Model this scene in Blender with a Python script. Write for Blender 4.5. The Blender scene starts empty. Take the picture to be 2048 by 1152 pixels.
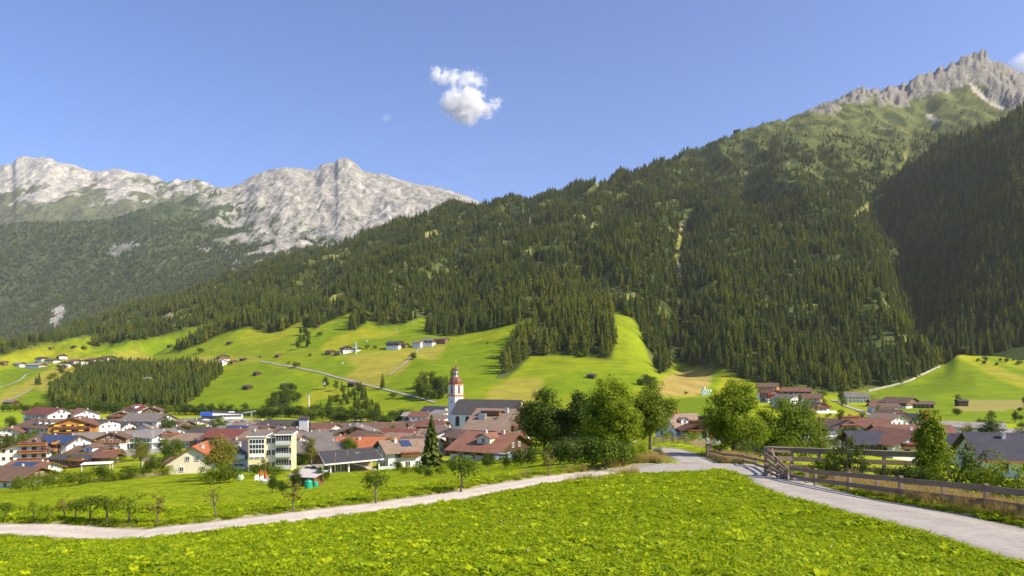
import bpy, math, random
import numpy as np
R = math.radians
random.seed(7); rng = np.random.default_rng(7)
scene = bpy.context.scene
COL = scene.collection

# ------------------------------------------------------------------ camera, sky, sun, exposure
F, CX, YH, ZC = 1400.0, 1024.0, 740.0, 40.0          # focal length and horizon in photograph pixels (2048 wide)
cam_d = bpy.data.cameras.new('camera'); cam = bpy.data.objects.new('camera', cam_d); COL.objects.link(cam)
cam.location = (0, 0, ZC); cam.rotation_euler = (R(90), 0, 0)
cam_d.sensor_width = 36; cam_d.lens = F / 2048 * 36; cam_d.shift_y = (YH - 576) / 2048
cam_d.clip_start = 0.1; cam_d.clip_end = 60000
scene.camera = cam
SUN_AZ, SUN_EL = 111.0, 38.0                          # degrees clockwise from the view direction (+Y), elevation
world = bpy.data.worlds.new('World'); scene.world = world; world.use_nodes = True
wn = world.node_tree; wn.nodes.clear()
w_out = wn.nodes.new('ShaderNodeOutputWorld'); w_bg = wn.nodes.new('ShaderNodeBackground')
w_sky = wn.nodes.new('ShaderNodeTexSky'); w_sky.sky_type = 'NISHITA'; w_sky.sun_disc = False
w_sky.sun_elevation = R(SUN_EL); w_sky.sun_rotation = R(SUN_AZ)
w_sky.altitude = 900; w_sky.air_density = 1.0; w_sky.dust_density = 0.9; w_sky.ozone_density = 3.0
w_tint = wn.nodes.new('ShaderNodeMix'); w_tint.data_type = 'RGBA'; w_tint.blend_type = 'MULTIPLY'
w_tint.inputs[0].default_value = 1.0; w_tint.inputs[7].default_value = (0.76, 0.90, 1.24, 1)
wn.links.new(w_sky.outputs[0], w_tint.inputs[6]); wn.links.new(w_tint.outputs[2], w_bg.inputs[0])
wn.links.new(w_bg.outputs[0], w_out.inputs[0])
w_bg.inputs[1].default_value = 0.105
sun_d = bpy.data.lights.new('sun', 'SUN'); sun_d.energy = 5.0; sun_d.angle = R(0.53); sun_d.color = (1.0, 0.875, 0.66)
sun = bpy.data.objects.new('sun', sun_d); COL.objects.link(sun)
sun.rotation_euler = (R(90 - SUN_EL), 0, R(180 - SUN_AZ) ); sun.location = (300, 0, 400)
scene.view_settings.view_transform = 'Standard'; scene.view_settings.look = 'None'
scene.view_settings.exposure = 0.7; scene.view_settings.gamma = 1.0
scene.render.engine = 'CYCLES'
cy = scene.cycles
cy.max_bounces = 6; cy.diffuse_bounces = 2; cy.glossy_bounces = 2; cy.transmission_bounces = 3
cy.volume_bounces = 6; cy.transparent_max_bounces = 8; cy.volume_step_rate = 1.0; cy.volume_max_steps = 128
cy.use_denoising = True; cy.use_adaptive_sampling = True; cy.adaptive_threshold = 0.02
cy.sample_clamp_indirect = 4.0

# ------------------------------------------------------------------ small helpers
def tag(o, label=None, cat=None, group=None, kind=None):
    if label: o['label'] = label
    if cat: o['category'] = cat
    if group: o['group'] = group
    if kind: o['kind'] = kind
    return o
def link(name, data, parent=None, loc=None, rz=None, scale=None):
    o = bpy.data.objects.new(name, data); COL.objects.link(o)
    if parent is not None: o.parent = parent
    if loc is not None: o.location = loc
    if rz is not None: o.rotation_euler = (0, 0, rz)
    if scale is not None: o.scale = (scale,)*3 if isinstance(scale, (int, float)) else scale
    return o
def thing(name, label, cat, loc=(0, 0, 0), rz=0.0, group=None, scale=None):
    o = link(name, None, None, loc, rz, scale); o.empty_display_size = 0.5
    return tag(o, label, cat, group)
def copy_tree(root, loc=None, rz=None, scale=None, label=None, group=None):
    r = root.copy(); COL.objects.link(r)
    if loc is not None: r.location = loc
    if rz is not None: r.rotation_euler = (0, 0, rz)
    if scale is not None: r.scale = (scale,)*3 if isinstance(scale, (int, float)) else scale
    if label: r['label'] = label
    if group: r['group'] = group
    for ch in root.children:
        c = ch.copy(); COL.objects.link(c); c.parent = r
        for g in ch.children:
            e = g.copy(); COL.objects.link(e); e.parent = c
    return r
class MB:
    """collects boxes, prisms and tubes into one mesh"""
    def __init__(s): s.v = []; s.f = []; s.m = []
    def add(s, vs, fs, mi=0):
        o = len(s.v); s.v += [tuple(map(float, p)) for p in vs]; s.f += [tuple(o+i for i in f) for f in fs]; s.m += [mi]*len(fs); return s
    def box(s, x0, x1, y0, y1, z0, z1, mi=0):
        return s.add([(x0,y0,z0),(x1,y0,z0),(x1,y1,z0),(x0,y1,z0),(x0,y0,z1),(x1,y0,z1),(x1,y1,z1),(x0,y1,z1)],
                     [(0,3,2,1),(4,5,6,7),(0,1,5,4),(1,2,6,5),(2,3,7,6),(3,0,4,7)], mi)
    def prism(s, poly, y0, y1, mi=0):                # poly of (x, z), extruded along y
        n = len(poly); vs = [(x, y0, z) for x, z in poly] + [(x, y1, z) for x, z in poly]
        return s.add(vs, [tuple(range(n)), tuple(range(2*n-1, n-1, -1))] + [(i, i+n, (i+1) % n+n, (i+1) % n) for i in range(n)], mi)
    def plate(s, poly, z0, z1, mi=0):                # poly of (x, y), extruded along z
        n = len(poly); vs = [(x, y, z0) for x, y in poly] + [(x, y, z1) for x, y in poly]
        return s.add(vs, [tuple(range(n-1, -1, -1)), tuple(range(n, 2*n))] + [(i, (i+1) % n, (i+1) % n+n, i+n) for i in range(n)], mi)
    def beam(s, p, q, w, h, mi=0):                   # rectangular beam between two points
        p = np.array(p, float); q = np.array(q, float); a = q-p; a /= np.linalg.norm(a)+1e-9
        up = np.array((0, 0, 1.)) if abs(a[2]) < .95 else np.array((0, 1., 0)); sd = np.cross(a, up); sd /= np.linalg.norm(sd); up = np.cross(sd, a)
        vs = [c + sd*i*w/2 + up*j*h/2 for c in (p, q) for i, j in ((-1,-1),(1,-1),(1,1),(-1,1))]
        return s.add(vs, [(3,2,1,0),(4,5,6,7),(0,1,5,4),(1,2,6,5),(2,3,7,6),(3,0,4,7)], mi)
    def tube(s, pts, rad, n=6, mi=0, cap=True):
        pts = [np.array(p, float) for p in pts]; rings = []
        for i, p in enumerate(pts):
            a = pts[min(i+1, len(pts)-1)] - pts[max(i-1, 0)]; a /= np.linalg.norm(a)+1e-9
            up = np.array((0, 0, 1.)) if abs(a[2]) < .9 else np.array((1., 0, 0)); u = np.cross(a, up); u /= np.linalg.norm(u); w = np.cross(u, a)
            rings.append([p + rad[i]*(math.cos(t)*u + math.sin(t)*w) for t in np.linspace(0, 2*math.pi, n, endpoint=False)])
        vs = [q for r in rings for q in r]; fs = []
        for i in range(len(pts)-1):
            for k in range(n): fs.append((i*n+k, i*n+(k+1) % n, (i+1)*n+(k+1) % n, (i+1)*n+k))
        if cap: fs += [tuple(range(n-1, -1, -1)), tuple((len(pts)-1)*n+k for k in range(n))]
        return s.add(vs, fs, mi)
    def lathe(s, prof, n=16, mi=0, cx=0, cy=0, sq=None):      # prof of (r, z)
        vs = [(cx+r*math.cos(2*math.pi*k/n+.3927*(n == 8)), cy+r*math.sin(2*math.pi*k/n+.3927*(n == 8)), z) for r, z in prof for k in range(n)]
        fs = [(i*n+k, i*n+(k+1) % n, (i+1)*n+(k+1) % n, (i+1)*n+k) for i in range(len(prof)-1) for k in range(n)]
        return s.add(vs, fs + [tuple(range(n-1, -1, -1)), tuple((len(prof)-1)*n+k for k in range(n))], mi)
    def mesh(s, name, mats, smooth=False):
        me = bpy.data.meshes.new(name); me.from_pydata(s.v, [], s.f)
        for m in (mats if isinstance(mats, (list, tuple)) else [mats]): me.materials.append(m)
        me.polygons.foreach_set('material_index', s.m)
        if smooth: me.polygons.foreach_set('use_smooth', [True]*len(s.f))
        me.update(); return me
    def build(s, name, mats, parent=None, smooth=False, **k):
        return link(name, s.mesh(name, mats, smooth), parent, **k)
def np_mesh(name, V, Q, mat, cols=None, smooth=True, attrs=None):
    """V (n,3), Q (m,3|4); fast mesh from arrays, optional vertex colour 'Col'"""
    V = np.asarray(V, np.float32); Q = np.asarray(Q, np.int32); k = Q.shape[1]
    me = bpy.data.meshes.new(name); me.vertices.add(len(V)); me.vertices.foreach_set('co', V.ravel())
    me.loops.add(Q.size); me.loops.foreach_set('vertex_index', Q.ravel())
    me.polygons.add(len(Q)); me.polygons.foreach_set('loop_start', np.arange(0, Q.size, k, dtype=np.int32))
    try: me.polygons.foreach_set('loop_total', np.full(len(Q), k, np.int32))
    except Exception: pass
    if smooth: me.polygons.foreach_set('use_smooth', np.ones(len(Q), bool))
    if mat is not None: me.materials.append(mat)
    if cols is not None:
        a = me.color_attributes.new('Col', 'FLOAT_COLOR', 'POINT')
        cols = np.asarray(cols); c4 = np.zeros((len(V), 4), np.float32); c4[:, :cols.shape[1]] = cols; a.data.foreach_set('color', c4.ravel())
    me.update(calc_edges=True); me.validate(); return me

# ------------------------------------------------------------------ procedural materials
def mat_base(name):
    m = bpy.data.materials.new(name); m.use_nodes = True; nt = m.node_tree; nt.nodes.clear()
    return m, nt, nt.nodes.new('ShaderNodeOutputMaterial')
def N(nt, typ, **kw):
    n = nt.nodes.new(typ)
    for k, v in kw.items(): setattr(n, k, v)
    return n
def ramp(nt, fac, stops):
    r = N(nt, 'ShaderNodeValToRGB'); el = r.color_ramp.elements
    while len(el) < len(stops): el.new(0.5)
    for e, (p, c) in zip(el, stops): e.position = p; e.color = (*c, 1) if len(c) == 3 else c
    nt.links.new(fac, r.inputs[0]); return r.outputs[0]
def mixc(nt, fac, a, b, blend='MIX'):
    n = N(nt, 'ShaderNodeMix', data_type='RGBA', blend_type=blend)
    for i, v in ((0, fac), (6, a), (7, b)):
        if isinstance(v, (int, float)): n.inputs[i].default_value = v
        elif isinstance(v, (tuple, list)): n.inputs[i].default_value = (*v, 1)
        else: nt.links.new(v, n.inputs[i])
    return n.outputs[2]
def noise(nt, scale, detail=4, rough=.55, vec=None, dist=0):
    n = N(nt, 'ShaderNodeTexNoise'); n.inputs['Scale'].default_value = scale; n.inputs['Detail'].default_value = detail
    n.inputs['Roughness'].default_value = rough; n.inputs['Distortion'].default_value = dist
    if vec is not None: nt.links.new(vec, n.inputs['Vector'])
    return n.outputs['Fac']
def principled(nt, out, col, rough=.8, spec=.2, bump=None, bdist=.02, bstr=.5, metal=0):
    p = N(nt, 'ShaderNodeBsdfPrincipled')
    if isinstance(col, tuple): p.inputs['Base Color'].default_value = (*col, 1)
    else: nt.links.new(col, p.inputs['Base Color'])
    p.inputs['Roughness'].default_value = rough; p.inputs['Specular IOR Level'].default_value = spec; p.inputs['Metallic'].default_value = metal
    if bump is not None:
        b = N(nt, 'ShaderNodeBump'); b.inputs['Distance'].default_value = bdist; b.inputs['Strength'].default_value = bstr
        nt.links.new(bump, b.inputs['Height']); nt.links.new(b.outputs[0], p.inputs['Normal'])
    nt.links.new(p.outputs[0], out.inputs[0]); return p
def coord(nt, which='Object'): return N(nt, 'ShaderNodeTexCoord').outputs[which]
_mc = {}
def plain(name, col, rough=.75, spec=.25, var=.12, scale=3.0, bump=0.0, metal=0):
    """plain surface with weathering noise"""
    if name in _mc: return _mc[name]
    m, nt, out = mat_base(name); v = coord(nt)
    f = noise(nt, scale, 5, .6, v); f2 = noise(nt, scale*.13, 3, .6, v)
    c = ramp(nt, f, [(.25, tuple(x*(1-var) for x in col)), (.75, tuple(min(1, x*(1+var)) for x in col))])
    c = mixc(nt, .5, c, ramp(nt, f2, [(.3, tuple(x*(1-1.6*var) for x in col)), (.7, col)]))
    principled(nt, out, c, rough, spec, f if bump else None, bump or .02, .5, metal); _mc[name] = m; return m
def roof_mat(name, col, kind='tile'):
    m, nt, out = mat_base(name); v = coord(nt, 'Object')
    br = N(nt, 'ShaderNodeTexBrick'); br.inputs['Scale'].default_value = 1.0
    br.inputs['Brick Width'].default_value = .34; br.inputs['Row Height'].default_value = .36; br.inputs['Mortar Size'].default_value = .03
    br.inputs['Color1'].default_value = (*[x*.86 for x in col], 1); br.inputs['Color2'].default_value = (*[min(1, x*1.14) for x in col], 1)
    br.inputs['Mortar'].default_value = (*[x*.55 for x in col], 1)
    mp = N(nt, 'ShaderNodeMapping'); nt.links.new(v, mp.inputs[0]); mp.inputs['Rotation'].default_value = (0, 0, R(90))
    nt.links.new(mp.outputs[0], br.inputs['Vector'])
    f = noise(nt, .5, 5, .65, v); f2 = noise(nt, 3.5, 4, .6, v)
    c = mixc(nt, 1.0, br.outputs[0], ramp(nt, f, [(.3, (.78, .76, .74)), (.7, (1.12, 1.1, 1.06))]), 'MULTIPLY')
    c = mixc(nt, 1.0, c, ramp(nt, f2, [(.3, (.88, .88, .9)), (.7, (1.08, 1.06, 1.04))]), 'MULTIPLY')
    principled(nt, out, c, .72, .3, br.outputs['Fac'], .03, -.4); return m
def wood_mat(name, col, horiz=True, board=.18):
    m, nt, out = mat_base(name); v = coord(nt, 'Object')
    mp = N(nt, 'ShaderNodeMapping'); nt.links.new(v, mp.inputs[0]); mp.inputs['Scale'].default_value = (1, 1, 9) if horiz else (9, 9, 1)
    f = noise(nt, 1.6, 6, .65, mp.outputs[0]); f2 = noise(nt, .6, 3, .5, v)
    c = ramp(nt, f, [(.2, tuple(x*.55 for x in col)), (.55, col), (.85, tuple(min(1, x*1.35) for x in col))])
    c = mixc(nt, .6, c, ramp(nt, f2, [(.3, tuple(x*.7 for x in col)), (.7, tuple(min(1, x*1.15) for x in col))]))
    principled(nt, out, c, .8, .2, f, .01, .6); return m
def leaf_mat(name, dark, light, trans=.35, obj_var=.25):
    m, nt, out = mat_base(name)
    g = N(nt, 'ShaderNodeNewGeometry'); oi = N(nt, 'ShaderNodeObjectInfo')
    c = ramp(nt, g.outputs['Random Per Island'], [(0, dark), (.55, tuple((a+b)/2 for a, b in zip(dark, light))), (1, light)])
    c = mixc(nt, 1.0, c, ramp(nt, oi.outputs['Random'], [(0, (1-obj_var, 1-obj_var*.8, 1-obj_var*.5)), (.5, (1, 1, 1)), (1, (1+obj_var, 1+obj_var*.7, 1-obj_var*.4))]), 'MULTIPLY')
    d = N(nt, 'ShaderNodeBsdfPrincipled'); nt.links.new(c, d.inputs['Base Color']); d.inputs['Roughness'].default_value = .6; d.inputs['Specular IOR Level'].default_value = .12
    t = N(nt, 'ShaderNodeBsdfTranslucent'); nt.links.new(mixc(nt, 1.0, c, (1.25, 1.15, .5), 'MULTIPLY'), t.inputs[0])
    mx = N(nt, 'ShaderNodeMixShader'); mx.inputs[0].default_value = trans
    nt.links.new(d.outputs[0], mx.inputs[1]); nt.links.new(t.outputs[0], mx.inputs[2]); nt.links.new(mx.outputs[0], out.inputs[0]); return m
def terrain_mat(name, s1, s2, amp=.25, bump=0., bscale=1., rough=.95, streak=None, crag=0, crag_s=.03, mown=False):
    """vertex colour 'Col' (the ground's own cover) broken up by two noises"""
    m, nt, out = mat_base(name); v = coord(nt, 'Object')
    a = N(nt, 'ShaderNodeVertexColor', layer_name='Col')
    f1 = noise(nt, s1, 6, .65, v); f2 = noise(nt, s2, 5, .6, v)
    c = mixc(nt, 1.0, a.outputs[0], ramp(nt, f1, [(.28, (1-amp, 1-amp*.9, 1-amp)), (.72, (1+amp, 1+amp*.8, 1+amp*.5))]), 'MULTIPLY')
    c = mixc(nt, 1.0, c, ramp(nt, f2, [(.3, (1-amp*.7, 1-amp*.5, 1-amp*.6)), (.7, (1+amp*.5, 1+amp*.5, 1+amp*.3))]), 'MULTIPLY')
    if mown:                                          # faint mowing swaths and fine tussocks
        mp = N(nt, 'ShaderNodeMapping'); nt.links.new(v, mp.inputs[0]); mp.inputs['Scale'].default_value = (.02, .16, .16); mp.inputs['Rotation'].default_value = (0, 0, .12)
        f4 = noise(nt, 1.0, 4, .6, mp.outputs[0]); f5 = noise(nt, 1.6, 4, .7, v)
        c = mixc(nt, 1.0, c, ramp(nt, f4, [(.38, (.88,.90,.86)), (.62, (1.10,1.07,1.05))]), 'MULTIPLY'); c = mixc(nt, 1.0, c, ramp(nt, f5, [(.35, (.82,.86,.8)), (.65, (1.12,1.1,1.1))]), 'MULTIPLY')
    if streak:
        mp = N(nt, 'ShaderNodeMapping'); nt.links.new(v, mp.inputs[0]); mp.inputs['Scale'].default_value = streak; mp.inputs['Rotation'].default_value = (.15, .35, .4)
        f3 = noise(nt, 1.0, 8, .7, mp.outputs[0])
        c = mixc(nt, 1.0, c, ramp(nt, f3, [(.34, (.58, .56, .56)), (.62, (1.10, 1.09, 1.07))]), 'MULTIPLY')
    hb = noise(nt, bscale, 8, .7, v) if bump else None
    p = principled(nt, out, c, rough, .08, hb, bump or .1, .8)
    if crag:                                          # the colour's alpha marks bare rock: coarse relief there
        b2 = N(nt, 'ShaderNodeBump'); b2.inputs['Distance'].default_value = crag; nt.links.new(a.outputs[1], b2.inputs['Strength'])
        nt.links.new(noise(nt, crag_s, 9, .72, v), b2.inputs['Height'])
        old = p.inputs['Normal'].links[0].from_socket if p.inputs['Normal'].links else None
        if old: nt.links.new(old, b2.inputs['Normal'])
        nt.links.new(b2.outputs[0], p.inputs['Normal'])
    return m

# ------------------------------------------------------------------ numpy noise, polygons, interpolation
_perm = np.random.default_rng(3).permutation(4096)
def perlin(x, y):
    xi = np.floor(x).astype(int); yi = np.floor(y).astype(int); xf = x-xi; yf = y-yi
    u = xf*xf*xf*(xf*(xf*6-15)+10); w = yf*yf*yf*(yf*(yf*6-15)+10)
    def g(a, b, dx, dy):
        h = _perm[(_perm[a & 4095] + b) & 4095]*(2*math.pi/4096); return np.cos(h)*dx + np.sin(h)*dy
    n0 = g(xi, yi, xf, yf)*(1-u) + g(xi+1, yi, xf-1, yf)*u
    n1 = g(xi, yi+1, xf, yf-1)*(1-u) + g(xi+1, yi+1, xf-1, yf-1)*u
    return (n0*(1-w) + n1*w)*1.5
def fbm(x, y, o=5, gain=.5):
    s = 0; a = 1; t = 0
    for i in range(o): s = s + a*perlin(x*2**i+17.3*i, y*2**i+5.1*i); t += a; a *= gain
    return s/t
def ridged(x, y, o=5, gain=.5):
    s = 0; a = 1; t = 0
    for i in range(o): s = s + a*(1-2*np.abs(perlin(x*2**i+7.7*i, y*2**i+3.3*i))); t += a; a *= gain
    return s/t
def inpoly(px, py, poly):
    px = np.asarray(px, float); py = np.asarray(py, float); r = np.zeros(px.shape, bool); n = len(poly)
    for i in range(n):
        x0, y0 = poly[i]; x1, y1 = poly[(i+1) % n]
        if y0 == y1: continue
        c = (y0 > py) != (y1 > py); r ^= c & (px < (x1-x0)*(py-y0)/(y1-y0)+x0)
    return r
def sst(a, b, x): t = np.clip((np.asarray(x, float)-a)/(b-a), 0, 1); return t*t*(3-2*t)
def pchip(xk, yk, x):
    xk = np.asarray(xk, float); yk = np.asarray(yk, float); h = np.diff(xk); dl = np.diff(yk)/h; n = len(xk); m = np.zeros(n)
    for i in range(1, n-1):
        if dl[i-1]*dl[i] > 0:
            w1 = 2*h[i]+h[i-1]; w2 = h[i]+2*h[i-1]; m[i] = (w1+w2)/(w1/dl[i-1]+w2/dl[i])
    m[0] = dl[0]; m[-1] = dl[-1]
    x = np.clip(x, xk[0], xk[-1]); k = np.clip(np.searchsorted(xk, x, side='right')-1, 0, n-2)
    t = (x-xk[k])/h[k]; t2 = t*t; t3 = t2*t
    return (2*t3-3*t2+1)*yk[k] + (t3-2*t2+t)*h[k]*m[k] + (-2*t3+3*t2)*yk[k+1] + (t3-t2)*h[k]*m[k+1]

def pt(px, py, d): return np.array(((px-CX)/F*d, d, ZC-(py-YH)/F*d))
class Surf:
    """terrain as a height sheet over (bearing, distance); cols {bearing px: [(py, distance), ...]}"""
    def __init__(s, cols, pxs, ds, ridge=None, tail=.55):
        ks = sorted(cols); s.px = np.asarray(pxs, float); s.d = np.asarray(ds, float); ld = np.log(s.d)
        T = []
        for k in ks:
            kn = cols[k]; d = [q[1] for q in kn]; e = [(YH-q[0])/F for q in kn]
            if tail is not None:                      # falls away behind the crest
                d = d+[d[-1]*1.18, d[-1]*1.7]; e = e+[e[-1]*tail-.02, e[-1]*.2-.05]
            if tail is not None: d = [d[0]*.35, d[0]*.8]+d; e = [e[0]-.2, e[0]-.06]+e
            else: d = [d[0]*.2, d[0]*.5, d[0]*.75]+d; e = [e[0]*2.2, e[0]*1.45, e[0]*1.15]+e
            T.append(pchip(np.log(d), e, ld))
        T = np.array(T); s.E = np.empty((len(s.px), len(s.d)))
        for j in range(len(s.d)): s.E[:, j] = pchip(ks, T[:, j], s.px)
        s.D = np.broadcast_to(s.d, s.E.shape); s.PX = np.broadcast_to(s.px[:, None], s.E.shape)
        s.update()
    def update(s):
        s.X = (s.PX-CX)/F*s.D; s.Z = ZC+s.E*s.D; s.PY = YH-F*s.E
    def addz(s, dz): s.E = s.E+dz/s.D; s.update()
    def _ij(s, px, d):
        i = np.interp(px, s.px, np.arange(len(s.px))); j = np.interp(np.log(d), np.log(s.d), np.arange(len(s.d))); return i, j
    def bil(s, A, i, j):
        i0 = np.clip(np.floor(i).astype(int), 0, len(s.px)-2); j0 = np.clip(np.floor(j).astype(int), 0, len(s.d)-2); a = i-i0; b = j-j0
        return A[i0, j0]*(1-a)*(1-b)+A[i0+1, j0]*a*(1-b)+A[i0, j0+1]*(1-a)*b+A[i0+1, j0+1]*a*b
    def z(s, x, y):
        i, j = s._ij(CX+F*np.asarray(x, float)/y, np.asarray(y, float)); r = s.bil(s.Z, i, j); return r if np.ndim(r) else float(r)
    def at(s, px, py, dmin=0):
        i = int(np.clip(np.searchsorted(s.px, px), 1, len(s.px)-1)); a = (px-s.px[i-1])/(s.px[i]-s.px[i-1])
        e = s.E[i-1]*(1-a)+s.E[i]*a; t = (YH-py)/F; hit = np.where((e >= t) & (s.d >= dmin))[0]
        j = int(hit[0]) if len(hit) else int(np.argmax(np.where(s.d >= dmin, e, -9)))
        d = s.d[j]
        if j > 0 and e[j] > e[j-1] and e[j-1] < t < e[j]: d = s.d[j-1]+(s.d[j]-s.d[j-1])*(t-e[j-1])/(e[j]-e[j-1])
        return np.array(((px-CX)/F*d, d, s.z((px-CX)/F*d, d)))
    def build(s, name, mat, cols):
        ni, nj = s.E.shape; V = np.stack([s.X, s.D, s.Z], -1).reshape(-1, 3); ii, jj = np.meshgrid(np.arange(ni-1), np.arange(nj-1), indexing='ij'); a = ii*nj+jj
        Q = np.stack([a, a+nj, a+nj+1, a+1], -1).reshape(-1, 4)
        me = np_mesh(name, V, Q, mat, cols.reshape(-1, cols.shape[-1])); return tag(link(name, me), kind='structure')
    def scatter(s, spacing, dmin=0, dmax=1e9):
        """random points at about one per spacing^2 of ground: px, py, x, y, z"""
        mx = lambda A: (A[1:, 1:]+A[:-1, :-1]+A[1:, :-1]+A[:-1, 1:])/4
        wx = np.abs(s.X[1:, 1:]-s.X[:-1, 1:]); wd = np.diff(s.d)[None, :]*np.ones_like(wx); area = wx*wd
        dm = mx(np.array(s.D)); area = np.where((dm > dmin) & (dm < dmax), area, 0)
        sp = spacing(dm) if callable(spacing) else spacing
        n = rng.poisson(area/sp**2); idx = np.repeat(np.arange(n.size), n.ravel()); i0, j0 = np.unravel_index(idx, n.shape)
        i = i0+rng.random(len(i0)); j = j0+rng.random(len(j0))
        return s.bil(np.array(s.PX), i, j), s.bil(s.PY, i, j), s.bil(s.X, i, j), s.bil(np.array(s.D), i, j), s.bil(s.Z, i, j)
    def visible(s):
        """per vertex: not hidden behind nearer ground of this sheet"""
        return s.E >= np.maximum.accumulate(s.E, axis=1)-.004
# ------------------------------------------------------------------ the lie of the land
ground_cols = {
 -900: [(1300,12),(1090,38),(1065,43),(1010,85),(985,150),(950,230),(893,320),(815,700),(806,900)],
 20: [(1152,15),(1072,39),(1047,44),(1003,85),(983,150),(977,192),(950,235),(893,320),(841,480),(811,700),(803,900)],
 280: [(1152,12.5),(1115,19),(1078,36),(1053,42),(1005,80),(971,140),(940,200),(893,320),(841,480),(811,700),(803,900)],
 500: [(1152,11.5),(1100,19),(1052,38),(1033,43),(1000,75),(961,135),(946,165),(922,230),(893,320),(842,480),(812,700),(804,900)],
 800: [(1152,10.5),(1080,20),(1016,44),(996,50),(962,85),(940,150),(911,230),(885,335),(838,490),(810,700),(803,900)],
 1024: [(1152,10),(1050,25),(980,52),(958,59),(935,90),(915,168),(895,255),(866,360),(830,500),(806,700),(799,900)],
 1200: [(1152,9.6),(1060,20),(1000,34),(951,60),(936,66),(922,84),(910,150),(893,250),(862,350),(826,480),(800,700),(792,900)],
 1340: [(1152,9.5),(1060,19),(995,33),(946,61),(929,71),(900,95),(886,120),(880,165),(868,230),(845,330),(829,425),(795,640),(785,900)],
 1450: [(1152,9.6),(1060,19),(1000,30),(951,56),(933,66),(912,80),(905,110),(899,165),(885,210),(843,330),(826,400),(790,640),(780,900)],
 1560: [(1152,10),(1085,17),(1040,25),(977,42),(949,51),(930,60),(925,100),(905,165),(876,210),(841,330),(820,420),(786,680),(779,900)],
 1700: [(1152,10.5),(1090,18),(1019,31),(992,36.5),(953,39),(957,60),(940,100),(900,160),(873,215),(842,320),(818,440),(801,560),(785,900)],
 1880: [(1152,13),(1066,23),(1024,28),(985,31),(1000,45),(985,80),(940,130),(912,170),(877,250),(845,330),(812,470),(801,560),(785,900)],
 2048: [(1180,12),(1118,17.8),(1060,23),(1025,25.5),(1050,38),(1020,70),(950,130),(912,185),(885,250),(850,330),(812,470),(801,560),(785,900)],
 2950: [(1400,9),(1260,14),(1150,20),(1120,24),(1090,36),(1030,70),(960,130),(915,185),(885,250),(850,330),(812,470),(801,560),(785,900)],
}
gpx = np.concatenate([np.linspace(-900, -60, 50), np.arange(-48, 2100, 6.0), np.linspace(2106, 2950, 50)])
gd = np.geomspace(2.2, 960, 400)
G = Surf(ground_cols, gpx, gd, tail=None)
near = np.exp(-(G.D/4.5)**2)                                    # the photographer stands on the meadow
G.E = G.E*(1-near) + near*np.minimum(G.E, -1.62/np.maximum(G.D, .5)*(1-.25*np.clip(G.D/4.5, 0, 1))); G.update()
G.addz(.10*fbm(G.X/6, G.D/6, 3)*sst(6, 20, G.D) + .35*fbm(G.X/45, G.D/45, 3)*sst(70, 200, G.D))

# roads and paths: centre line as (px, py) on the ground, width in metres
road_lines = {
 'gravel_path': ([(-260,1076),(-120,1064),(0,1057),(70,1057),(140,1061),(210,1067),(280,1067.5),(340,1061),(420,1053),(500,1043),(600,1031),(700,1019),(800,1006),(900,992),(1000,974),(1100,958),(1180,948),(1260,941),(1330,938)], 3.3),
 'village_lane': ([(1425,945),(1412,936),(1390,921),(1372,912),(1352,905),(1335,899),(1325,897)], 4.3),
}
def world_line(line): return np.array([G.at(px, py) for px, py in line])
def smooth_line(P, n):
    P = np.asarray(P, float); t = np.r_[0, np.cumsum(np.linalg.norm(np.diff(P[:, :2], axis=0), axis=1))]; u = np.linspace(0, t[-1], n)
    Q = np.stack([pchip(t, P[:, k], u) for k in range(P.shape[1])], 1)
    for _ in range(3): Q[1:-1] = (Q[:-2]+2*Q[1:-1]+Q[2:])/4
    return Q
ROADS = {}
for k, (ln, w) in road_lines.items(): ROADS[k] = (smooth_line(world_line(ln), 160), w)
road_drop = lambda y: np.interp(y, [8,14,18,23,26,31,36,42,51,60,66], [4.1,4.55,4.85,5.2,5.45,5.95,6.4,6.95,7.75,8.5,9.0])
rd = np.array([(13.6,8),(14.4,14),(15.0,20),(15.2,26),(15.6,34),(16.8,42),(18.6,49),(19.5,56),(18.0,62),(14.5,65.0),(13.2,66)]); ROADS['asphalt_road'] = (smooth_line(np.c_[rd, ZC-road_drop(rd[:, 1])], 160), 4.4)
def dist_to_line(x, y, P):
    best = np.full(np.shape(x), 1e9); zz = np.zeros(np.shape(x))
    for a, b in zip(P[:-1], P[1:]):
        vx, vy = b[0]-a[0], b[1]-a[1]; L = vx*vx+vy*vy+1e-9; t = np.clip(((x-a[0])*vx+(y-a[1])*vy)/L, 0, 1)
        q = np.hypot(x-a[0]-t*vx, y-a[1]-t*vy); k = q < best; best = np.where(k, q, best); zz = np.where(k, a[2]+t*(b[2]-a[2]), zz)
    return best, zz
jm = (G.D > 6) & (G.D < 130)
rdist = np.full(G.D.shape, 1e9); rz = np.zeros(G.D.shape)
xs, ys = G.X[jm], np.array(G.D)[jm]
zg = G.Z[jm].copy()
for k in ('gravel_path', 'village_lane', 'asphalt_road'):
    P, w = ROADS[k]; q, zc = dist_to_line(xs, ys, P); q = q-w/2; f = 1-sst(.6, 7.0 if k == 'asphalt_road' else 3.5, q); zg = zg*(1-f)+zc*f   # level cross-section
    rdist[jm] = np.minimum(rdist[jm], q)
G.E = G.E.copy(); G.E[jm] = (zg-ZC)/ys; G.update()
jc = pt(1400, 940, 64)                                            # the mouth of the junction
jx, jy = 17.2, 62.0
rdist[jm] = np.minimum(rdist[jm], np.hypot((xs-jx)/1.45, ys-jy)-4.2)
G.addz(-.10*(1-sst(-.2, .35, rdist)))                             # road beds lie a hand below the turf

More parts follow.
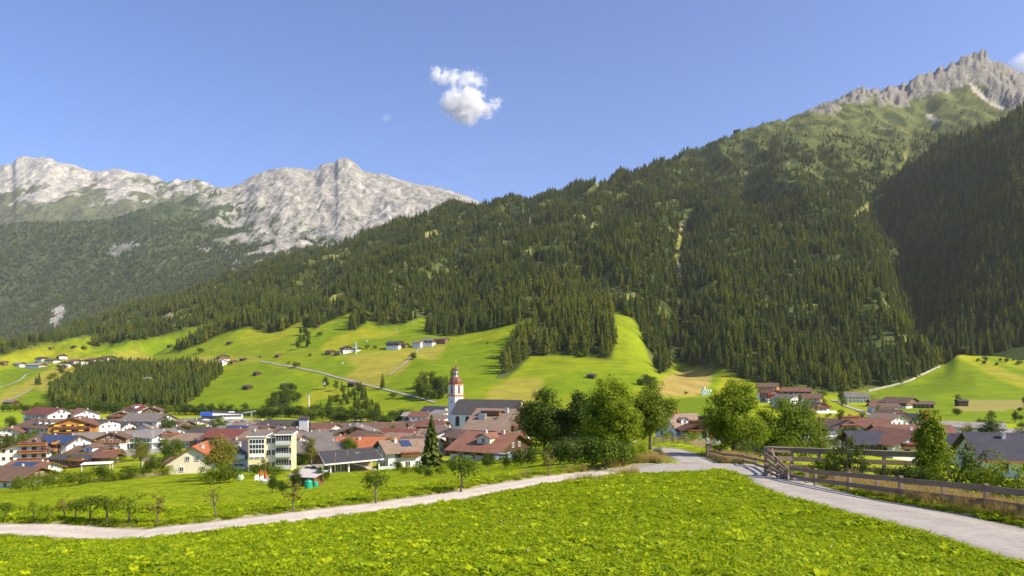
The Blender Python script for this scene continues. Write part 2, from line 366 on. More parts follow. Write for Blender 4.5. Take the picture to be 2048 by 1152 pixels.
# ---- hill across the valley, with the rocky summit on its right
hill_cols = {
 -200: [(812,740),(765,1000),(735,1300),(712,2000),(702,2700)],
 0: [(810,740),(770,950),(735,1250),(712,1800),(700,2400)],
 136: [(812,710),(775,880),(735,1180),(700,1550),(665,2200),(652,2600)],
 300: [(818,660),(785,770),(745,950),(705,1250),(660,1600),(620,2200),(604,2700)],
 400: [(822,630),(790,720),(755,850),(720,1000),(680,1200),(640,1500),(595,2200),(571,2700)],
 620: [(830,575),(790,680),(740,800),(700,930),(650,1100),(580,1500),(530,2100),(503,2700)],
 760: [(836,540),(790,640),(740,760),(700,870),(650,1030),(560,1450),(490,2100),(458,2600)],
 850: [(840,520),(790,615),(740,730),(690,870),(655,960),(590,1180),(490,1750),(429,2500)],
 930: [(842,500),(790,610),(740,720),(700,820),(660,930),(580,1200),(470,1800),(401,2500)],
 1060: [(842,470),(790,600),(745,690),(705,780),(640,900),(560,1200),(460,1800),(397,2400)],
 1150: [(838,470),(790,590),(740,690),(700,780),(650,860),(580,1060),(450,1700),(377,2400)],
 1250: [(830,480),(770,640),(715,740),(640,860),(590,980),(500,1300),(420,1800),(349,2450)],
 1360: [(800,600),(765,700),(715,800),(650,920),(560,1150),(450,1600),(360,2150),(309,2500)],
 1480: [(785,690),(752,735),(700,800),(620,940),(540,1200),(430,1650),(320,2200),(252,2600)],
 1620: [(784,690),(745,740),(680,820),(600,960),(500,1250),(400,1650),(300,2200),(229,2800)],
 1700: [(786,690),(745,745),(680,830),(600,960),(510,1180),(445,1450),(380,1800),(290,2350),(206,2900)],
 1750: [(800,590),(785,690),(745,745),(685,830),(610,945),(540,1090),(500,1230),(508,1330),(450,1700),(330,2150),(250,2600),(190,2950)],
 1800: [(800,585),(783,690),(748,740),(690,830),(640,915),(645,1010),(600,1300),(440,1800),(340,2150),(260,2550),(182,3000)],
 1850: [(800,580),(775,690),(750,750),(712,815),(706,840),(720,950),(620,1350),(440,1850),(320,2250),(235,2700),(172,3050)],
 1885: [(800,580),(770,685),(739,770),(728,800),(730,900),(700,1100),(500,1700),(310,2250),(225,2700),(158,3080)],
 1920: [(798,585),(765,680),(718,790),(709,810),(715,880),(690,1050),(480,1700),(300,2250),(215,2750),(140,3120)],
 1960: [(800,580),(765,665),(728,770),(713,820),(712,900),(690,1050),(470,1700),(300,2250),(205,2800),(122,3180)],
 2048: [(800,580),(768,660),(738,750),(715,850),(705,950),(690,1050),(470,1700),(300,2300),(205,2800),(160,3200)],
 2350: [(800,580),(768,660),(740,750),(715,850),(705,950),(690,1050),(500,1700),(330,2300),(260,2800),(220,3200)],
}
hpx = np.concatenate([np.linspace(-300, -20, 50), np.arange(-15, 2063, 3.2), np.linspace(2066, 2350, 60)])
hd = np.geomspace(440, 4300, 330)
H = Surf(hill_cols, hpx, hd, tail=.6)
H.E = H.E-(13.0/F)*sst(1150, 2000, H.D)*(1-sst(1480, 1620, H.PX)); H.update()      # leave room for the trees on the skyline
crest = [(1560,232),(1600,222),(1640,214),(1655,212),(1680,203),(1700,196),(1715,190),(1728,184),(1740,187),(1750,181),(1760,189),(1772,184),(1780,177),(1792,184),(1806,176),(1815,180),(1824,166),(1836,157),(1846,160),(1856,149),(1868,153),(1880,143),(1892,146),(1903,130),(1912,136),(1922,124),(1932,121),(1938,113),(1947,117),(1951,108),(1958,111),(1963,105),(1970,109),(1974,115),(1977,133),(1985,139),(1996,132),(2003,129),(2012,133),(2022,141),(2036,150),(2048,152),(2080,166),(2150,185)]
cpx, cpy = zip(*crest)
rockw = sst(1540, 1640, H.PX)*sst(150, 40, np.abs(H.D-(2800+(H.PX-1620)*1.0)))*(H.PX < 2200)
tgt = (YH-np.interp(H.PX, cpx, cpy)+5.0*ridged(H.PX/13.0, H.PX*0+2.2, 3)*sst(1640, 1760, H.PX)*sst(2040, 1990, H.PX))/F
wallw = sst(1560, 1700, H.PX)*np.exp(-((H.D-(2800+(H.PX-1620)*1.0))/70.0)**2)*(H.PX < 2200)
H.E = H.E*(1-wallw)+np.maximum(H.E, tgt)*wallw; H.update()
fold = fbm(H.X/260, H.D/260, 4); fine = ridged(H.X/120+9, H.D/150, 4)
up = sst(950, 1500, H.D)
low = (1-up)*sst(560, 800, H.D)
ribs = ridged(H.X/240+6, H.D/1100, 3)*42
H.addz((30*fold+14*fine+ribs-12)*up*sst(4000, 2300, H.D)*(1-.6*rockw) + 3.0*fbm(H.X/120, H.D/120, 4)*low + .8*fbm(H.X/30, H.D/30, 3)*low)
def gully(S_, pts, width, depth, dmin=600):             # carve a ravine along a line seen on the slope
    P = smooth_line([S_.at(px, py, dmin) for px, py in pts], 40); m = (S_.D > P[:, 1].min()-300) & (S_.D < P[:, 1].max()+300) & (np.abs(S_.X-P[:, 0].mean()) < 900)
    q = np.full(S_.D.shape, 1e9); q[m] = dist_to_line(S_.X[m], np.array(S_.D)[m], P)[0]; S_.addz(-depth*np.exp(-(q/width)**2))
gully(H, [(1372,425),(1362,480),(1356,540),(1362,600),(1354,660),(1362,712)], 42, 34)
gully(H, [(1490,330),(1530,430),(1560,540),(1570,640)], 60, 20); gully(H, [(1180,430),(1190,520),(1240,590)], 60, 24); gully(H, [(930,470),(880,560),(860,630)], 60, 20); gully(H, [(1640,300),(1690,420),(1700,500)], 60, 26)
gully(H, [(1640,520),(1660,600),(1700,690)], 50, 16); gully(H, [(720,500),(660,560),(600,620)], 60, 20)
below = H.PY-np.interp(H.PX, cpx, cpy)+34*fbm(H.X/90+5, H.D/110, 4)
rk = sst(1570, 1680, H.PX)*sst(1.25, .75, below/np.interp(H.PX, [1600,1750,1850,1960,2048,2150], [8,17,36,62,78,80]))*sst(2450, 2700, H.D)
pil = ridged(H.X/62+2, H.D/85, 5, .55)*34 + ridged(H.X/20, H.D/30+4, 4)*15 + ridged(H.PX/9.0, H.D/300, 3)*9
H.addz((pil-18)*rk*sst(3700, 3300, H.D)*.8)

# ---- wooded spur on the right, behind the ravine
spur_cols = {
 1640: [(740,1000),(735,1300),(730,1700)], 1690: [(728,1250),(600,1750),(480,2000),(448,2080)],
 1715: [(724,1190),(600,1640),(480,1900),(426,2080)], 1760: [(720,1110),(600,1500),(500,1740),(387,2060)],
 1820: [(716,1020),(600,1320),(480,1600),(344,1980)], 1900: [(712,930),(600,1150),(450,1460),(290,1860)],
 1960: [(708,880),(600,1050),(450,1330),(264,1760)],
 2048: [(706,840),(600,970),(450,1180),(300,1460),(218,1660)], 2400: [(720,780),(600,900),(450,1100),(250,1450),(95,1750)] }
S = Surf(spur_cols, np.linspace(1640, 2400, 190), np.geomspace(820, 3000, 190), tail=.6)
S.addz((34*fbm(S.X/220+30, S.D/260, 4)+18*ridged(S.X/120, S.D/200+3, 4))*sst(880, 1200, S.D)*sst(2600, 2000, S.D))

gully(S, [(2000,330),(1940,430),(1890,540),(1850,640)], 60, 36, 850); gully(S, [(2048,420),(2010,520),(1980,640)], 50, 26, 850)

# ---- big mountain on the left: woods below, pale limestone above
m_ridge = [(-260,478),(0,454),(100,450),(180,446),(230,438),(290,418),(330,404),(400,386),(430,377),(470,374),(490,366),(508,354),(530,347),(552,341),(575,338),(598,338),(612,343),(628,345),(636,342),(646,333),(662,330),(672,326),(676,319),(690,317),(702,321),(714,330),(722,340),(745,348),(775,353),(800,361),(850,372),(880,380),(930,393),(1000,425),(1150,470)]
def mount_cols(ridge, rd_of, knots_of):
    return {px: knots_of(px, py)+[(py, rd_of(px))] for px, py in ridge}
def mk(px, py):
    base = np.interp(px, [-260,0,200,500,690,930,1150], [715,700,650,560,520,470,520]); d1 = np.interp(px, [-260,200,500,690,1150], [3500,3600,3800,4000,4300]); d2 = np.interp(px, [-260,300,500,690,1150], [5200,5300,6200,6500,6300])
    mid = np.interp(px, [-260,0,300,500,690,930], [.5,.5,.52,.5,.45,.42])
    return [(base, d1), (base+(py-base)*mid*.55, d1+(d2-d1)*.40), (base+(py-base)*(mid+.2), d1+(d2-d1)*.72), (base+(py-base)*.88, d1+(d2-d1)*.9)]
M = Surf(mount_cols(m_ridge, lambda px: float(np.interp(px, [-260,300,500,690,1150], [5200,5300,6200,6500,6300])), mk),
         np.arange(-260, 1100, 2.6), np.geomspace(3350, 7600, 240), tail=.6)
rock_line = lambda px: np.interp(px, [-300,200,330,400,440,480,520,560,600,640,700,800,1200], [300,300,350,392,430,452,465,480,492,500,510,520,540])
mu = sst(0, 60, rock_line(M.PX)-M.PY)
mridge = (ridged(M.X/520, M.D/520, 5)-.25)*95 + ridged(M.X/170+5, M.D/300, 5)*34 + ridged(M.X/62+1, M.D/170, 4)*22
crest_m = np.array([float(np.interp(q, [a for a, _ in m_ridge], [b for _, b in m_ridge])) for q in M.px])[:, None]; keepc = .35+.65*sst(6, 40, M.PY-crest_m)
M.addz(keepc*(75*fbm(M.X/700+3, M.D/700, 5)+30*ridged(M.X/330, M.D/420, 4))*sst(3500, 4200, M.D)*(1-mu)*sst(7300, 5600, M.D) + keepc*mridge*mu*sst(7400, 6700, M.D)*.75)

# ---- far ridge at the left edge
b_ridge = [(-340,372),(-120,352),(0,338),(12,333),(24,335),(33,324),(45,324),(52,327),(70,322),(90,319),(104,323),(118,331),(150,343),(185,350),(215,352),(235,351),(262,356),(290,362),(318,368),(340,372),(352,368),(372,372),(395,371),(410,376),(440,390),(560,430),(640,470)]
def bk(px, py): return [(480, 5600), (480+(py-480)*.45, 6400), (480+(py-480)*.8, 7100)]
B = Surf(mount_cols(b_ridge, lambda px: 7500., bk), np.arange(-340, 640, 3.0), np.geomspace(5400, 8800, 150), tail=.6)
B.addz(((ridged(B.X/600+2, B.D/600, 5)-.2)*110 + ridged(B.X/180, B.D/420, 5)*36 + ridged(B.X/70, B.D/220, 4)*24)*sst(8800, 7700, B.D)*sst(5500, 6300, B.D)*.7)

# ------------------------------------------------------------------ what covers the land (own colours of grass, rock, gravel)
GR_LUSH, GR_MID, GR_YEL, GR_DRY = (.175,.245,.007), (.225,.278,.010), (.30,.31,.016), (.33,.295,.045)
WOODFLOOR, TAN, GRAVEL, ASPH = (.045,.062,.018), (.36,.28,.12), (.42,.38,.33), (.20,.195,.19)
def paint(C, PX, PY, polys, soft=None):
    for col, poly in polys:
        xs_, ys_ = [p[0] for p in poly], [p[1] for p in poly]; m = (PX >= min(xs_)) & (PX <= max(xs_)) & (PY >= min(ys_)) & (PY <= max(ys_))
        k = np.zeros(PX.shape, bool); k[m] = inpoly(PX[m], PY[m], poly); C[k] = col
# hill fields, roughly as they are mown
fields = [
 (GR_MID, [(-300,860),(1400,860),(1400,600),(-300,600)]),
 (GR_DRY, [(0,790),(0,830),(110,770),(180,722),(150,712),(90,745),(40,765)]), (GR_LUSH, [(30,800),(70,776),(85,785),(105,800),(95,812),(30,812)]),
 (GR_LUSH, [(0,735),(60,740),(100,735),(40,770),(0,780)]), (GR_YEL, [(0,712),(75,697),(180,700),(120,715),(0,730)]),
 (GR_LUSH, [(180,704),(215,688),(285,683),(365,664),(420,648),(400,665),(350,700),(300,714),(260,700),(215,716)]), (GR_DRY, [(215,716),(250,702),(285,695),(270,705),(305,712),(300,722),(240,726)]),
 (GR_DRY, [(300,728),(420,712),(520,714),(520,722),(440,724),(310,730)]),
 (GR_YEL, [(480,672),(500,658),(540,668),(600,640),(618,636),(590,662),(540,690),(490,690)]),
 (GR_LUSH, [(590,690),(640,662),(710,628),(725,640),(697,660),(760,655),(850,640),(856,668),(880,676),(800,690),(720,692),(640,705)]),
 (GR_YEL, [(640,700),(660,680),(715,655),(800,665),(800,672),(720,680),(650,706)]),
 (GR_LUSH, [(375,810),(450,745),(520,726),(620,760),(680,790),(640,812),(560,820)]), (GR_YEL, [(600,800),(640,775),(690,775),(690,792),(640,800),(600,820)]),
 (GR_LUSH, [(600,738),(660,710),(712,735),(685,760)]), (GR_DRY, [(685,762),(712,738),(770,742),(760,772),(740,772)]),
 (GR_DRY, [(712,735),(690,712),(840,695),(808,745),(780,752)]), (GR_DRY, [(840,695),(895,688),(870,720),(835,715)]),
 (GR_LUSH, [(765,775),(835,718),(880,722),(1000,735),(1000,760),(900,800),(800,800)]), (GR_LUSH, [(895,690),(1085,632),(1050,670),(1000,740),(880,722)]),
 (GR_YEL, [(900,688),(1000,665),(1055,650),(1040,662),(960,682)]),
 (GR_MID, [(960,800),(985,765),(1030,745),(1062,713),(1150,712),(1225,722),(1232,626),(1262,642),(1292,720),(1280,770),(1180,800)]),
 (GR_DRY, [(960,815),(985,775),(1020,757),(1087,757),(1078,790),(1060,812)]), (GR_LUSH, [(1090,757),(1180,740),(1280,745),(1290,770),(1180,790),(1085,790)]),
 ((.36,.27,.085), [(1312,792),(1318,762),(1345,748),(1378,738),(1428,741),(1412,790)]),
 (GR_LUSH, [(1414,788),(1425,745),(1440,734),(1450,737),(1435,765),(1430,790)]), (GR_YEL, [(1432,790),(1440,760),(1447,736),(1490,762),(1500,790)]),
 (GR_LUSH, [(1700,860),(1760,772),(1880,735),(1888,702),(1960,706),(2060,740),(2060,860)]), (GR_YEL, [(1888,704),(1950,705),(2020,745),(2060,770),(2060,782),(2000,760),(1935,725)]),
 (GR_DRY, [(1950,725),(1990,735),(2060,758),(2060,768),(1990,745)]), (GR_YEL, [(2000,716),(2060,730),(2060,742),(2010,728)]),
]
# patches without trees inside the woods
clear = [
 [(303,650),(322,634),(348,624),(382,617),(378,631),(342,643)], [(660,606),(667,592),(692,587),(690,604),(668,620),(645,637)],
 [(1230,608),(1232,597),(1262,589),(1290,586),(1297,600),(1265,606)], [(1364,432),(1366,422),(1386,414),(1388,422),(1372,434)],
 [(1357,566),(1351,520),(1354,480),(1364,436),(1374,434),(1367,480),(1361,520),(1365,566)], [(1206,358),(1196,376),(1160,402),(1138,424),(1136,417),(1165,390),(1197,360)],
 [(1076,404),(1096,409),(1094,415),(1078,412)], [(1062,452),(1082,448),(1084,455),(1066,460)], [(1148,430),(1172,432),(1172,438),(1148,437)], [(1174,452),(1196,446),(1198,460),(1180,464)],
 [(850,470),(872,458),(874,465),(854,478)], [(1004,484),(1026,478),(1030,490),(1010,496)], [(770,545),(812,522),(815,528),(778,552)], [(486,578),(506,570),(510,580),(492,584)],
 [(905,545),(922,540),(922,553),(908,553)], [(1566,330),(1590,322),(1602,332),(1592,342),(1570,338)], [(1600,610),(1630,604),(1648,612),(1630,618),(1606,616)],
 [(1788,660),(1800,665),(1830,690),(1826,697),(1800,682)], [(1052,505),(1060,498),(1066,512),(1056,518)], [(1552,440),(1562,440),(1566,455),(1556,455)], [(780,588),(802,572),(806,580),(788,592)],
 [(640,520),(700,492),(706,497),(652,526)], [(690,478),(720,470),(722,476),(696,484)],
 [(1820,254),(1828,262),(1822,300),(1812,318),(1806,340),(1800,350),(1796,342),(1806,318),(1814,290),(1800,268),(1790,262)], [(1718,420),(1740,405),(1756,392),(1772,386),(1760,404),(1724,432),(1712,440),(1706,432)],
]
wood_edge = [(-300,735),(0,712),(75,695),(122,685),(150,675),(187,673),(181,692),(190,695),(225,686),(287,680),(365,662),(425,645),(432,650),(372,690),(345,702),(362,700),(400,690),(462,660),(497,656),(540,666),(562,663),(617,635),(608,655),(630,656),(665,640),(715,622),(697,650),(700,660),(712,660),(730,647),(728,640),(755,645),(755,653),(805,650),(835,637),(857,632),(853,667),(880,672),(915,673),(955,662),(1000,657),(1085,631),(1052,667),(1010,695),(1005,735),(992,757),(1012,756),(1032,742),(1062,711),(1150,711),(1222,720),(1232,680),(1226,622),(1272,640),(1289,690),(1302,722),(1314,748),(1335,744),(1350,722),(1380,730),(1428,741),(1440,733),(1452,738),(1487,760),(1512,764),(1550,772),(1620,784),(1698,784),(1761,774),(1811,767),(1846,749),(1881,732),(1884,700),(1860,706),(1800,650),(1760,560),(1758,515),(1745,470),(1722,440),(1770,385),(1900,290),(2400,290),(2400,-500),(-300,-500)]
PXh = np.array(H.PX); wood_h = inpoly(PXh, H.PY, wood_edge) & (H.D > 640)
behind = ~H.visible()
HC = np.empty(H.E.shape+(3,)); HC[:] = GR_MID
wob = fbm(H.X/35+1, H.D/35, 3); paint(HC, PXh+wob*5, H.PY+wob*2.5, fields); HC[wood_h | (behind & (H.D > 900)) | ((H.D > 850) & (H.PX > 1690)) | ((H.D > 1350) & (H.PX > 600))] = WOODFLOOR
for _ in range(2):
    HC[1:-1] = (HC[:-2]+2*HC[1:-1]+HC[2:])/4; HC[:, 1:-1] = (HC[:, :-2]+2*HC[:, 1:-1]+HC[:, 2:])/4
nz = fbm(H.X/25, H.D/25, 4); nz2 = fbm(H.X/90+4, H.D/90, 4)
cl_h = np.zeros(H.E.shape, bool)
for poly in clear: cl_h |= inpoly(PXh+nz*8, H.PY+nz*5, poly)
cl_h &= wood_h & H.visible()
glade = wood_h & (fbm(H.X/60+3, H.D/60, 4) < -.20); HC[glade] = (.105,.122,.038)
HC[cl_h] = (.25,.25,.065); HC[cl_h & (nz2 > .08)] = (.32,.26,.14)
alp = sst(330, 245, H.PY+nz2*70)*(H.PX > 1450)*(H.D > 1700)     # open alpine pasture under the summit
alp = np.maximum(alp, (H.PX > 1480)*(H.PX < 1830)*(H.D > 1700)*sst(.10, .22, nz2)*sst(430, 380, H.PY))
HC = HC*(1-alp[..., None]) + np.array((.125,.14,.045))*(1+.5*nz[..., None])*alp[..., None]
kz = (alp*sst(.02, .14, fbm(H.X/70+9, H.D/70, 4))*.85)[..., None]; HC = HC*(1-kz)+np.array((.045,.062,.022))*kz     # dwarf pine
rk_v = np.clip(rk*1.2+fbm(H.X/60, H.D/60, 4)*.7*(rk > .02), 0, 1)
scr = (inpoly(PXh+nz*10, H.PY+nz*6, [(1938,168),(1950,172),(1985,200),(2012,212),(2005,222),(1975,205),(1945,182)]) | inpoly(PXh+nz*6, H.PY, [(1850,230),(1858,228),(1880,240),(1876,248)])) & (H.D > 2400)
rk_v = sst(.35, .65, rk_v); HC = HC*(1-rk_v[..., None]) + (np.array((.31,.285,.285))*(1+.55*fbm(H.PX/4.0, H.D/90, 4, .6)[..., None]))*rk_v[..., None]
HC[scr] = (.44,.40,.37)
M_TERR = terrain_mat('meadow_and_wood_floor', .05, .6, .24, .25, 1.2, crag=22., crag_s=.03, mown=True)
HC = np.concatenate([HC, np.maximum(rk_v, scr*.5)[..., None]], -1); hill = H.build('hill', M_TERR, HC)
SC = np.empty(S.E.shape+(3,)); SC[:] = WOODFLOOR; spur = S.build('wooded_spur', M_TERR, SC)

rockmix = lambda X, D, base: np.clip(base, 0, 1)[..., None]
nm = fbm(M.X/240, M.D/300, 6, .6); nm2 = fbm(M.X/60+3, M.D/110, 5, .6)
nm3 = fbm(M.X/26+9, M.D/60, 4, .6)
mr = sst(-.06, .10, (rock_line(M.PX)-M.PY)/140 + nm*1.15 + nm2*.75 + nm3*.35)          # 1 = bare rock
mr *= sst(380, 470, M.PX + (450-M.PY)*.6)
extra = np.zeros(M.E.shape, bool)
for poly in ([(470,545),(462,520),(452,500),(462,495),(470,515),(486,530)], [(520,505),(512,490),(535,480),(545,505)], [(560,495),(548,478),(562,460),(575,470),(590,455),(585,480)], [(215,508),(228,492),(275,484),(280,490),(250,500),(228,514)], [(388,488),(420,492),(424,500),(400,498)], [(100,645),(108,622),(130,612),(126,632),(110,655)]):
    extra |= inpoly(np.array(M.PX)+nm2*16, M.PY+nm2*10, poly)
extra &= M.visible()
mr = np.maximum(mr, extra*1.0)
strata = .5+.5*np.sin((M.Z*.030+M.X*.020+nm*5.0)); 
MC = np.array((.085,.115,.05))*(1+.3*nm[..., None])*(1-mr[..., None]) + (np.array((.45,.43,.415))*(.74+.16*strata[..., None]*(1-.4*sst(400, 345, M.PY))[..., None]+.6*nm2[..., None]+.35*nm3[..., None]))*mr[..., None]
M_ROCK = terrain_mat('limestone_and_turf', .006, .04, .26, 34., .016, streak=(.026, .026, .010))
mountain = M.build('mountain', M_ROCK, MC)
nb = fbm(B.X/300+8, B.D/420, 6, .6); br_ = sst(-.07, .12, (388-B.PY)/110 + nb*1.1 + .55*fbm(B.X/60, B.D/300, 5, .6))
BC = np.array((.14,.155,.09))*(1-br_[..., None]) + np.array((.47,.45,.435))*(1+.6*fbm(B.X/80, B.D/120, 5, .6)[..., None])*br_[..., None]
ridge_far = B.build('far_ridge', M_ROCK, BC)

# near ground and valley floor
GC = np.empty(G.E.shape+(3,)); GC[:] = GR_MID
gn = fbm(G.X/9, G.D/9, 4); gn2 = fbm(G.X/40, G.D/40+7, 4)
t = sst(-.35, .35, gn2)[..., None]; GC = np.array((.26,.315,.007))*(1-t) + np.array((.32,.37,.011))*t
gpoly = [
 ((.27,.345,.012), [(0,815),(60,812),(60,850),(0,860)]), ((.29,.355,.014), [(500,818),(850,818),(850,850),(640,846),(500,846)]),
 (GR_LUSH, [(1310,795),(1480,795),(1480,850),(1310,850)]), (GR_YEL, [(1600,820),(1740,815),(1760,850),(1600,850)]), (GR_LUSH, [(1740,790),(2080,790),(2080,850),(1740,835)]),
 ((.31,.27,.085), [(1910,822),(1922,799),(2100,797),(2100,815),(2020,818),(2010,822)]),
 (ASPH, [(1590,868),(1650,862),(1760,866),(1790,880),(1760,900),(1660,895),(1600,890)]), ((.33,.31,.29), [(345,838),(420,834),(500,838),(500,848),(420,852),(350,846)]),
 ((.32,.30,.28), [(160,890),(340,888),(350,902),(270,912),(170,908)]), ((.34,.32,.30), [(590,905),(650,905),(650,935),(600,935)]), ((.40,.37,.33), [(790,838),(870,838),(880,870),(790,870)]),
 ((.30,.28,.24), [(420,862),(860,862),(880,900),(560,905),(430,895)]), ((.30,.28,.24), [(60,860),(340,850),(420,880),(230,888),(60,890)]),
]
paint(GC, np.array(G.PX)+0*gn, G.PY, [(c, p) for c, p in gpoly])
vil = sst(.05, .3, fbm(G.X/14, G.D/14, 3))[..., None]*((G.D > 170) & (G.PY > 840) & (G.PY < 930) & (G.PX < 1000))[..., None]*.5
GC = GC*(1-vil)+np.array((.20,.22,.05))*vil
edge = (sst(.75, .1, rdist)*sst(-.6, .0, rdist))[..., None]*(.45+.55*np.clip(gn[..., None]*3+.3, 0, 1)); GC = GC*(1-edge)+np.array((.42,.36,.26))*edge
bare = inpoly(np.array(G.PX), G.PY, [(1230,958),(1262,938),(1310,922),(1350,920),(1340,934),(1290,945)]) & (G.D < 120); GC[bare & (gn > -.12)] = (.50,.43,.33)
GC[(rdist < -.05)] = (.30,.28,.25)
M_GRASS = terrain_mat('valley_turf', .35, 2.5, .18, .06, 3.0, mown=True)
ground = G.build('ground', M_GRASS, GC)
# ------------------------------------------------------------------ conifers
def quad_mesh(name, V, mat_idx, mats):
    V = np.asarray(V, np.float32).reshape(-1, 3); Q = np.arange(len(V)).reshape(-1, 4)
    me = np_mesh(name, V, Q, None, smooth=False)
    for m in mats: me.materials.append(m)
    return me
M_SPRUCE = leaf_mat('spruce_needles', (.085,.122,.028), (.19,.232,.048), .32, .42)
M_LARCH = leaf_mat('larch_needles', (.155,.18,.031), (.30,.31,.052), .35, .28)
M_BARK = wood_mat('conifer_bark', (.105,.075,.05), False)
def conifer_crown(seed, levels=15, per=8, rad=.155, base=.10, droop=.35, ragged=.35):
    """unit-height conifer crown: whorls of drooping branch fans round a slim core"""
    r = np.random.default_rng(seed); V = []
    for i in range(levels):
        t = (i+.5)/levels; z = base+(1-base)*t**.92; rr = rad*(1-t)**.82*(1+.25*r.normal()*ragged)+.006
        n = max(4, int(per*(1-t*.45)))
        for k in range(n):
            a = 2*math.pi*(k+r.random()*.7)/n+i*1.3; L = rr*(1+ragged*(r.random()-.55)); w = L*(.34+.2*r.random())+.004
            ca, sa = math.cos(a), math.sin(a); dz = -droop*L*(.7+.6*r.random()); tz = .02+.03*r.random()
            c = lambda q, s_, h: (ca*q-sa*s_, sa*q+ca*s_, h)
            z1 = z+.022; V += [c(L*.05, -w*.25, z1), c(L*.62, -w*.62, z1+dz*.45), c(L*.70, w*.62, z1+dz*.5-.004), c(L*.05, w*.25, z1)]
            V += [c(L*.5, -w*.55, z1+dz*.35), c(L*.98, -w*.22, z1+dz-tz*.2), c(L*1.05, w*.22, z1+dz-tz*.4), c(L*.55, w*.6, z1+dz*.4)]
            V += [c(L*.25, 0, z1+.004), c(L*.45, -w*.1, z-tz-.03), c(L*.85, 0, z+dz-tz), c(L*.9, w*.05, z1+dz*.85)]
    n = 6                                             # inner cone added to block light through the crown
    for k in range(n):
        a, b = 2*math.pi*k/n, 2*math.pi*(k+1)/n; q = rad*.42
        V += [(q*math.cos(a), q*math.sin(a), base), (q*math.cos(b), q*math.sin(b), base), (.004*math.cos(b), .004*math.sin(b), .97), (.004*math.cos(a), .004*math.sin(a), .97)]
    return V
def trunk_mesh(name, h=.5, r=.013):
    return MB().tube([(0,0,-.04),(0,0,.12),(.004,.002,h)], [r*1.2, r, r*.5], 6).mesh(name, M_BARK)
conifers = []                                         # (crown mesh, trunk mesh)
for i, (lv, per, rad, base, drp, rg, mt) in enumerate([(16,8,.13,.10,.45,.4,0),(15,8,.155,.07,.35,.4,0),(17,7,.11,.14,.5,.5,0),(14,9,.17,.05,.3,.45,0),(14,8,.15,.15,.15,.6,1),(13,8,.18,.12,.1,.6,1)]):
    conifers.append((quad_mesh('crown', conifer_crown(40+i, lv, per, rad, base, drp, rg), 0, [M_LARCH if mt else M_SPRUCE]), trunk_mesh('trunk')))
# prototypes joined into one mesh each for the mass of the forest
def joined(name, cm, tm):
    o1, o2 = [], []
    V = []; Fs = []; mi = []
    for me, m in ((cm, 0), (tm, 1)):
        o = len(V); V += [tuple(v.co) for v in me.vertices]; Fs += [tuple(o+i for i in p.vertices) for p in me.polygons]; mi += [m]*len(me.polygons)
    me = bpy.data.meshes.new(name); me.from_pydata(V, [], Fs); me.materials.append(cm.materials[0]); me.materials.append(M_BARK); me.polygons.foreach_set('material_index', mi); me.update(); return me
def scatter_object(name, P, idx, rot, scl, protos):
    """one object that grows copies of the prototype meshes on its points (geometry nodes)"""
    me = bpy.data.meshes.new(name); me.vertices.add(len(P)); me.vertices.foreach_set('co', np.asarray(P, np.float32).ravel())
    a = me.attributes.new('idx', 'INT', 'POINT'); a.data.foreach_set('value', np.asarray(idx, np.int32))
    a = me.attributes.new('rot', 'FLOAT_VECTOR', 'POINT'); a.data.foreach_set('vector', np.asarray(rot, np.float32).ravel())
    a = me.attributes.new('scl', 'FLOAT_VECTOR', 'POINT'); a.data.foreach_set('vector', np.asarray(scl, np.float32).ravel())
    o = link(name, me)
    ng = bpy.data.node_groups.new(name+'_scatter', 'GeometryNodeTree')
    ng.interface.new_socket('Geometry', in_out='INPUT', socket_type='NodeSocketGeometry'); ng.interface.new_socket('Geometry', in_out='OUTPUT', socket_type='NodeSocketGeometry')
    gi = ng.nodes.new('NodeGroupInput'); go = ng.nodes.new('NodeGroupOutput'); iop = ng.nodes.new('GeometryNodeInstanceOnPoints'); jn = ng.nodes.new('GeometryNodeJoinGeometry')
    for pm in reversed(protos):                       # the join node lists its newest link first
        po = bpy.data.objects.new(name+'_proto', pm); oi = ng.nodes.new('GeometryNodeObjectInfo'); oi.inputs['Object'].default_value = po; oi.inputs['As Instance'].default_value = True
        ng.links.new(oi.outputs['Geometry'], jn.inputs[0])
    def attr(n, t):
        q = ng.nodes.new('GeometryNodeInputNamedAttribute'); q.data_type = t; q.inputs['Name'].default_value = n; return next(s for s in q.outputs if s.enabled and s.name == 'Attribute')
    ng.links.new(gi.outputs[0], iop.inputs['Points']); ng.links.new(jn.outputs[0], iop.inputs['Instance']); iop.inputs['Pick Instance'].default_value = True
    ng.links.new(attr('idx', 'INT'), iop.inputs['Instance Index']); ng.links.new(attr('rot', 'FLOAT_VECTOR'), iop.inputs['Rotation']); ng.links.new(attr('scl', 'FLOAT_VECTOR'), iop.inputs['Scale'])
    ng.links.new(iop.outputs[0], go.inputs[0])
    md = o.modifiers.new('scatter', 'NODES'); md.node_group = ng; return o
def round_crown(seed, mat, n=420):
    r = np.random.default_rng(seed); cl = r.normal(size=(14, 3)); cl /= np.linalg.norm(cl, axis=1, keepdims=True); cl = cl*np.array((.2, .2, .28))*r.random((14, 1))**.5+np.array((0, 0, .6)); k = r.integers(0, 14, n); dv = r.normal(size=(n, 3)); dv /= np.linalg.norm(dv, axis=1, keepdims=True); C = cl[k]+dv*.13*r.random((n, 1))**.4
    nr = dv+r.normal(size=(n, 3))*.5+np.array((0, 0, .5)); nr /= np.linalg.norm(nr, axis=1, keepdims=True); t = np.cross(nr, r.normal(size=(n, 3))); t /= np.linalg.norm(t, axis=1, keepdims=True); b = np.cross(nr, t); s = .045*(.7+.6*r.random((n, 1)))
    return quad_mesh('crown', np.stack([C-t*s, C-b*s*.7, C+t*s, C+b*s*.7], 1), 0, [mat])
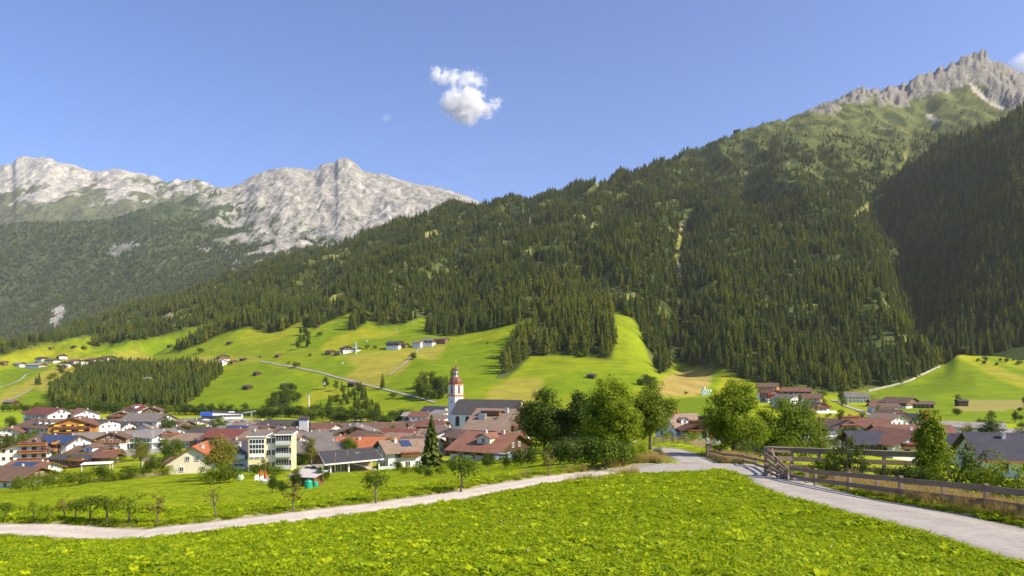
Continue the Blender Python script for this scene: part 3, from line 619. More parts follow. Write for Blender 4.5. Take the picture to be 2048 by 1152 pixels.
TREE_PROTOS = [joined('conifer', c, t) for c, t in conifers]+[joined('conifer', round_crown(q, M_LARCH), conifers[0][1]) for q in (5, 6)]
def conifer_attrs(n, x, y, hmin, hmax, larch):
    h = (hmin+(hmax-hmin)*rng.beta(1.5, 1.5, n))*(1+.35*fbm(np.asarray(x)/45, np.asarray(y)/60+2, 3)); ln = fbm(np.asarray(x)/110+11, np.asarray(y)/160, 3)
    isl = rng.random(n) < larch*sst(-.15, .35, ln)*1.6
    idx = np.where(isl, rng.integers(4, 6, n), rng.integers(0, 4, n)); rnd = rng.random(n) < .07; idx = np.where(rnd, rng.integers(6, 8, n), idx); h = np.where(rnd, h*.62, h); rot = np.c_[rng.normal(0, .02, n), rng.normal(0, .02, n), rng.random(n)*6.283]
    wd = h*(.8+.6*rng.random(n)); return h, idx, rot, np.c_[wd, wd, h]
# ---- where they grow
px, py, x, y, z = H.scatter(lambda d: np.interp(d, [600,900,1600,2800], [6.8,7.8,9.8,12.2]), 640, 3200)
pd = fbm(x/25, y/25, 3); ok = (inpoly(px+pd*3, py+pd*2, wood_edge) | ((px > 1700) & (y > 860) & (y < 2300))) & (px > -120) & (px < 2160)
for poly in clear: ok &= ~inpoly(px+pd*8, py+pd*5, poly)
dn = fbm(x/60+3, y/60, 4); ok &= (dn > -.22) | (rng.random(len(px)) < .2)
hi = sst(310, 225, py)*(px > 1420); n90 = fbm(x/90+4, y/90, 4)      # thins out towards the summit
ok &= rng.random(len(px)) > np.clip(hi*.95+.7*(n90 > .1)*(px > 1480)*(px < 1830)*(py < 420)*(y > 1700), 0, .97)
ok &= ~((py < np.interp(px, [1500,1650,1750,1850,1960,2048], [225,222,206,196,190,200])) & (y > 2300))
i_, j_ = H._ij(px, y); ok &= H.bil(H.visible()*1.0, i_, j_) + (rng.random(len(px)) < .5) > .4
for poly in ([(1730,470),(1770,520),(1800,640),(1890,700),(1890,730),(1800,700)],): pass
px, py, x, y, z, n90 = (q[ok] for q in (px, py, x, y, z, n90))
h, idx, rot, scl = conifer_attrs(len(x), x, y, 12, 26, .40)
grove = inpoly(px, py, [(1085,600),(1240,560),(1240,730),(1040,730),(985,765),(985,690)]); gl = grove & (rng.random(len(px)) < .7); idx = np.where(gl, rng.integers(4, 6, len(px)), idx); scl[grove] *= np.array((.95,.95,1.12)); h = np.where(grove, h*1.12, h)
alt = sst(420, 230, py)*(px > 1300); scl *= (1-.45*alt)[:, None]; h = h*(1-.45*alt)
small = (py > 640) & (px < 700); 
# copse on the valley side at the left, and the dense plantation above the village
copse = [(92,806),(100,790),(128,768),(150,752),(178,735),(200,730),(226,734),(300,734),(380,733),(438,735),(444,748),(420,770),(395,795),(370,812),(240,818),(120,816)]
cx_, cy_, x2, y2, z2 = H.scatter(6.0, 560, 1300); k = inpoly(cx_, cy_, copse)
cx_, cy_, x2, y2, z2 = (q[k] for q in (cx_, cy_, x2, y2, z2)); h2, idx2, rot2, scl2 = conifer_attrs(len(x2), x2, y2, 12, 18, .35)
sx, sy, x3, y3, z3 = S.scatter(lambda d: np.interp(d, [800,1200,2200], [7.4,8.6,11.2]), 860, 2350)
k = (sy < np.interp(sx, [1700,1880,1960,2048,2400], [740,707,704,702,700])) & (fbm(x3/60, y3/60+5, 3) > -.48); k &= S.bil(S.visible()*1.0, *S._ij(sx, y3)) > .2
sx, sy, x3, y3, z3 = (q[k] for q in (sx, sy, x3, y3, z3)); h3, idx3, rot3, scl3 = conifer_attrs(len(x3), x3, y3, 14, 27, .5)
AX = np.r_[x, x2, x3]; AY = np.r_[y, y2, y3]; AZ = np.r_[z, z2, z3]-.3; AI = np.r_[idx, idx2, idx3]; AR = np.r_[rot, rot2, rot3]; AS = np.r_[scl, scl2, scl3]; AH = np.r_[h, h2, h3]
AP = CX+F*AX/AY; APY = YH-F*(AZ-ZC)/AY
# the 280 that show largest stand as trees of their own
sel = (AP > 5) & (AP < 2043); app = np.where(sel, AH/AY, 0); order = np.argsort(-app); pick = order[:270]; rest = np.ones(len(AX), bool); rest[pick] = False
def zone(px, py):
    if px > 1240 and px < 1400: w = 'upper' if py < 660 else 'middle' if py < 705 else 'lowest'; return 'spruce in the %s part of the wooded strip beside the steep ski meadow' % w, 'trees of the wooded strip, %s part' % w
    if px >= 1400: w = 'above the brown field mound' if px < 1510 else 'above the hamlet barn' if px < 1640 else 'above the white schoolhouse' if px < 1740 else 'along the pale stone wall' ; return 'tall dark spruce at the forest foot '+w, 'forest foot trees '+w
    if px < 480: return 'young spruce in the plantation below the hillside hamlet', 'plantation trees'
    if px < 1240 and px > 960 and py > 600: return 'tall spruce in the grove standing between two steep meadows', 'trees of the meadow grove'
    if px < 1000: return 'spruce at the wood edge above the steep left meadows', 'trees at the upper meadow edge'
    if px < 1400: return 'spruce in the wooded strip beside the steep ski meadow', 'trees of the wooded strip'
    return 'tall dark spruce at the foot of the wooded mountainside', 'trees at the foot of the mountain forest'
def make_conifer(k, name='spruce_tree', lab=None, grp=None):
    i = int(AI[k]) if AI[k] < 6 else 5; larch = i >= 4; lab0, grp0 = zone(AP[k], APY[k])
    if larch: lab0 = lab0.replace('dark spruce', 'spruce').replace('spruce', 'light green larch'); grp0 = 'larches among the '+grp0
    t = thing('larch_tree' if larch else 'spruce_tree', lab0, 'tree', (AX[k], AY[k], AZ[k]), float(AR[k][2]), grp0, tuple(float(q) for q in AS[k]))
    link('crown', conifers[i][0], t); link('trunk', conifers[i][1], t)
for k in pick: make_conifer(k)
forest = tag(scatter_object('forest', np.c_[AX, AY, AZ][rest], AI[rest], AR[rest], AS[rest], TREE_PROTOS), 'dense conifer forest covering the mountainside', 'forest', kind='stuff')
# far forest on the big mountain
fx, fy, x4, y4, z4 = M.scatter(19.0, 3500, 6300)
q1 = fbm(x4/240, y4/300, 6, .6); q2 = fbm(x4/60+3, y4/110, 5, .6); mrk = (rock_line(fx)-fy)/140+q1*1.15+q2*.55
k = (fx > -120) & (fx < 960) & (((mrk < -.12) | (fx+(450-fy)*.6 < 400)) & (q2 > -.42)) & (M.bil(M.visible()*1.0, *M._ij(fx, y4)) > .3)
for poly in ([(100,645),(108,622),(130,612),(126,632),(110,655)], [(215,508),(228,492),(275,484),(280,490),(250,500),(228,514)]): k &= ~inpoly(fx+q2*16, fy+q2*10, poly)
k &= rng.random(len(fx)) > .75*sst(470, 400, fy+q1*60)
x4, y4, z4, fy = x4[k], y4[k], z4[k], fy[k]; h4, i4, r4, s4 = conifer_attrs(len(x4), x4, y4, 17, 30, .3); s4 = s4*np.array((1.25, 1.25, 1))*(1-.4*sst(480, 400, fy))[:, None]
far_forest = tag(scatter_object('far_forest', np.c_[x4, y4, z4], i4, r4, s4, TREE_PROTOS), 'hazy forest on the lower slopes of the pale mountain', 'forest', kind='stuff')
print('TREES', len(AX), len(x4))
# ------------------------------------------------------------------ building materials and parts
ROOF = {k: roof_mat('roof_'+k, c) for k, c in dict(brown=(.185,.115,.08), redbrown=(.22,.105,.072), red=(.215,.072,.055), orange=(.46,.155,.062), grey=(.22,.20,.18), dark=(.085,.078,.078), navy=(.06,.06,.085), pale=(.36,.33,.30), tan=(.30,.22,.16), rust=(.29,.14,.09)).items()}
WALL = {k: plain('render_'+k, c, .85, .15, .06, 1.2) for k, c in dict(white=(.78,.765,.73), cream=(.74,.68,.52), yellow=(.80,.70,.38), grey=(.52,.53,.55), mint=(.62,.70,.58), blue=(.20,.30,.55), red=(.42,.07,.05)).items()}
WOOD = {k: wood_mat('boards_'+k, c) for k, c in dict(dark=(.085,.05,.03), brown=(.20,.105,.05), orange=(.50,.22,.06), grey=(.30,.25,.20), pale=(.48,.36,.22), honey=(.62,.30,.07)).items()}
M_GLASS = plain('window_glass', (.035,.045,.055), .12, .6, .2, 2.)
M_FRAME = plain('white_frame', (.75,.74,.71), .5, .3, .04)
M_BFRAME = plain('brown_frame', (.16,.085,.045), .6, .3, .1)
M_CHIM = plain('chimney_render', (.70,.67,.62), .85, .15, .1, 2.)
M_METAL = plain('zinc_metal', (.48,.49,.50), .35, .5, .08, metal=.6)
M_SOLAR = plain('solar_glass', (.04,.062,.14), .15, .6, .15, 1.)
M_CONC = plain('concrete', (.45,.43,.40), .9, .1, .1)
M_RED = plain('red_paint', (.52,.045,.03), .5, .4, .06); M_BLUE = plain('blue_paint', (.03,.09,.42), .45, .4, .06)
M_WHITE = plain('white_paint', (.80,.80,.79), .5, .3, .03); M_GREEN = plain('green_plastic', (.02,.36,.22), .45, .4, .08)
def flower_mat():
    m, nt, out = mat_base('geranium_flowers'); v = coord(nt); f = noise(nt, 9, 2, .6, v)
    principled(nt, out, ramp(nt, f, [(.40, (.06,.12,.03)), (.47, (.07,.13,.03)), (.53, (.55,.05,.10)), (.7, (.70,.16,.22))]), .8, .1, f, .05, 1.); return m
M_FLOWER = flower_mat()
def window_mesh(w, h, frame=M_FRAME, bars=1):
    b = MB(); f = .09                                # local: x along the wall, -y outwards, origin at centre
    b.box(-w/2, w/2, -.05, .06, h/2-f, h/2).box(-w/2, w/2, -.09, .06, -h/2, -h/2+f).box(-w/2, -w/2+f, -.05, .06, -h/2+f, h/2-f).box(w/2-f, w/2, -.05, .06, -h/2+f, h/2-f)
    for i in range(bars): x = -w/2+w*(i+1)/(bars+1); b.box(x-.04, x+.04, -.045, .055, -h/2+f, h/2-f)
    b.box(-w/2+f, w/2-f, -.02, .05, -h/2+f, h/2-f, 1)
    return b.mesh('window', [frame, M_GLASS])
WIN = {(n, fr): window_mesh(w, h, m) for n, w, h in (('s', 1.0, 1.15), ('m', 1.25, 1.4), ('l', 1.7, 1.5), ('d', 1.5, 2.1), ('b', 2.4, 1.6)) for fr, m in (('w', M_FRAME), ('b', M_BFRAME))}
CHIM = MB().box(-.3,.3,-.3,.3,-1.2,.7,0).box(-.37,.37,-.37,.37,.7,.79,1).box(-.22,.22,-.22,.22,.79,.98,0).box(-.32,.32,-.32,.32,.98,1.05,1).mesh('chimney', [M_CHIM, M_CONC])
DOOR = MB().box(-.55,.55,-.05,.05,0,2.1,0).box(-.65,-.55,-.08,.05,0,2.2,1).box(.55,.65,-.08,.05,0,2.2,1).box(-.55,.55,-.08,.05,2.1,2.2,1).mesh('door', [WOOD['brown'], M_FRAME])
def facing(rz, ax):      # does a wall with local normal angle ax show to the camera?
    return None
class House:
    """gabled building; local front gable faces -y, ridge along y, x across"""
    def __init__(s, name, label, px, top, d, w, l, rot, roof='brown', wall='white', pitch=22, ov=1.1, clad=None, cladmat='brown', cat='house', surf=None, base=None, group=None, minh=2.6, wins=True, frame='w', x=None):
        s.surf = surf or G; X = (px-CX)/F*d; z0 = s.surf.z(X, d) if base is None else base
        s.w, s.l, s.ov, s.pitch = w, l, ov, R(pitch); s.rise = w/2*math.tan(s.pitch); s.rz = R(rot)
        ztop = ZC-(top-YH)/F*d; s.h = max(minh, ztop-z0-s.rise-.25); s.d = d; s.loc = (X, d, z0)
        s.root = thing(name, label, cat, (X, d, z0), s.rz, group); s.roofm = ROOF[roof]; s.wallm = WALL.get(wall) or WOOD[wall]; s.frame = frame
        hw, hl, h, ri = w/2, l/2, s.h, s.rise
        MB().prism([(-hw,-2.5),(hw,-2.5),(hw,h),(0,h+ri),(-hw,h)], -hl, hl).build('wall', s.wallm, s.root)
        if clad is not None:                            # timber upper storey, a few centimetres proud
            hc = h*clad; e = .05
            MB().prism([(-hw-e,hc),(hw+e,hc),(hw+e,h+.03),(0,h+ri+.03),(-hw-e,h+.03)], -hl-e, hl+e).build('timber_storey', WOOD[cladmat], s.root)
        s.roof = s.make_roof(hw, hl, h, ri)
        s.auto = wins
    def make_roof(s, hw, hl, h, ri, y0=None):
        t, ov, tp = .24, s.ov, math.tan(s.pitch); xe = hw+ov; b = MB(); z = h+ri+.04
        for sg in (-1, 1): b.prism([(0, z), (0, z+t), (sg*xe, z+t-xe*tp), (sg*xe, z-xe*tp)][::sg], -hl-ov, hl+ov)
        r = b.build('roof', s.roofm, s.root)
        for sy in (-1, 1):                             # verge boards of the gable that shows
            if s.view(0, sy) < 0: continue
            for sg in (-1, 1):
                y = sy*(hl+ov); MB().prism([(0, z-.08), (0, z+t+.03), (sg*xe, z+t+.03-xe*tp), (sg*xe, z-.08-xe*tp)][::sg], y-.04 if sy < 0 else y-.03, y+.03 if sy < 0 else y+.04).build('verge_board', M_BFRAME, r)
        s.rtop = z+t; return r
    def view(s, nx, ny):                               # cos between wall normal and direction to the camera
        c, q = math.cos(s.rz), math.sin(s.rz); gx, gy = nx*c-ny*q, nx*q+ny*c; L = math.hypot(s.loc[0], s.loc[1]); return -(gx*s.loc[0]+gy*s.loc[1])/L
    def roofz(s, x): return s.rtop-abs(x)*math.tan(s.pitch)
    def chim(s, x, y, k=1.0): return s.sub(link('chimney', CHIM, s.roof, (x, y, s.roofz(x)), 0, k))
    def sub(s, o): return s
    def face(s, side):
        hw, hl = s.w/2, s.l/2
        return {'f': ((0, -hl), 0, s.w), 'b': ((0, hl), math.pi, s.w), 'l': ((-hw, 0), -math.pi/2, s.l), 'r': ((hw, 0), math.pi/2, s.l)}[side]
    def on(s, side, u, z, out=0.0):                    # point on a wall: u along it, z up
        (cx, cy), a, L = s.face(side); return (cx+u*math.cos(a)+out*math.sin(a), cy+u*math.sin(a)-out*math.cos(a), z), a
    def win(s, side, u, z, size='m', fr=None, out=.06):
        p, a = s.on(side, u, z, out); link('window', WIN[(size, fr or s.frame)], s.root, p, a); return s
    def winrow(s, side, z, n, size='m', lo=-.8, hi=.8, fr=None, out=.06):
        L = s.face(side)[2]/2
        for i in range(n): s.win(side, L*(lo+(hi-lo)*(i+.5)/n), z, size, fr, out)
        return s
    def windows(s, n_f=3, n_s=4, size='m', st=None, gable=True):
        st = st or max(1, int(round(s.h/2.8))); fh = s.h/st
        for side, n in (('f', n_f), ('b', n_f), ('l', n_s), ('r', n_s)):
            nx, ny = {'f': (0,-1), 'b': (0,1), 'l': (-1,0), 'r': (1,0)}[side]
            if n == 0 or s.view(nx, ny) < .05: continue
            for k in range(st): s.winrow(side, fh*(k+.55), n, size, out=.1)
            if gable and side in 'fb' and s.rise > 1.5: s.winrow(side, s.h+s.rise*.3, 2, 's', -.35, .35, out=.1)
        return s
    def balcony(s, side, u, z, L, mat='brown', deep=1.1, flowers=True, hgt=1.0):
        p, a = s.on(side, u, z, .05); b = link('balcony', MB().box(-L/2, L/2, -deep, 0, -.14, 0).mesh('balcony', WOOD['brown'] if mat in WOOD else M_CONC), s.root, p, a)
        rl = MB(); m = WOOD.get(mat) or M_WHITE; rl.box(-L/2, L/2, -deep-.05, -deep, .1, hgt).box(-L/2, L/2, -deep-.09, -deep+.03, hgt, hgt+.07)
        for sx in (-1, 1): x = sx*(L/2-.03); rl.box(x-.03, x+.03, -deep, -.02, .1, hgt)
        link('railing', rl.mesh('railing', m), b)
        if flowers: link('flower_box', MB().box(-L/2+.1, L/2-.1, -deep-.32, -deep-.1, hgt-.32, hgt-.12, 0).box(-L/2+.12, L/2-.12, -deep-.42, -deep-.06, hgt-.12, hgt+.2, 1).mesh('flower_box', [WOOD['brown'], M_FLOWER]), b)
        return s
    def door(s, side, u):
        p, a = s.on(side, u, .05, .06); link('door', DOOR, s.root, p, a); return s
    def solar(s, side, y0, y1, x0, x1):                 # panels on one roof slope
        sg = 1 if side == 'r' else -1; tp = math.tan(s.pitch); n = max(1, int(abs(y1-y0)/1.7)); m = max(1, int(abs(x1-x0)/1.1))
        for i in range(n):
            ya, yb = y0+(y1-y0)*i/n+.05, y0+(y1-y0)*(i+1)/n-.05
            b = MB(); b.prism([(sg*x0, s.rtop-x0*tp+.05), (sg*x0, s.rtop-x0*tp+.13), (sg*x1, s.rtop-x1*tp+.13), (sg*x1, s.rtop-x1*tp+.05)][::-sg], ya, yb); b.build('solar_panel', M_SOLAR, s.roof)
        return s
    def wing(s, x, y, w, l, h, rz=0, roof=None, wall=None, pitch=None, name='annex'):
        """lower block joined to the house"""
        p = R(pitch) if pitch else s.pitch; ri = w/2*math.tan(p); b = link(name, MB().prism([(-w/2,-2.5),(w/2,-2.5),(w/2,h),(0,h+ri),(-w/2,h)], -l/2, l/2).mesh(name, WALL.get(wall) or WOOD.get(wall) or s.wallm), s.root, (x, y, 0), rz)
        q = MB(); xe = w/2+.8; z = h+ri+.03; tp = math.tan(p)
        for sg in (-1, 1): q.prism([(0, z), (0, z+.2), (sg*xe, z+.2-xe*tp), (sg*xe, z-xe*tp)][::sg], -l/2-.8, l/2+.8)
        q.build('roof', ROOF[roof] if roof else s.roofm, b); s.last = (b, w, l, h); return s
    def wingwin(s, side, z, n, size='m', lo=-.8, hi=.8):
        b, w, l, h = s.last; a = {'f': 0, 'b': math.pi, 'l': -math.pi/2, 'r': math.pi/2}[side]; L = w if side in 'fb' else l; off = l/2 if side in 'fb' else w/2
        for i in range(n):
            u = L/2*(lo+(hi-lo)*(i+.5)/n); link('window', WIN[(size, s.frame)], b, (u*math.cos(a)+(off+.06)*math.sin(a), u*math.sin(a)-(off+.06)*math.cos(a), z), a)
        return s
    def dormer(s, side, y, w=2.6, h=1.5, out=None):
        """gabled dormer on a roof slope, window in its front"""
        sg = 1 if side == 'r' else -1; x = s.w*.30*sg; zt = s.roofz(x)-.3
        a = math.pi/2*sg; b = link('dormer', MB().prism([(-w/2,-.3),(w/2,-.3),(w/2,h),(0,h+w*.22),(-w/2,h)], -.6, s.w*.35).mesh('dormer', s.wallm), s.root, (x, y, zt), a)
        q = MB(); xe = w/2+.4; z = h+w*.22+.03
        for g in (-1, 1): q.prism([(0, z), (0, z+.15), (g*xe, z+.15-xe*.44), (g*xe, z-xe*.44)][::g], -1.1, s.w*.4)
        q.build('dormer_roof', s.roofm, b); link('dormer_window', WIN[('s', 'w')], b, (0, -.66, h*.55)); return s
# ------------------------------------------------------------------ the village, house by house
def hs(label, px, top, d, w, l, rot, roof='brown', wall='white', nf=3, ns=4, size='m', name='house', cat='house', chim=1, win=True, **k):
    o = House(name, label, px, top, d, w, l, rot, roof, wall, cat=cat, **k)
    if win: o.windows(nf, ns, size)
    for i in range(chim): o.chim((-1)**i*w*.12, l*(-.2+.4*i), 1.0)
    return o
# --- left part
o = hs('white house with long dark brown roof behind the bushes at the meadow edge', 8, 931, 203, 13, 24, 78, 'brown', nf=2, ns=5, clad=.75)
o = hs('low house with rusty roof carrying blue solar panels beside the dark roofed house', 64, 926, 228, 10, 14, 75, 'rust', nf=2, ns=3); o.solar('l', -4, 5, .8, 3.6)
o = hs('white hotel block with three rows of orange wooden balconies', 66, 877, 262, 16, 18, 18, 'brown', name='hotel', cat='hotel', win=False, frame='b')
for z in (2.6, 5.3, 8.0): o.balcony('f', 2.6, z, 9.2, 'orange'); o.winrow('f', z+1.2, 3, 'd', -.2, .95); o.winrow('f', z+1.0, 2, 's', -.95, -.35); o.balcony('r', -3, z, 9, 'orange', flowers=False); o.winrow('r', z+1.1, 4, 'm')
o = hs('white hotel wing under a blue solar roof beside the orange balconies', 126, 870, 268, 12, 14, 80, 'dark', name='hotel_wing', cat='hotel', nf=2, ns=4); o.solar('l', -6.6, 6.6, .5, 6.6)
for z in (3.2, 6.0): o.balcony('l', 1.0, z, 5.5, 'brown')
o = hs('brown roofed chalet with small cross gable near the long dark shed', 188, 896, 262, 11, 15, 68, 'brown', nf=3, ns=4); o.balcony('f', 0, 2.8, 8, 'brown').dormer('l', -2, 4.5, 1.6)
o = hs('low annex with slate grey roof beside the cross gabled chalet', 130, 903, 266, 9, 13, 80, 'dark', nf=1, ns=3, chim=0)
o = hs('long low building with flat pitched dark roof and red walls', 163, 917, 245, 10, 17, 78, 'dark', 'red', pitch=11, nf=2, ns=4, size='b', chim=0); o.balcony('l', 3, 2.2, 6, 'orange', flowers=False)
o = hs('small red roofed shed next to the long dark roof', 218, 921, 240, 5, 6, 80, 'redbrown', 'brown', chim=0, nf=1, ns=1, name='shed', cat='shed')
o = hs('big dark timber chalet with long grey roof and white ground floor', 252, 862, 332, 20, 42, -50, 'grey', 'white', pitch=20, clad=.52, cladmat='dark', nf=5, ns=11, name='inn', cat='inn'); o.balcony('f', 0, 3.3, 17, 'pale', 1.2, False).balcony('r', -4, 3.3, 30, 'pale', 1.2, True)
o = hs('white hotel with pale grey roof and pink flowered balconies', 313, 859, 318, 13, 15, 58, 'pale', name='hotel', cat='hotel', nf=3, ns=4, clad=None)
for z in (2.8, 5.4): o.balcony('f', 1.2, z, 9, 'brown')
o = hs('long brown roofed hotel wing with white walls and dormers', 104, 838, 348, 17, 30, 63, 'brown', name='hotel_wing', cat='hotel', nf=4, ns=7); o.dormer('l', -8).dormer('l', -3).dormer('l', 2)
for z in (2.8, 5.4): o.balcony('f', 0, z, 12, 'brown')
o = hs('wide hotel gable of honey coloured timber with yellow awnings', 152, 833, 336, 19, 16, 20, 'redbrown', 'orange', name='hotel', cat='hotel', win=False, chim=1, pitch=20)
for z in (2.4, 5.0, 7.4):
    o.balcony('f', 0, z, 15, 'brown'); o.winrow('f', z+1.1, 5, 'd', -.85, .85, 'b')
    for u in (-6, -1, 4): p, a = o.on('f', u, z+2.1, .4); link('awning', MB().prism([(0,0),(0,.06),(1.2,-.5),(1.2,-.56)], -1, 1).mesh('awning', plain('yellow_cloth', (.72,.50,.05), .8)), o.root, p, a-math.pi/2)
o = hs('white hotel block with flat dark roof right of the honey timber gable', 190, 838, 348, 14, 17, 75, 'dark', name='hotel_wing', cat='hotel', nf=3, ns=4, pitch=14)
o = hs('hotel with deep red roof and wooden balconies at the far field', 98, 815, 408, 15, 25, 62, 'red', name='hotel', cat='hotel', nf=3, ns=6, frame='b')
for z in (3, 5.8): o.balcony('f', 0, z, 10, 'orange').balcony('l', 0, z, 18, 'orange')
o = hs('brown gabled hotel block joined to the deep red roof', 166, 817, 412, 13, 17, 45, 'rust', name='hotel_wing', cat='hotel', nf=3, ns=4); o.balcony('f', 0, 3, 9, 'brown').balcony('f', 0, 5.8, 9, 'brown')
o = hs('chalet with grey roof and flowered brown balconies on its gable', 242, 822, 450, 15, 15, 28, 'grey', nf=4, ns=4, clad=.6, name='chalet')
for z in (2.6, 5.2): o.balcony('f', 0, z, 13, 'brown').balcony('r', 0, z, 12, 'brown')
o = hs('guesthouse with bright red roof and small tower bay by the river trees', 280, 811, 505, 14, 18, 60, 'red', nf=3, ns=4); o.dormer('l', 0, 4, 2)
o = hs('timber gabled guesthouse beside the bright red roof', 306, 813, 495, 11, 12, 15, 'brown', nf=3, ns=3, clad=.5)
o = hs('sprawling grey roofed hotel with two small front gables', 298, 827, 402, 17, 24, 78, 'grey', nf=3, ns=6, name='hotel', cat='hotel')
for u in (-6, 3): o.wing(-9.5, u, 8, 6, 3.6, -math.pi/2).wingwin('f', 1.6, 3, 'm')
o = hs('low white house with grey roof beside the car park', 382, 838, 405, 13, 15, 55, 'grey', nf=3, ns=4, pitch=18); o.balcony('f', 0, 2.8, 9, 'brown')
o = hs('plain white building with tan roof and one big wooden gate', 385, 866, 318, 12, 17, 84, 'tan', nf=2, ns=6, size='s', chim=0); o.door('l', -3); p, a = o.on('l', 4, 1.5, .1); link('gate', MB().box(-1.8,1.8,-.06,.06,-1.5,1.6).mesh('gate', WOOD['orange']), o.root, p, a)
o = hs('small tan roofed house with blue painted gable', 418, 868, 308, 8, 9, 40, 'tan', 'blue', nf=2, ns=2, size='s')
o = hs('cream house with steep orange roof at the meadow edge', 398, 887, 178, 12.5, 12, 10, 'orange', 'cream', pitch=33, nf=2, ns=3, size='s', ov=.8); o.balcony('r', 0, 2.6, 4, 'brown')
o = hs('dark timber shed in front of the cream house', 360, 922, 182, 5, 5, 70, 'brown', 'dark', nf=1, ns=2, size='s', chim=0, ov=.6, name='shed', cat='shed')
o = hs('narrow white house with steep navy roof and glazed lower floors', 478, 884, 180, 6.6, 11, 6, 'navy', 'white', pitch=43, ov=.5, win=False); o.winrow('f', 5.9, 2, 'd', -.6, .6).winrow('f', 1.6, 2, 'b', -.9, .9).winrow('r', 3.8, 2, 'm'); o.balcony('f', 0, 3.6, 6.2, 'white', 1.0, False).balcony('f', 0, .9, 6.2, 'white', 1.0, False)
o = hs('timber house with wide wine red roof and front gable', 462, 857, 292, 13, 16, 84, 'red', 'brown', nf=2, ns=4); o.wing(-7, 0, 6, 5, 2.6, -math.pi/2)
o = hs('house with blue solar panels along a grey roof', 478, 851, 312, 9, 16, 86, 'grey', nf=2, ns=3, chim=1); o.solar('l', -5, 5, .3, 2.6)
o = hs('brown roofed house with roof lights behind the yellow flats', 523, 859, 272, 13, 10, 72, 'tan', nf=2, ns=3, chim=2)
o = hs('broad dark brown roof close behind the navy gable', 497, 876, 236, 12, 18, 80, 'brown', nf=2, ns=4, chim=2)
o = hs('low link building with reddish roof beside the wine red roof', 445, 880, 262, 8, 10, 84, 'redbrown', nf=1, ns=3, chim=0)
o = hs('old farmhouse with broad grey shingle roof', 616, 864, 256, 13, 18, 84, 'grey', nf=2, ns=4, chim=2)
o = hs('barn with wide grey roof and red brown timber front', 640, 882, 206, 14, 16, 86, 'grey', 'brown', nf=2, ns=3, chim=2, pitch=20)
o = hs('fire station hall with dark roof and red gates', 570, 839, 378, 12, 20, 86, 'dark', nf=2, ns=0, chim=0, name='fire_station', cat='fire station'); o.winrow('l', o.h-1.2, 6, 's', -.9, .9)
for i in range(4): p, a = o.on('l', -4.5+3.4*i, 1.7, .1); link('gate', MB().box(-1.4,1.4,-.05,.05,-1.7,1.6).mesh('gate', M_RED), o.root, p, a)
X, d = (608-CX)/F*372, 372; zg = G.z(X, d); tw = thing('drying_tower', 'grey hose tower with small dark roof beside the fire station', 'tower', (X, d, zg), R(8)); zt = ZC-(839-YH)/F*d-zg
MB().box(-2.2,2.2,-2.2,2.2,-2,zt).build('wall', WALL['grey'], tw); MB().add([(-2.6,-2.6,zt),(2.6,-2.6,zt),(2.6,2.6,zt),(-2.6,2.6,zt),(-2.6,-2.6,zt+.8),(2.6,-2.6,zt+.8),(2.6,2.6,zt+1.5),(-2.6,2.6,zt+1.5)], [(0,3,2,1),(4,5,6,7),(0,1,5,4),(1,2,6,5),(2,3,7,6),(3,0,4,7)]).build('roof', ROOF['dark'], tw)
o = hs('small dark roofed house left of the fire station', 540, 846, 372, 9, 10, 80, 'dark', nf=2, ns=3, chim=0)
o = hs('long brown roofed hall with red walls', 664, 845, 392, 12, 26, 87, 'brown', 'red', nf=2, ns=6, chim=0, name='hall', cat='hall')
o = hs('hotel with wide grey roof and honey timber gable with flowered balconies', 712, 848, 292, 21, 18, 10, 'grey', name='hotel', cat='hotel', clad=.42, cladmat='honey', win=False, pitch=20, ov=1.8, chim=2, frame='b')
for i, z in enumerate((3.0, 5.8)): o.balcony('f', 0, z, 13.5, 'honey', 1.3); o.winrow('f', z+1.2, 5, 'd', -.62, .62, out=.13)
o.winrow('f', 1.4, 5, 'm').winrow('f', 8.4, 3, 'm', -.4, .4, out=.13).winrow('r', 4, 4, 'm', out=.13)
o = hs('long low brown roof behind the honey timber hotel', 768, 844, 345, 12, 20, 88, 'brown', nf=1, ns=5, chim=1)
o = hs('long house under a bright orange tile roof', 748, 874, 218, 12.5, 21, 94, 'orange', 'white', nf=2, ns=5, chim=2, pitch=24); o.wing(-7.2, 1.5, 6.5, 6, 2.6, -math.pi/2, wall='dark').wingwin('f', 1.2, 1, 'b')
o = hs('small house with reddish roof beside the orange tiles', 674, 888, 212, 8, 8, 80, 'redbrown', nf=1, ns=2, chim=0)
o = hs('white house with brown roof, dark roof panel and wooden balcony by the big spruce', 803, 879, 168, 9, 9.5, -62, 'tan', 'white', nf=2, ns=3, chim=1, pitch=24); o.balcony('r', .3, 3.0, 4.6, 'brown', 1.0); o.solar('r', -1.0, 1.6, .6, 3.2)
o = hs('house with dark red roof near the camp site', 802, 857, 300, 11, 14, 80, 'red', nf=2, ns=3)
o = hs('grey brown gabled house behind the white balcony house', 812, 866, 248, 10, 13, 70, 'tan', 'grey', nf=1, ns=3)
o = hs('white house with reddish roof at the foot of the hill left of the church', 846, 823, 430, 12, 13, 72, 'redbrown', nf=3, ns=3); o.balcony('f', 0, 2.6, 8, 'brown')
o = hs('grey shed roof beside the reddish house left of the church', 826, 824, 440, 9, 10, 75, 'pale', nf=1, ns=2, chim=0)
o = hs('house with slate roof high up beside the church tower', 872, 812, 450, 12, 14, 70, 'navy', nf=2, ns=3)
o = hs('pale gabled house below the slate roof next to the church', 884, 820, 425, 11, 12, 40, 'pale', nf=3, ns=3)
o = hs('house with brown grey roof and white walls close to the church', 882, 829, 390, 11, 13, 50, 'tan', nf=3, ns=3)
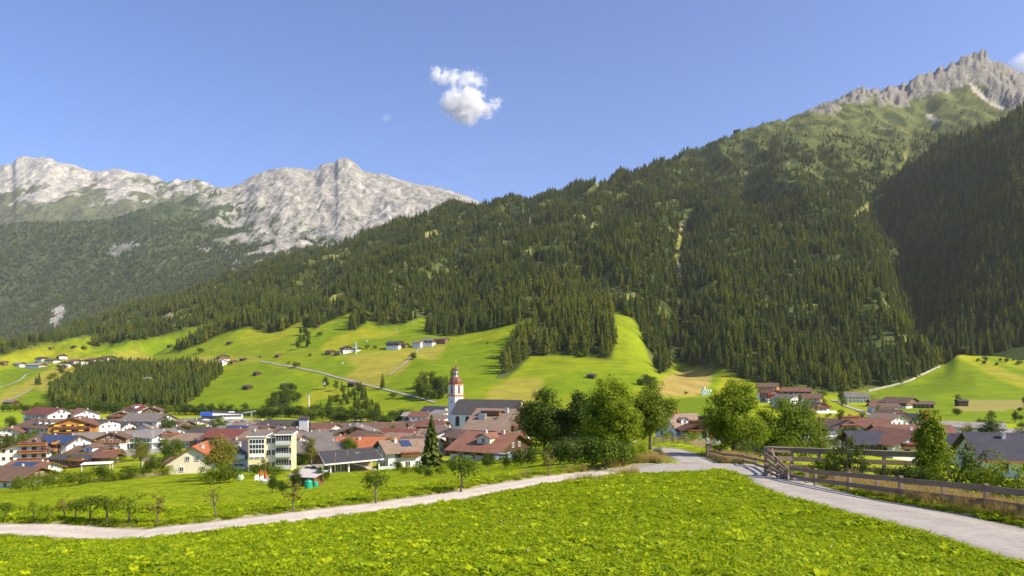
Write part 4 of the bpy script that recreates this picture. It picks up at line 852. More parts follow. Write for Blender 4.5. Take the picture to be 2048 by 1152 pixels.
o = hs('low red roofed house at the foot of the church', 866, 841, 315, 10, 12, 72, 'redbrown', 'brown', nf=2, ns=3)
o = hs('grey roofed house with flowered front between spruce and church', 876, 858, 245, 9, 11, 74, 'tan', nf=2, ns=3); o.balcony('l', 0, 2.6, 7, 'brown')
o = hs('brown gable with flowered balcony beside the big brown hotel roof', 930, 860, 214, 8, 9, 40, 'brown', 'brown', nf=2, ns=2, chim=0); o.balcony('f', 0, 2.4, 6, 'orange')
o = hs('hotel under a huge brown roof with a roof terrace', 998, 817, 236, 25, 14, 70, 'tan', 'white', name='hotel', cat='hotel', pitch=25, win=False, chim=0, clad=.5)
for z in (2.4, 5.2, 8.0): o.balcony('f', 0, z, 16, 'brown', 1.3); o.winrow('f', z+1.1, 6, 'd', -.75, .75)
link('roof_terrace', MB().box(-8.2,-5.0,-2,4.5,-.4,1.0,0).box(-8.4,-4.2,-2.4,4.9,1.0,1.15,1).mesh('roof_terrace', [WOOD['brown'], ROOF['rust']]), o.roof, (3.2, 0, o.roofz(3.6)))
link('vent_box', MB().box(-.9,.9,-1.1,1.1,-.6,1.7,0).mesh('vent_box', M_METAL), o.roof, (-6.6, 3.2, o.roofz(6.6))); o.chim(-2.5, -3.8, 1.5)
link('satellite_dish', MB().lathe([(.05,0),(.45,.12),(.62,.3)], 12).tube([(0,0,-.6),(0,0,.05)], [.05,.05], 6).mesh('satellite_dish', M_METAL), o.roof, (-6.4, -2.2, o.roofz(6.4)+.5))
o = hs('house with rust red roof, white chimney and dormer beside the meadow', 985, 864, 170, 17, 13, 60, 'rust', 'cream', pitch=22, nf=2, ns=3, chim=0, clad=.62, cladmat='dark'); o.chim(-1.6, 1.0, 1.25).chim(-.6, -3.5, .9); o.dormer('l', -1.0, 3.6, 1.5)
o = hs('white house glimpsed between the trunks of the dark trees', 1150, 864, 196, 11, 12, 10, 'tan', nf=3, ns=3); o = hs('low white house behind the tall dark trees', 1230, 858, 215, 11, 12, -20, 'brown', nf=3, ns=3)
o = hs('white house with steep pinkish roof and two brick chimneys', 1362, 833, 205, 9.5, 11, -64, 'tan', 'white', pitch=40, ov=.5, nf=2, ns=3, chim=0)
for y in (-3, -1.5): link('chimney', MB().box(-.3,.3,-.3,.3,-1,1.1).mesh('chimney', plain('brick_chimney', (.34,.12,.07), .9)), o.roof, (0, y, o.rtop))
o.dormer('r', -1.5, 2.4, 1.2)
o = hs('inn with hanging flags and a squat black chimney on its reddish roof', 1404, 841, 195, 11, 10, -6, 'redbrown', nf=3, ns=3, pitch=20, chim=0, clad=.72, cladmat='dark'); o.balcony('f', -2.2, 2.7, 4.5, 'brown').balcony('f', -2.2, 5.3, 4.5, 'brown'); link('chimney', MB().box(-.9,.9,-.6,.6,-.4,1.0).box(-1.1,1.1,-.8,.8,1.0,1.2).mesh('chimney', ROOF['dark']), o.roof, (0, 0, o.rtop))
for u, m in ((.6, M_WHITE), (1.6, M_RED)): p, a = o.on('f', u, 3.4, .5); link('flag', MB().box(-.3,.3,-.02,.02,-2.2,2.2).mesh('flag', m), o.root, p, a)
o = hs('small timber house with rust roof half hidden by two bushy trees', 1516, 851, 150, 9, 9, -14, 'rust', 'pale', nf=2, ns=2)
for a in [('brown roofed house squeezed behind the orange tiles',770,868,262,10,13,82,'brown'),('grey roofed house between the old farmhouse and the honey hotel',664,872,238,10,12,80,'grey'),('tan roofed house in the lane behind the yellow flats',568,868,232,11,12,78,'tan'),('low brown roof between the spruce and the grey gable',842,874,215,9,11,70,'brown'),('brown house between the tan roofs left of the flats',440,868,300,10,12,72,'brown'),('grey gabled house behind the pale grey hotel roof',345,851,365,11,12,40,'grey'),('white house with brown roof behind the tan gate building',408,855,352,10,12,55,'brown')]: hs(*a)
# --- hamlet on the right
R_ = [('brown roofed farmhouse at the forest edge', 1536,766,545,13,14,60,'brown','white',dict(clad=.5, cladmat='orange')), ('chalet with red flower balconies below the forest edge farmhouse', 1541,778,505,11,10,15,'redbrown','white',dict(clad=.4, cladmat='red2', bal=2)),
 ('long barn with reddish roof under the forest', 1592,775,530,12,20,72,'redbrown','dark',dict(name='barn', cat='barn')), ('white house with pale grey roof below the long barn', 1576,788,445,13,14,25,'grey','white',{}),
 ('dark roofed chalet with pale timber beside the grey roof', 1618,787,475,13,15,62,'brown','white',dict(clad=.45, cladmat='pale')), ('chalet with slate roof and orange timber gable above a white garden wall', 1624,803,400,12,14,20,'dark','white',dict(clad=.62, cladmat='orange', bal=1)),
 ('three storey white schoolhouse with grey hipped roof by the hillside wall', 1711,785,530,14,15,76,'grey','white',dict(nf=0, ns=5, size='s', name='schoolhouse', cat='school')), ('low white house with brown roof along the lane', 1766,806,402,9,14,80,'brown','white',dict(nf=2, ns=3)),
 ('old brown shed roof behind the low white house', 1760,799,470,10,13,80,'brown','dark',dict(name='barn', cat='barn')), ('large timber barn with white stone base and dark roof', 1800,794,455,15,17,30,'brown','white',dict(clad=.35, cladmat='brown', name='barn', cat='barn', chim=0)),
 ('low open sided shed right of the large timber barn', 1843,807,450,8,12,72,'brown','dark',dict(name='shed', cat='shed', chim=0)), ('square white house with brown roof and flower balcony below the barn', 1780,819,345,10,10,20,'brown','white',dict(bal=1)),
 ('white house with low tan roof in front of the square white house', 1774,838,292,12,11,25,'tan','white',{}), ('white house with dark slate roof and red balcony gable', 1822,831,312,10,12,25,'dark','white',dict(bal=2)),
 ('white chalet with brown roof and wooden balconies behind the car park', 1668,841,226,11,11,20,'brown','white',dict(bal=2)), ('house with plain brown roof beside the car park', 1728,840,238,11,13,74,'redbrown','brown',{}),
 ('white house with rust tile roof and a balcony, behind the fence', 1795,857,150,11,11,10,'rust','white',dict(pitch=24, bal=1, nf=2, frame='b')), ('broad red brown roof behind the white house with the balcony', 1822,849,178,14,17,84,'redbrown','white',{}),
 ('low building with dark blue roof beside the white rust roofed house', 1742,874,152,10,9,84,'navy','dark',dict(chim=0)), ('house with dark violet roof and wide gable next to the slender tree', 1892,866,152,13,11,50,'navy','white',dict(chim=2)),
 ('long pale house with big dark violet roof and copper gutter', 2042,866,128,12.5,17,-104,'navy','mint',dict(pitch=30, ns=4, nf=2, chim=2, frame='b')), ('flat grey workshop hall with zinc roof', 1922,843,252,20,24,58,'pale','white',dict(pitch=7, ns=4, chim=0, name='workshop', cat='workshop')), ('second flat workshop hall with zinc roof behind the dark round tree', 2040,857,240,16,24,84,'pale','grey',dict(pitch=6, chim=0, name='workshop', cat='workshop'))]
WOOD['red2'] = wood_mat('boards_red', (.32,.06,.04))
for lab, px, top, d, w, l, rot, rf, wl, k in R_:
    k = dict(k); bal = k.pop('bal', 0); o = hs(lab, px, top, d, w, l, rot, rf, wl, **k)
    for i in range(bal): o.balcony('f', 0, 2.7+2.6*i, w*.7, 'brown')
    if 'copper gutter' in lab: MB().box(o.w/2+1.05, o.w/2+1.3, -o.l/2-1, o.l/2+1, o.h-.75, o.h-.4).build('gutter', plain('copper', (.55,.22,.12), .4, .5, metal=.5), o.root)
    if 'garden wall' in lab: MB().box(-9,7,-11,-10.6,-2,1.2).build('garden_wall', WALL['white'], o.root)
# --- houses on the hillside across the valley
def hill_house(label, px, py, w, l, rot, roof, wall='white', hgt=6.5, name='farmhouse', cat='house', n=2, group=None, **k):
    p = H.at(px, py, 560); d = p[1]; py = YH-F*(p[2]-ZC)/d; pit = R(k.get('pitch', 22)); top = py-(hgt+w/2*math.tan(pit))*F/d
    o = House(name, label, px, top, d, w, l, rot, roof, wall, surf=H, base=float(p[2]), cat=cat, group=group, **k)
    if n: o.windows(n, n+1, 'l' if d > 800 else 'm', gable=False)
    return o
hh = [('pale farmhouse at the lower left end of the hillside hamlet',38,732,12,20,70,'pale'),('grey roofed farm building below the hamlet',72,735,14,30,75,'pale'),('dark roofed farmhouse in the upper hamlet',85,722,14,22,60,'dark'),('brown farmhouse at the top of the hamlet',125,716,13,20,40,'brown'),
 ('bright white barn house at the lower side of the hamlet',131,732,15,20,30,'tan'),('long brown farmhouse roof in the middle of the hamlet',105,725,13,22,70,'brown'),('white house with reddish roof right of the bright white barn',150,727,12,16,60,'rust'),('small white house with tan roof inside the hamlet',170,727,11,14,30,'tan'),
 ('farmhouse with rusty roof on the right side of the hamlet',190,724,14,22,60,'rust'),('red roofed farmhouse at the upper right of the hamlet',215,720,13,20,65,'redbrown'),('small red house by the hamlet trees',185,731,10,12,20,'red'),('dark chalet below the red roofs of the hamlet',216,733,13,15,30,'dark'),
 ('small white farm right of the hamlet trees',258,731,11,16,60,'tan'),('white farmhouse with grey roof at the right end of the hamlet',268,729,11,16,70,'grey'),('white house with pale roof past the hamlet spruce',300,729,11,16,60,'pale'),('brown cabin at the left edge of the meadow',5,729,9,14,80,'rust','brown')]
for lab, px, py, w, l, rot, rf, *wl in hh: hill_house(lab, px, py, w, l, rot, rf, *(wl or ['white']), hgt=4.6, n=2, ov=2.0, clad=.6, cladmat='brown')
hill_house('farmhouse with red brown roof above the plantation', 446, 722, 13, 17, 35, 'redbrown', 'white', 6, n=2, clad=.4); hill_house('long white barn with grey roof above the plantation', 434, 732, 13, 24, 60, 'pale', 'white', 6, 'barn', 'barn'); hill_house('little brown shed right of the long white barn', 466, 727, 6, 8, 50, 'brown', 'brown', 3, 'shed', 'shed', 0); hill_house('dark hut beside the hillside lane', 486, 721, 5, 7, 60, 'grey', 'dark', 2.6, 'hut', 'hut', 0)
for a in [('farmhouse with wooden gable and white base on the hill spur',692,705,11,13,30,'redbrown','white',6),('small timber barn left of the hill spur farmhouse',660,708,8,9,60,'brown','brown',3.5),('dark shed below the hill spur farmhouse',678,709,6,7,50,'dark','dark',3),('small grey hut with lift pylon right of the farmhouse',713,702,7,8,60,'pale','white',3.5),('dark barn with white base at the head of the slope track',790,697,14,17,70,'dark','white',6.5),('small brown roof right of the dark barn',808,695,7,9,60,'brown','brown',4),('white house with tan roof near the track head',838,693,11,13,60,'tan','white',5),('white farmhouse with grey roof on the hill edge',858,690,13,15,70,'grey','white',5.5),('brown timber barn at the right end of the hill edge row',886,686,9,12,60,'brown','brown',4.5)]:
    hill_house(*a, n=2, clad=.5 if 'farmhouse' in a[0] or 'dark barn' in a[0] else None, cladmat='dark')
huts = [('dark hay hut alone on the left meadow flank',495,778,7,8,60),('dark hay hut above the round shrubbery',572,775,8,9,70),('small hay hut high above the dark huts',514,750,6,7,50),('grey hut by the valley trees at the left',22,809,9,12,75),('dark hut under the forest edge left of the hill road',459,688,6,7,60),('hut at the top corner of the upper meadow',634,655,5,6,50),('reddish hut near the forest edge above the hamlet',103,698,7,9,60),('hut on the yellow strip above the hamlet',148,695,6,8,60),('tiny hut below the long upper meadow',340,694,6,8,60),('red hut beside the hill road',557,714,6,7,60),('hut by the hill road bend below the spur',706,772,7,8,60),('dark hay hut alone on the steep grove meadow',1183,756,6,7,60),('hay hut on the mown strip at the right',1923,814,5.5,6,84)]
for lab, px, py, w, l, rot in huts:
    if px > 1900: hs(lab, px, 798, 470, w, l, rot, 'dark', 'dark', win=False, chim=0, name='hay_hut', cat='hut', ov=.4, minh=2.4)
    else: hill_house(lab, px, py, w, l, rot, 'grey' if 'grey' in lab else 'rust' if 'red' in lab else 'dark', 'grey' if False else ('brown' if 'red' in lab else 'dark'), 2.6, 'hay_hut', 'hut', 0, ov=.6)
hill_house('small mountain station on the skyline of the hill', 1473, 251, 16, 20, 60, 'grey', 'dark', 7, 'mountain_hut', 'hut', 0)

# --- more houses packed between the ones that stand out
rh = random.Random(11); taken = [(o.location.x, o.location.y) for o in COL.objects if o.parent is None and o.get('category') in ('house','hotel','inn','fire station','hall','church','barn','shed')]
taken += [((541-CX)/F*168, 168.), ((700-CX)/F*158, 158.), ((447-CX)/F*505, 505.)]; made = 0; tries = 0
near_ = [(170,'the orange balcony hotel'),(300,'the big dark chalet'),(420,'the white flower balcony hotel'),(540,'the wine red roof'),(640,'the fire station'),(760,'the honey timber hotel'),(900,'the camp site')]
seen = set()
while made < 26 and tries < 4000:
    tries += 1; px = rh.uniform(15, 890); d = rh.uniform(225, 430); X = (px-CX)/F*d
    lawn = (220 < px < 345 and 235 < d < 285) or (340 < px < 510 and d > 395) or (px > 500 and d > 410)
    if lawn or min((X-a)**2+(d-b)**2 for a, b in taken) < 13.5**2: continue
    rf, rw = rh.choice([('brown','brown'),('tan','light brown'),('grey','grey'),('dark','slate'),('redbrown','reddish')]); wh = next(w for q, w in near_ if px < q); wl = rh.choice(['white','white','cream'])
    lab = 'small %s house with %s roof packed in near %s' % (wl, rw, wh)
    if lab in seen: continue
    seen.add(lab); taken.append((X, d)); hgt = rh.uniform(6.8, 9.0); top = YH-F*(G.z(X, d)+hgt-ZC)/d
    o = hs(lab, px, top, d, rh.uniform(9, 11.5), rh.uniform(10, 13), rh.choice([20, 30, 55, 70, 82]), rf, wl, nf=3, ns=3, clad=rh.choice([None, .55]), cladmat='brown'); o.balcony('f', 0, 2.7, 6.5, 'brown'); made += 1
# ------------------------------------------------------------------ church
c = House('church', 'white parish church with dark slate roof and domed bell tower', 980, 799, 330, 19, 31, 71, 'dark', 'white', pitch=33, ov=.5, cat='church')
M_GOLD = plain('gold', (.75,.52,.12), .3, .5, .05, metal=.8); M_DOME = plain('copper_dome', (.22,.085,.05), .45, .4, .18, 1.5); M_TRIM = plain('orange_trim', (.68,.23,.07), .8, .2, .06); M_PALEYEL = plain('pale_yellow_render', (.80,.70,.44), .85, .15, .05)
def arch(w, h, mat, n=8, t=.12):
    poly = [(-w/2, 0), (w/2, 0)] + [(w/2*math.cos(a), h-w/2+w/2*math.sin(a)) for a in np.linspace(0, math.pi, n)]
    return MB().prism(poly, -t, t)
aw = arch(1.9, 4.6, None).mesh('arched_window', M_GLASS); awf = arch(2.5, 5.2, None, t=.06).mesh('window_surround', M_PALEYEL)
for i, u in enumerate(np.linspace(-12.5, 12.5, 6)):
    p, a = c.on('l', u, 6.2, .05); q = link('window_surround', awf, c.root, (p[0], p[1], p[2]-.3), a); link('arched_window', aw, q, (0, -.03, .3))
    c.win('l', u, 3.0, 'm')
p, a = c.on('f', 0, c.h+c.rise*.42, .08); oc = link('oculus', MB().lathe([(1.0,-.1),(1.0,.06)], 16).mesh('oculus', M_GLASS), c.root, p); oc.rotation_euler = (R(90), 0, a); ring = MB().lathe([(1.35,-.1),(1.35,.03)], 16).build('oculus_ring', M_TRIM, oc)
c.winrow('f', 7, 2, 'd')
# tower, its own footprint joined to the left end of the nave
tx, td = (911.5-CX)/F*338, 338.0; tz = G.z(tx, td); zz = lambda py: ZC-(py-YH)/F*td-tz; s_ = 2.55
tw = thing('church_tower', 'white and yellow church tower with copper onion dome and gold cross', 'church tower', (tx, td, tz), R(44))
MB().box(-s_, s_, -s_, s_, -2, zz(792)).build('tower_shaft', WALL['white'], tw)
MB().box(-s_-.35, s_+.35, -s_-.35, s_+.35, zz(792), zz(790.6)).box(-s_-.55, s_+.55, -s_-.55, s_+.55, zz(790.6), zz(789.2)).build('cornice', M_TRIM, tw)
b_ = s_-.12
bf = MB().box(-b_, b_, -b_, b_, zz(789.2), zz(769.5)).build('belfry', WALL['white'], tw)
for ax, ay in ((-1,-1),(1,-1),(1,1),(-1,1)): MB().box(*sorted((ax*b_-ax*.75, ax*(b_+.12))), *sorted((ay*b_-ay*.75, ay*(b_+.12))), zz(789.2), zz(769.6)).build('corner_pilaster', M_PALEYEL, bf)
for ax, ay in ((-1,-1),(1,-1),(1,1),(-1,1)): MB().box(*sorted((ax*s_-ax*.55, ax*(s_+.06))), *sorted((ay*s_-ay*.55, ay*(s_+.06))), -1.5, zz(792.1)).build('corner_strip', M_PALEYEL, tw)
MB().box(-b_-.4, b_+.4, -b_-.4, b_+.4, zz(769.5), zz(768)).build('cornice', M_TRIM, tw)
bo = arch(1.25, 3.1, None).mesh('sound_opening', plain('louvre_red', (.22,.06,.04), .8)); clock = MB().lathe([(.75,-.06),(.75,.06)], 20).mesh('clock_face', plain('clock_blue', (.10,.16,.32), .5)); hand = MB().box(-.05,.05,-.02,.02,-.05,.6).box(-.4,.05,-.02,.02,-.05,.05).mesh('clock_hand', M_GOLD)
for a in range(4):
    th = a*math.pi/2; sx, sy = math.sin(th), -math.cos(th); link('sound_opening', bo, bf, (sx*(b_+.03), sy*(b_+.03), zz(787)), th)
    q = link('clock_face', clock, bf, (sx*(b_+.06), sy*(b_+.06), zz(772.6))); q.rotation_euler = (R(90), 0, th); link('clock_hand', hand, tw, (sx*(b_+.15), sy*(b_+.15), zz(772.6)), th)
    link('small_window', WIN[('s', 'w')], tw, (sx*(s_+.05), sy*(s_+.05), zz(803)), th)
z0, z1 = zz(768), zz(753)
MB().lathe([(2.9,z0),(3.02,z0+.5),(3.05,z0+1.2),(2.85,z0+2.0),(2.35,z0+2.8),(1.7,z0+3.35),(1.25,z0+3.6)], 8).build('dome', M_DOME, tw)
z2 = z0+3.6; zl = zz(742)
lan = MB().lathe([(1.12,z2),(1.12,zl)], 8).build('lantern', WALL['white'], tw)
lo = arch(.55, 1.7, None, t=.08).mesh('lantern_opening', M_GLASS)
for a in range(8): th = a*math.pi/4; link('lantern_opening', lo, lan, (math.sin(th)*1.04, -math.cos(th)*1.04, z2+.5), th)
MB().lathe([(1.4,zl),(1.45,zl+.25),(1.5,zl+.5),(1.35,zl+1.1),(.9,zl+1.55),(.45,zl+1.9),(.14,zl+2.5),(.08,zl+3.2)], 8).build('lantern_dome', M_DOME, tw)
MB().lathe([(.05,zl+3.2),(.3,zl+3.4),(.36,zl+3.65),(.25,zl+3.95),(.05,zl+4.1)], 10).box(-.05,.05,-.05,.05,zl+4.0,zl+5.7).box(-.45,.45,-.05,.05,zl+4.9,zl+5.05).build('gold_cross', M_GOLD, tw)

# the tower belongs to the church: hand its parts over
from mathutils import Matrix
mt = Matrix.Translation(c.root.location) @ Matrix.Rotation(c.rz, 4, 'Z'); mt = mt.inverted() @ Matrix.Translation(tw.location) @ Matrix.Rotation(R(44), 4, 'Z')
for ch in list(tw.children): mb = ch.matrix_basis.copy(); ch.parent = c.root; ch.matrix_basis = mt @ mb
bpy.data.objects.remove(tw)
# ------------------------------------------------------------------ yellow flats (three stepped blocks)
d = 168.0; X = (541-CX)/F*d; zg = G.z(X, d); fl = thing('apartment_house', 'yellow and white modern flats with flat grey roofs and glazed stair bay', 'flats', (X, d, zg), R(10), None, (.84, .84, 1)); top = lambda py: ZC-(py-YH)/F*d-zg
def block(x0, x1, y0, y1, h, nm='wall', mat='yellow'):
    MB().box(x0, x1, y0, y1, -2, h).build(nm, WALL[mat], fl); MB().box(x0-.4, x1+.4, y0-.5, y1+.4, h, h+.25, 0).box(x0-.1, x1+.1, y0-.2, y1+.1, h+.25, h+.45, 1).build('flat_roof', [M_WHITE, ROOF['grey']], fl)
block(-5.9, -1.2, -1.0, 9, top(873)); block(-1.2, 1.6, .2, 9, top(876), mat='white'); block(1.6, 6.0, -1.2, 9, top(870))
hh_ = top(873)
st = link('stair_glazing', MB().box(-2.05,2.05,-.06,.06,-2.2,2.2).mesh('stair_glazing', M_WHITE), fl, (-3.5, -1.06, hh_-2.6))
pane = MB().box(-.33,.33,-.09,.02,-.45,.45).mesh('pane', M_GLASS); pane2 = MB().box(-.42,.42,-.09,.02,-.75,.75).mesh('pane', M_GLASS)
for i in range(5):
    for j, z in enumerate((1.55, .35, -.8)): link('pane', pane, st, (-1.6+.8*i, 0, z))
for k in range(2):
    for i in range(3): link('window', WIN[('m','w')], fl, (-5.0+1.5*i, -1.05, 1.2+2.6*k))
for k in range(3):
    for i in range(2): link('window', WIN[('m','w')], fl, (-.55+1.5*i, .15, 1.6+2.9*k))
    b = link('balcony', MB().box(-2.1,2.1,-1.2,0,-.15,0).mesh('balcony', M_CONC), fl, (3.8, -1.2, .7+2.9*k)); link('railing', MB().box(-2.1,2.1,-1.25,-1.2,.05,.95).mesh('railing', WALL['grey']), b)
    for i in range(3): link('window', WIN[('d','w')], fl, (2.4+1.4*i, -1.25, 1.9+2.9*k))
# ------------------------------------------------------------------ modern house with thin dark roof
d = 158.0; X = (700-CX)/F*d; zg = G.z(X, d); mh = thing('modern_house', 'modern house with thin dark pitched roof and open timber terrace', 'house', (X, d, zg), R(22))
zr = ZC-(909-YH)/F*d-zg
def slab(pts, t, mat, nm): n = len(pts); return MB().add([p for p in pts]+[(p[0], p[1], p[2]-t) for p in pts], [tuple(range(n)), tuple(range(2*n-1, n-1, -1))]+[(i, i+n, (i+1) % n+n, (i+1) % n) for i in range(n)]).build(nm, mat, mh)
slab([(-6.2,-5.6,zr-1.1),(6.4,-5.6,zr-.5),(6.4,5.5,zr+.9),(-6.2,5.5,zr+.4)], .22, ROOF['dark'], 'roof')
slab([(-6.3,-5.75,zr-1.18),(6.5,-5.75,zr-.58),(6.5,5.6,zr+.80),(-6.3,5.6,zr+.3)], .28, M_WHITE, 'roof_edge')
MB().box(-5.2,-1.2,-3.6,4.8,-2,zr-1.35).box(-1.2,5.2,1.0,4.8,-2,zr-1.1).build('wall', WALL['white'], mh)
MB().box(-5.4,5.8,-5.0,1.0,-.2,.25).build('terrace', WOOD['pale'], mh); MB().box(-5.5,5.9,-5.12,-5.0,-.6,.35).build('terrace_edge', M_WHITE, mh)
for x in (-4.9, -1.0, 5.6): MB().box(x-.14,x+.14,-4.95,-4.67,.25,zr-1.3).build('post', M_WHITE, mh)
MB().box(-1.15,5.1,.9,1.0,.3,zr-1.4).build('timber_panel', WOOD['pale'], mh); MB().beam((-.5,-4.6,zr-1.3),(5.4,-4.5,.5),.16,.16).build('brace', M_WHITE, mh)
for x in (-4.5, -3.2, -1.9): link('window', WIN[('d','w')], mh, (x, -3.66, 1.5))
for y in (-2.4, -.4, 1.6, 3.4): q = link('window', WIN[('d','b')], mh, (-5.26, y, 1.5), -math.pi/2)
link('railing', MB().box(5.9,9.5,-3.0,-2.92,.0,1.1).box(9.42,9.5,-2.92,2,.0,1.1).mesh('railing', plain('frosted_glass', (.55,.62,.60), .3, .4)), mh)
link('roof_vent', MB().lathe([(.08,0),(.08,.9)], 8).lathe([(.14,.9),(.14,1.0)], 8).mesh('roof_vent', M_METAL), mh, (-.6, -.5, zr-.1)); link('antenna', MB().tube([(0,0,0),(.2,0,.5),(.5,0,.3)], [.06]*3, 5).tube([(.7,0,0),(.9,.1,.6),(1.3,0,.4)], [.06]*3, 5).mesh('antenna', M_METAL), mh, (1.0, -.3, zr))
# ------------------------------------------------------------------ cable car valley station, pylons, cable, cabins
d = 505.0; X = (447-CX)/F*d; zg = G.z(X, d); cs = thing('cable_car_station', 'white and blue cable car station at the field edge', 'station', (X, d, zg), R(20)); zt = ZC-(824-YH)/F*d-zg
MB().prism([(-13,-2),(13,-2),(13,zt*.75),(6,zt),(-6,zt*1.05),(-13,zt*.9)], -6, 6).build('hall', WALL['white'], cs); MB().box(-15,-7,-7,4,zt*.55,zt*1.05).build('blue_facade', M_BLUE, cs)
MB().prism([(-8,zt*1.06),(-8,zt*1.18),(13.5,zt*.86),(13.5,zt*.76)], -6.5, 6.5).build('roof', ROOF['navy'], cs); MB().box(-14,-2,-7.4,-6.2,0,2.6).build('entrance', M_GLASS, cs)
for i in range(6): link('window', WIN[('b','w')], cs, (-1+2.4*i, -6.1, 2.2))
MB().beam((13,0,zt*.8),(22,0,zt*1.05),1.2,.8).beam((19,0,-1),(19,0,zt*1.0),.9,.9).build('cable_arm', M_METAL, cs)
sta = np.array((X+22*math.cos(R(20)), d+22*math.sin(R(20)), zg+zt*1.05))
line = [sta]
for i, (px, py, hgt) in enumerate([(618, 822, 13), (712, 708, 14), (860, 655, 20), (1060, 455, 26), (1222, 356, 26)]):
    p = H.at(px, py, 500) if i else G.at(px, py); py_ = thing('cable_pylon', ['slim white cable mast standing in the valley field', 'white cable pylon beside the hill spur huts', 'cable pylon at the lower forest edge', 'cable pylon in the middle of the mountain forest', 'cable pylon on the skyline of the hill'][i], 'pylon', p, R(20))
    MB().tube([(0,0,-1),(0,0,hgt)], [.55,.32], 8).build('mast', M_WHITE, py_); MB().box(-2.2,2.2,-.25,.25,hgt-.3,hgt+.3).build('crossarm', M_METAL, py_); line.append(p+np.array((0, 0, hgt)))
line = np.array(line); sm = []
for a, b in zip(line[:-1], line[1:]):
    for t in np.linspace(0, 1, 9)[:-1]: q = a+(b-a)*t; q[2] -= 4*t*(1-t)*np.linalg.norm(b-a)*.012; sm.append(q)
sm.append(line[-1]); MBc = MB().tube(sm, [.035]*len(sm), 4); tag(MBc.build('cable', M_METAL), 'thin steel cable running from the valley station up the hill', 'cable')
cab = thing('cable_cabin', 'small white cable car cabin above the meadows', 'cabin', (0,0,0), 0, 'cable car cabins hanging above the meadow')
MB().add([(sx*w,sy*w2,z) for z, w, w2 in ((-3.6,.75,.6),(-2.6,.95,.8),(-1.5,.7,.6)) for sx, sy in ((-1,-1),(1,-1),(1,1),(-1,1))], [(3,2,1,0),(8,9,10,11)]+[(r*4+i, r*4+(i+1) % 4, r*4+4+(i+1) % 4, r*4+4+i) for r in (0,1) for i in range(4)]).build('body', M_WHITE, cab)
MB().box(-.8,.8,-.86,-.8,-2.9,-2.1).build('window', M_GLASS, cab); MB().box(-.05,.05,-.05,.05,-1.5,.1).build('hanger', M_METAL, cab)
first = True
for i in (10, 13, 15, 17, 20, 22):
    q = sm[i]; (cab if first else copy_tree(cab)).location = tuple(q) if first else (0,0,0)
    if not first: [o for o in COL.objects if o.name.startswith('cable_cabin')][-1].location = tuple(q)
    first = False
# ------------------------------------------------------------------ broadleaf trees, bushes
M_LEAF = leaf_mat('broad_leaves', (.070,.120,.010), (.19,.255,.020), .42, .18)
M_LEAFY = leaf_mat('sunny_leaves', (.105,.165,.010), (.28,.35,.020), .45, .12)
M_LEAFD = leaf_mat('dark_leaves', (.038,.068,.010), (.105,.150,.018), .36, .12)
M_LEAFO = leaf_mat('olive_leaves', (.14,.14,.025), (.27,.255,.045), .4, .2)
M_TRUNK = wood_mat('tree_bark', (.17,.13,.095), False)
def leaf_quads(r, C, Nrm, size):
    n = len(C); Nrm = Nrm/np.linalg.norm(Nrm, axis=1, keepdims=True); t = np.cross(Nrm, r.normal(size=(n, 3))); t /= np.linalg.norm(t, axis=1, keepdims=True)+1e-9; b = np.cross(Nrm, t)
    s = size*(.7+.6*r.random((n, 1))); fold = Nrm*s*.12
    return np.stack([C-t*s, C-b*s*.5+fold, C+t*s, C+b*s*.5+fold], 1)
def broadleaf(seed, leaves=2500, leaf=.022, rx=.32, zc=.58, rz=.42, clusters=34, cr=.13, base=.28, lean=0, mat=M_LEAF, thick=.022):
    """tree of height 1: trunk with limbs, crown of leaf clumps with gaps between them"""
    r = np.random.default_rng(seed); D = r.normal(size=(clusters, 3)); D /= np.linalg.norm(D, axis=1, keepdims=True); q = r.random(clusters)**.45
    C = D*np.array((rx-cr*.5, rx-cr*.5, rz-cr*.6))*q[:, None]; taper = 1-.35*np.clip(C[:, 2]/rz, -.6, 1); C[:, :2] *= taper[:, None]; C[:, 0] += lean*(C[:, 2]+rz); C[:, 2] += zc
    C *= 1+.06*r.normal(size=C.shape); rad0 = cr; rad = cr*(.6+.75*r.random(clusters))
    k = r.choice(clusters, leaves, p=rad**2/np.sum(rad**2)); dv = r.normal(size=(leaves, 3)); dv /= np.linalg.norm(dv, axis=1, keepdims=True); rr = r.random(leaves)**.4
    P = C[k]+dv*rad[k][:, None]*rr[:, None]*np.array((1, 1, .8)); out_ = P-np.array((0, 0, zc-.1)); out_ /= np.linalg.norm(out_, axis=1, keepdims=True)+1e-9
    Nr = dv*.7+out_*.6+r.normal(size=(leaves, 3))*.55+np.array((0, 0, .35)); ks = 1/np.percentile(P[:, 2], 99.7); P[:, 2] *= ks; C[:, 2] *= ks; P[:, 2] = np.maximum(P[:, 2], .02)
    crown = quad_mesh('crown', leaf_quads(r, P, Nr, leaf), 0, [mat])
    tb = MB(); top = zc+rz*.45; pts = [(0,0,-.03),(.004,0,.1),(lean*.3+.01*r.normal(),.01*r.normal(),base),(lean*.7+.02*r.normal(),.02*r.normal(),zc),(lean+.02*r.normal(),0,top)]; tb.tube(pts, [thick*1.35, thick, thick*.85, thick*.5, thick*.15], 7)
    for i in np.argsort(-rad)[:min(clusters, 16)]:
        h0 = min(max(base*.8, C[i, 2]-.25*r.random()-.1), top*.9); a = np.array((lean*.5*(h0/zc), 0, h0)); m = (a+C[i])/2+np.array((0, 0, .03)); tb.tube([a, m, C[i]], [thick*.4, thick*.28, thick*.1], 5, cap=False)
    return crown, tb.mesh('trunk', M_TRUNK, True)
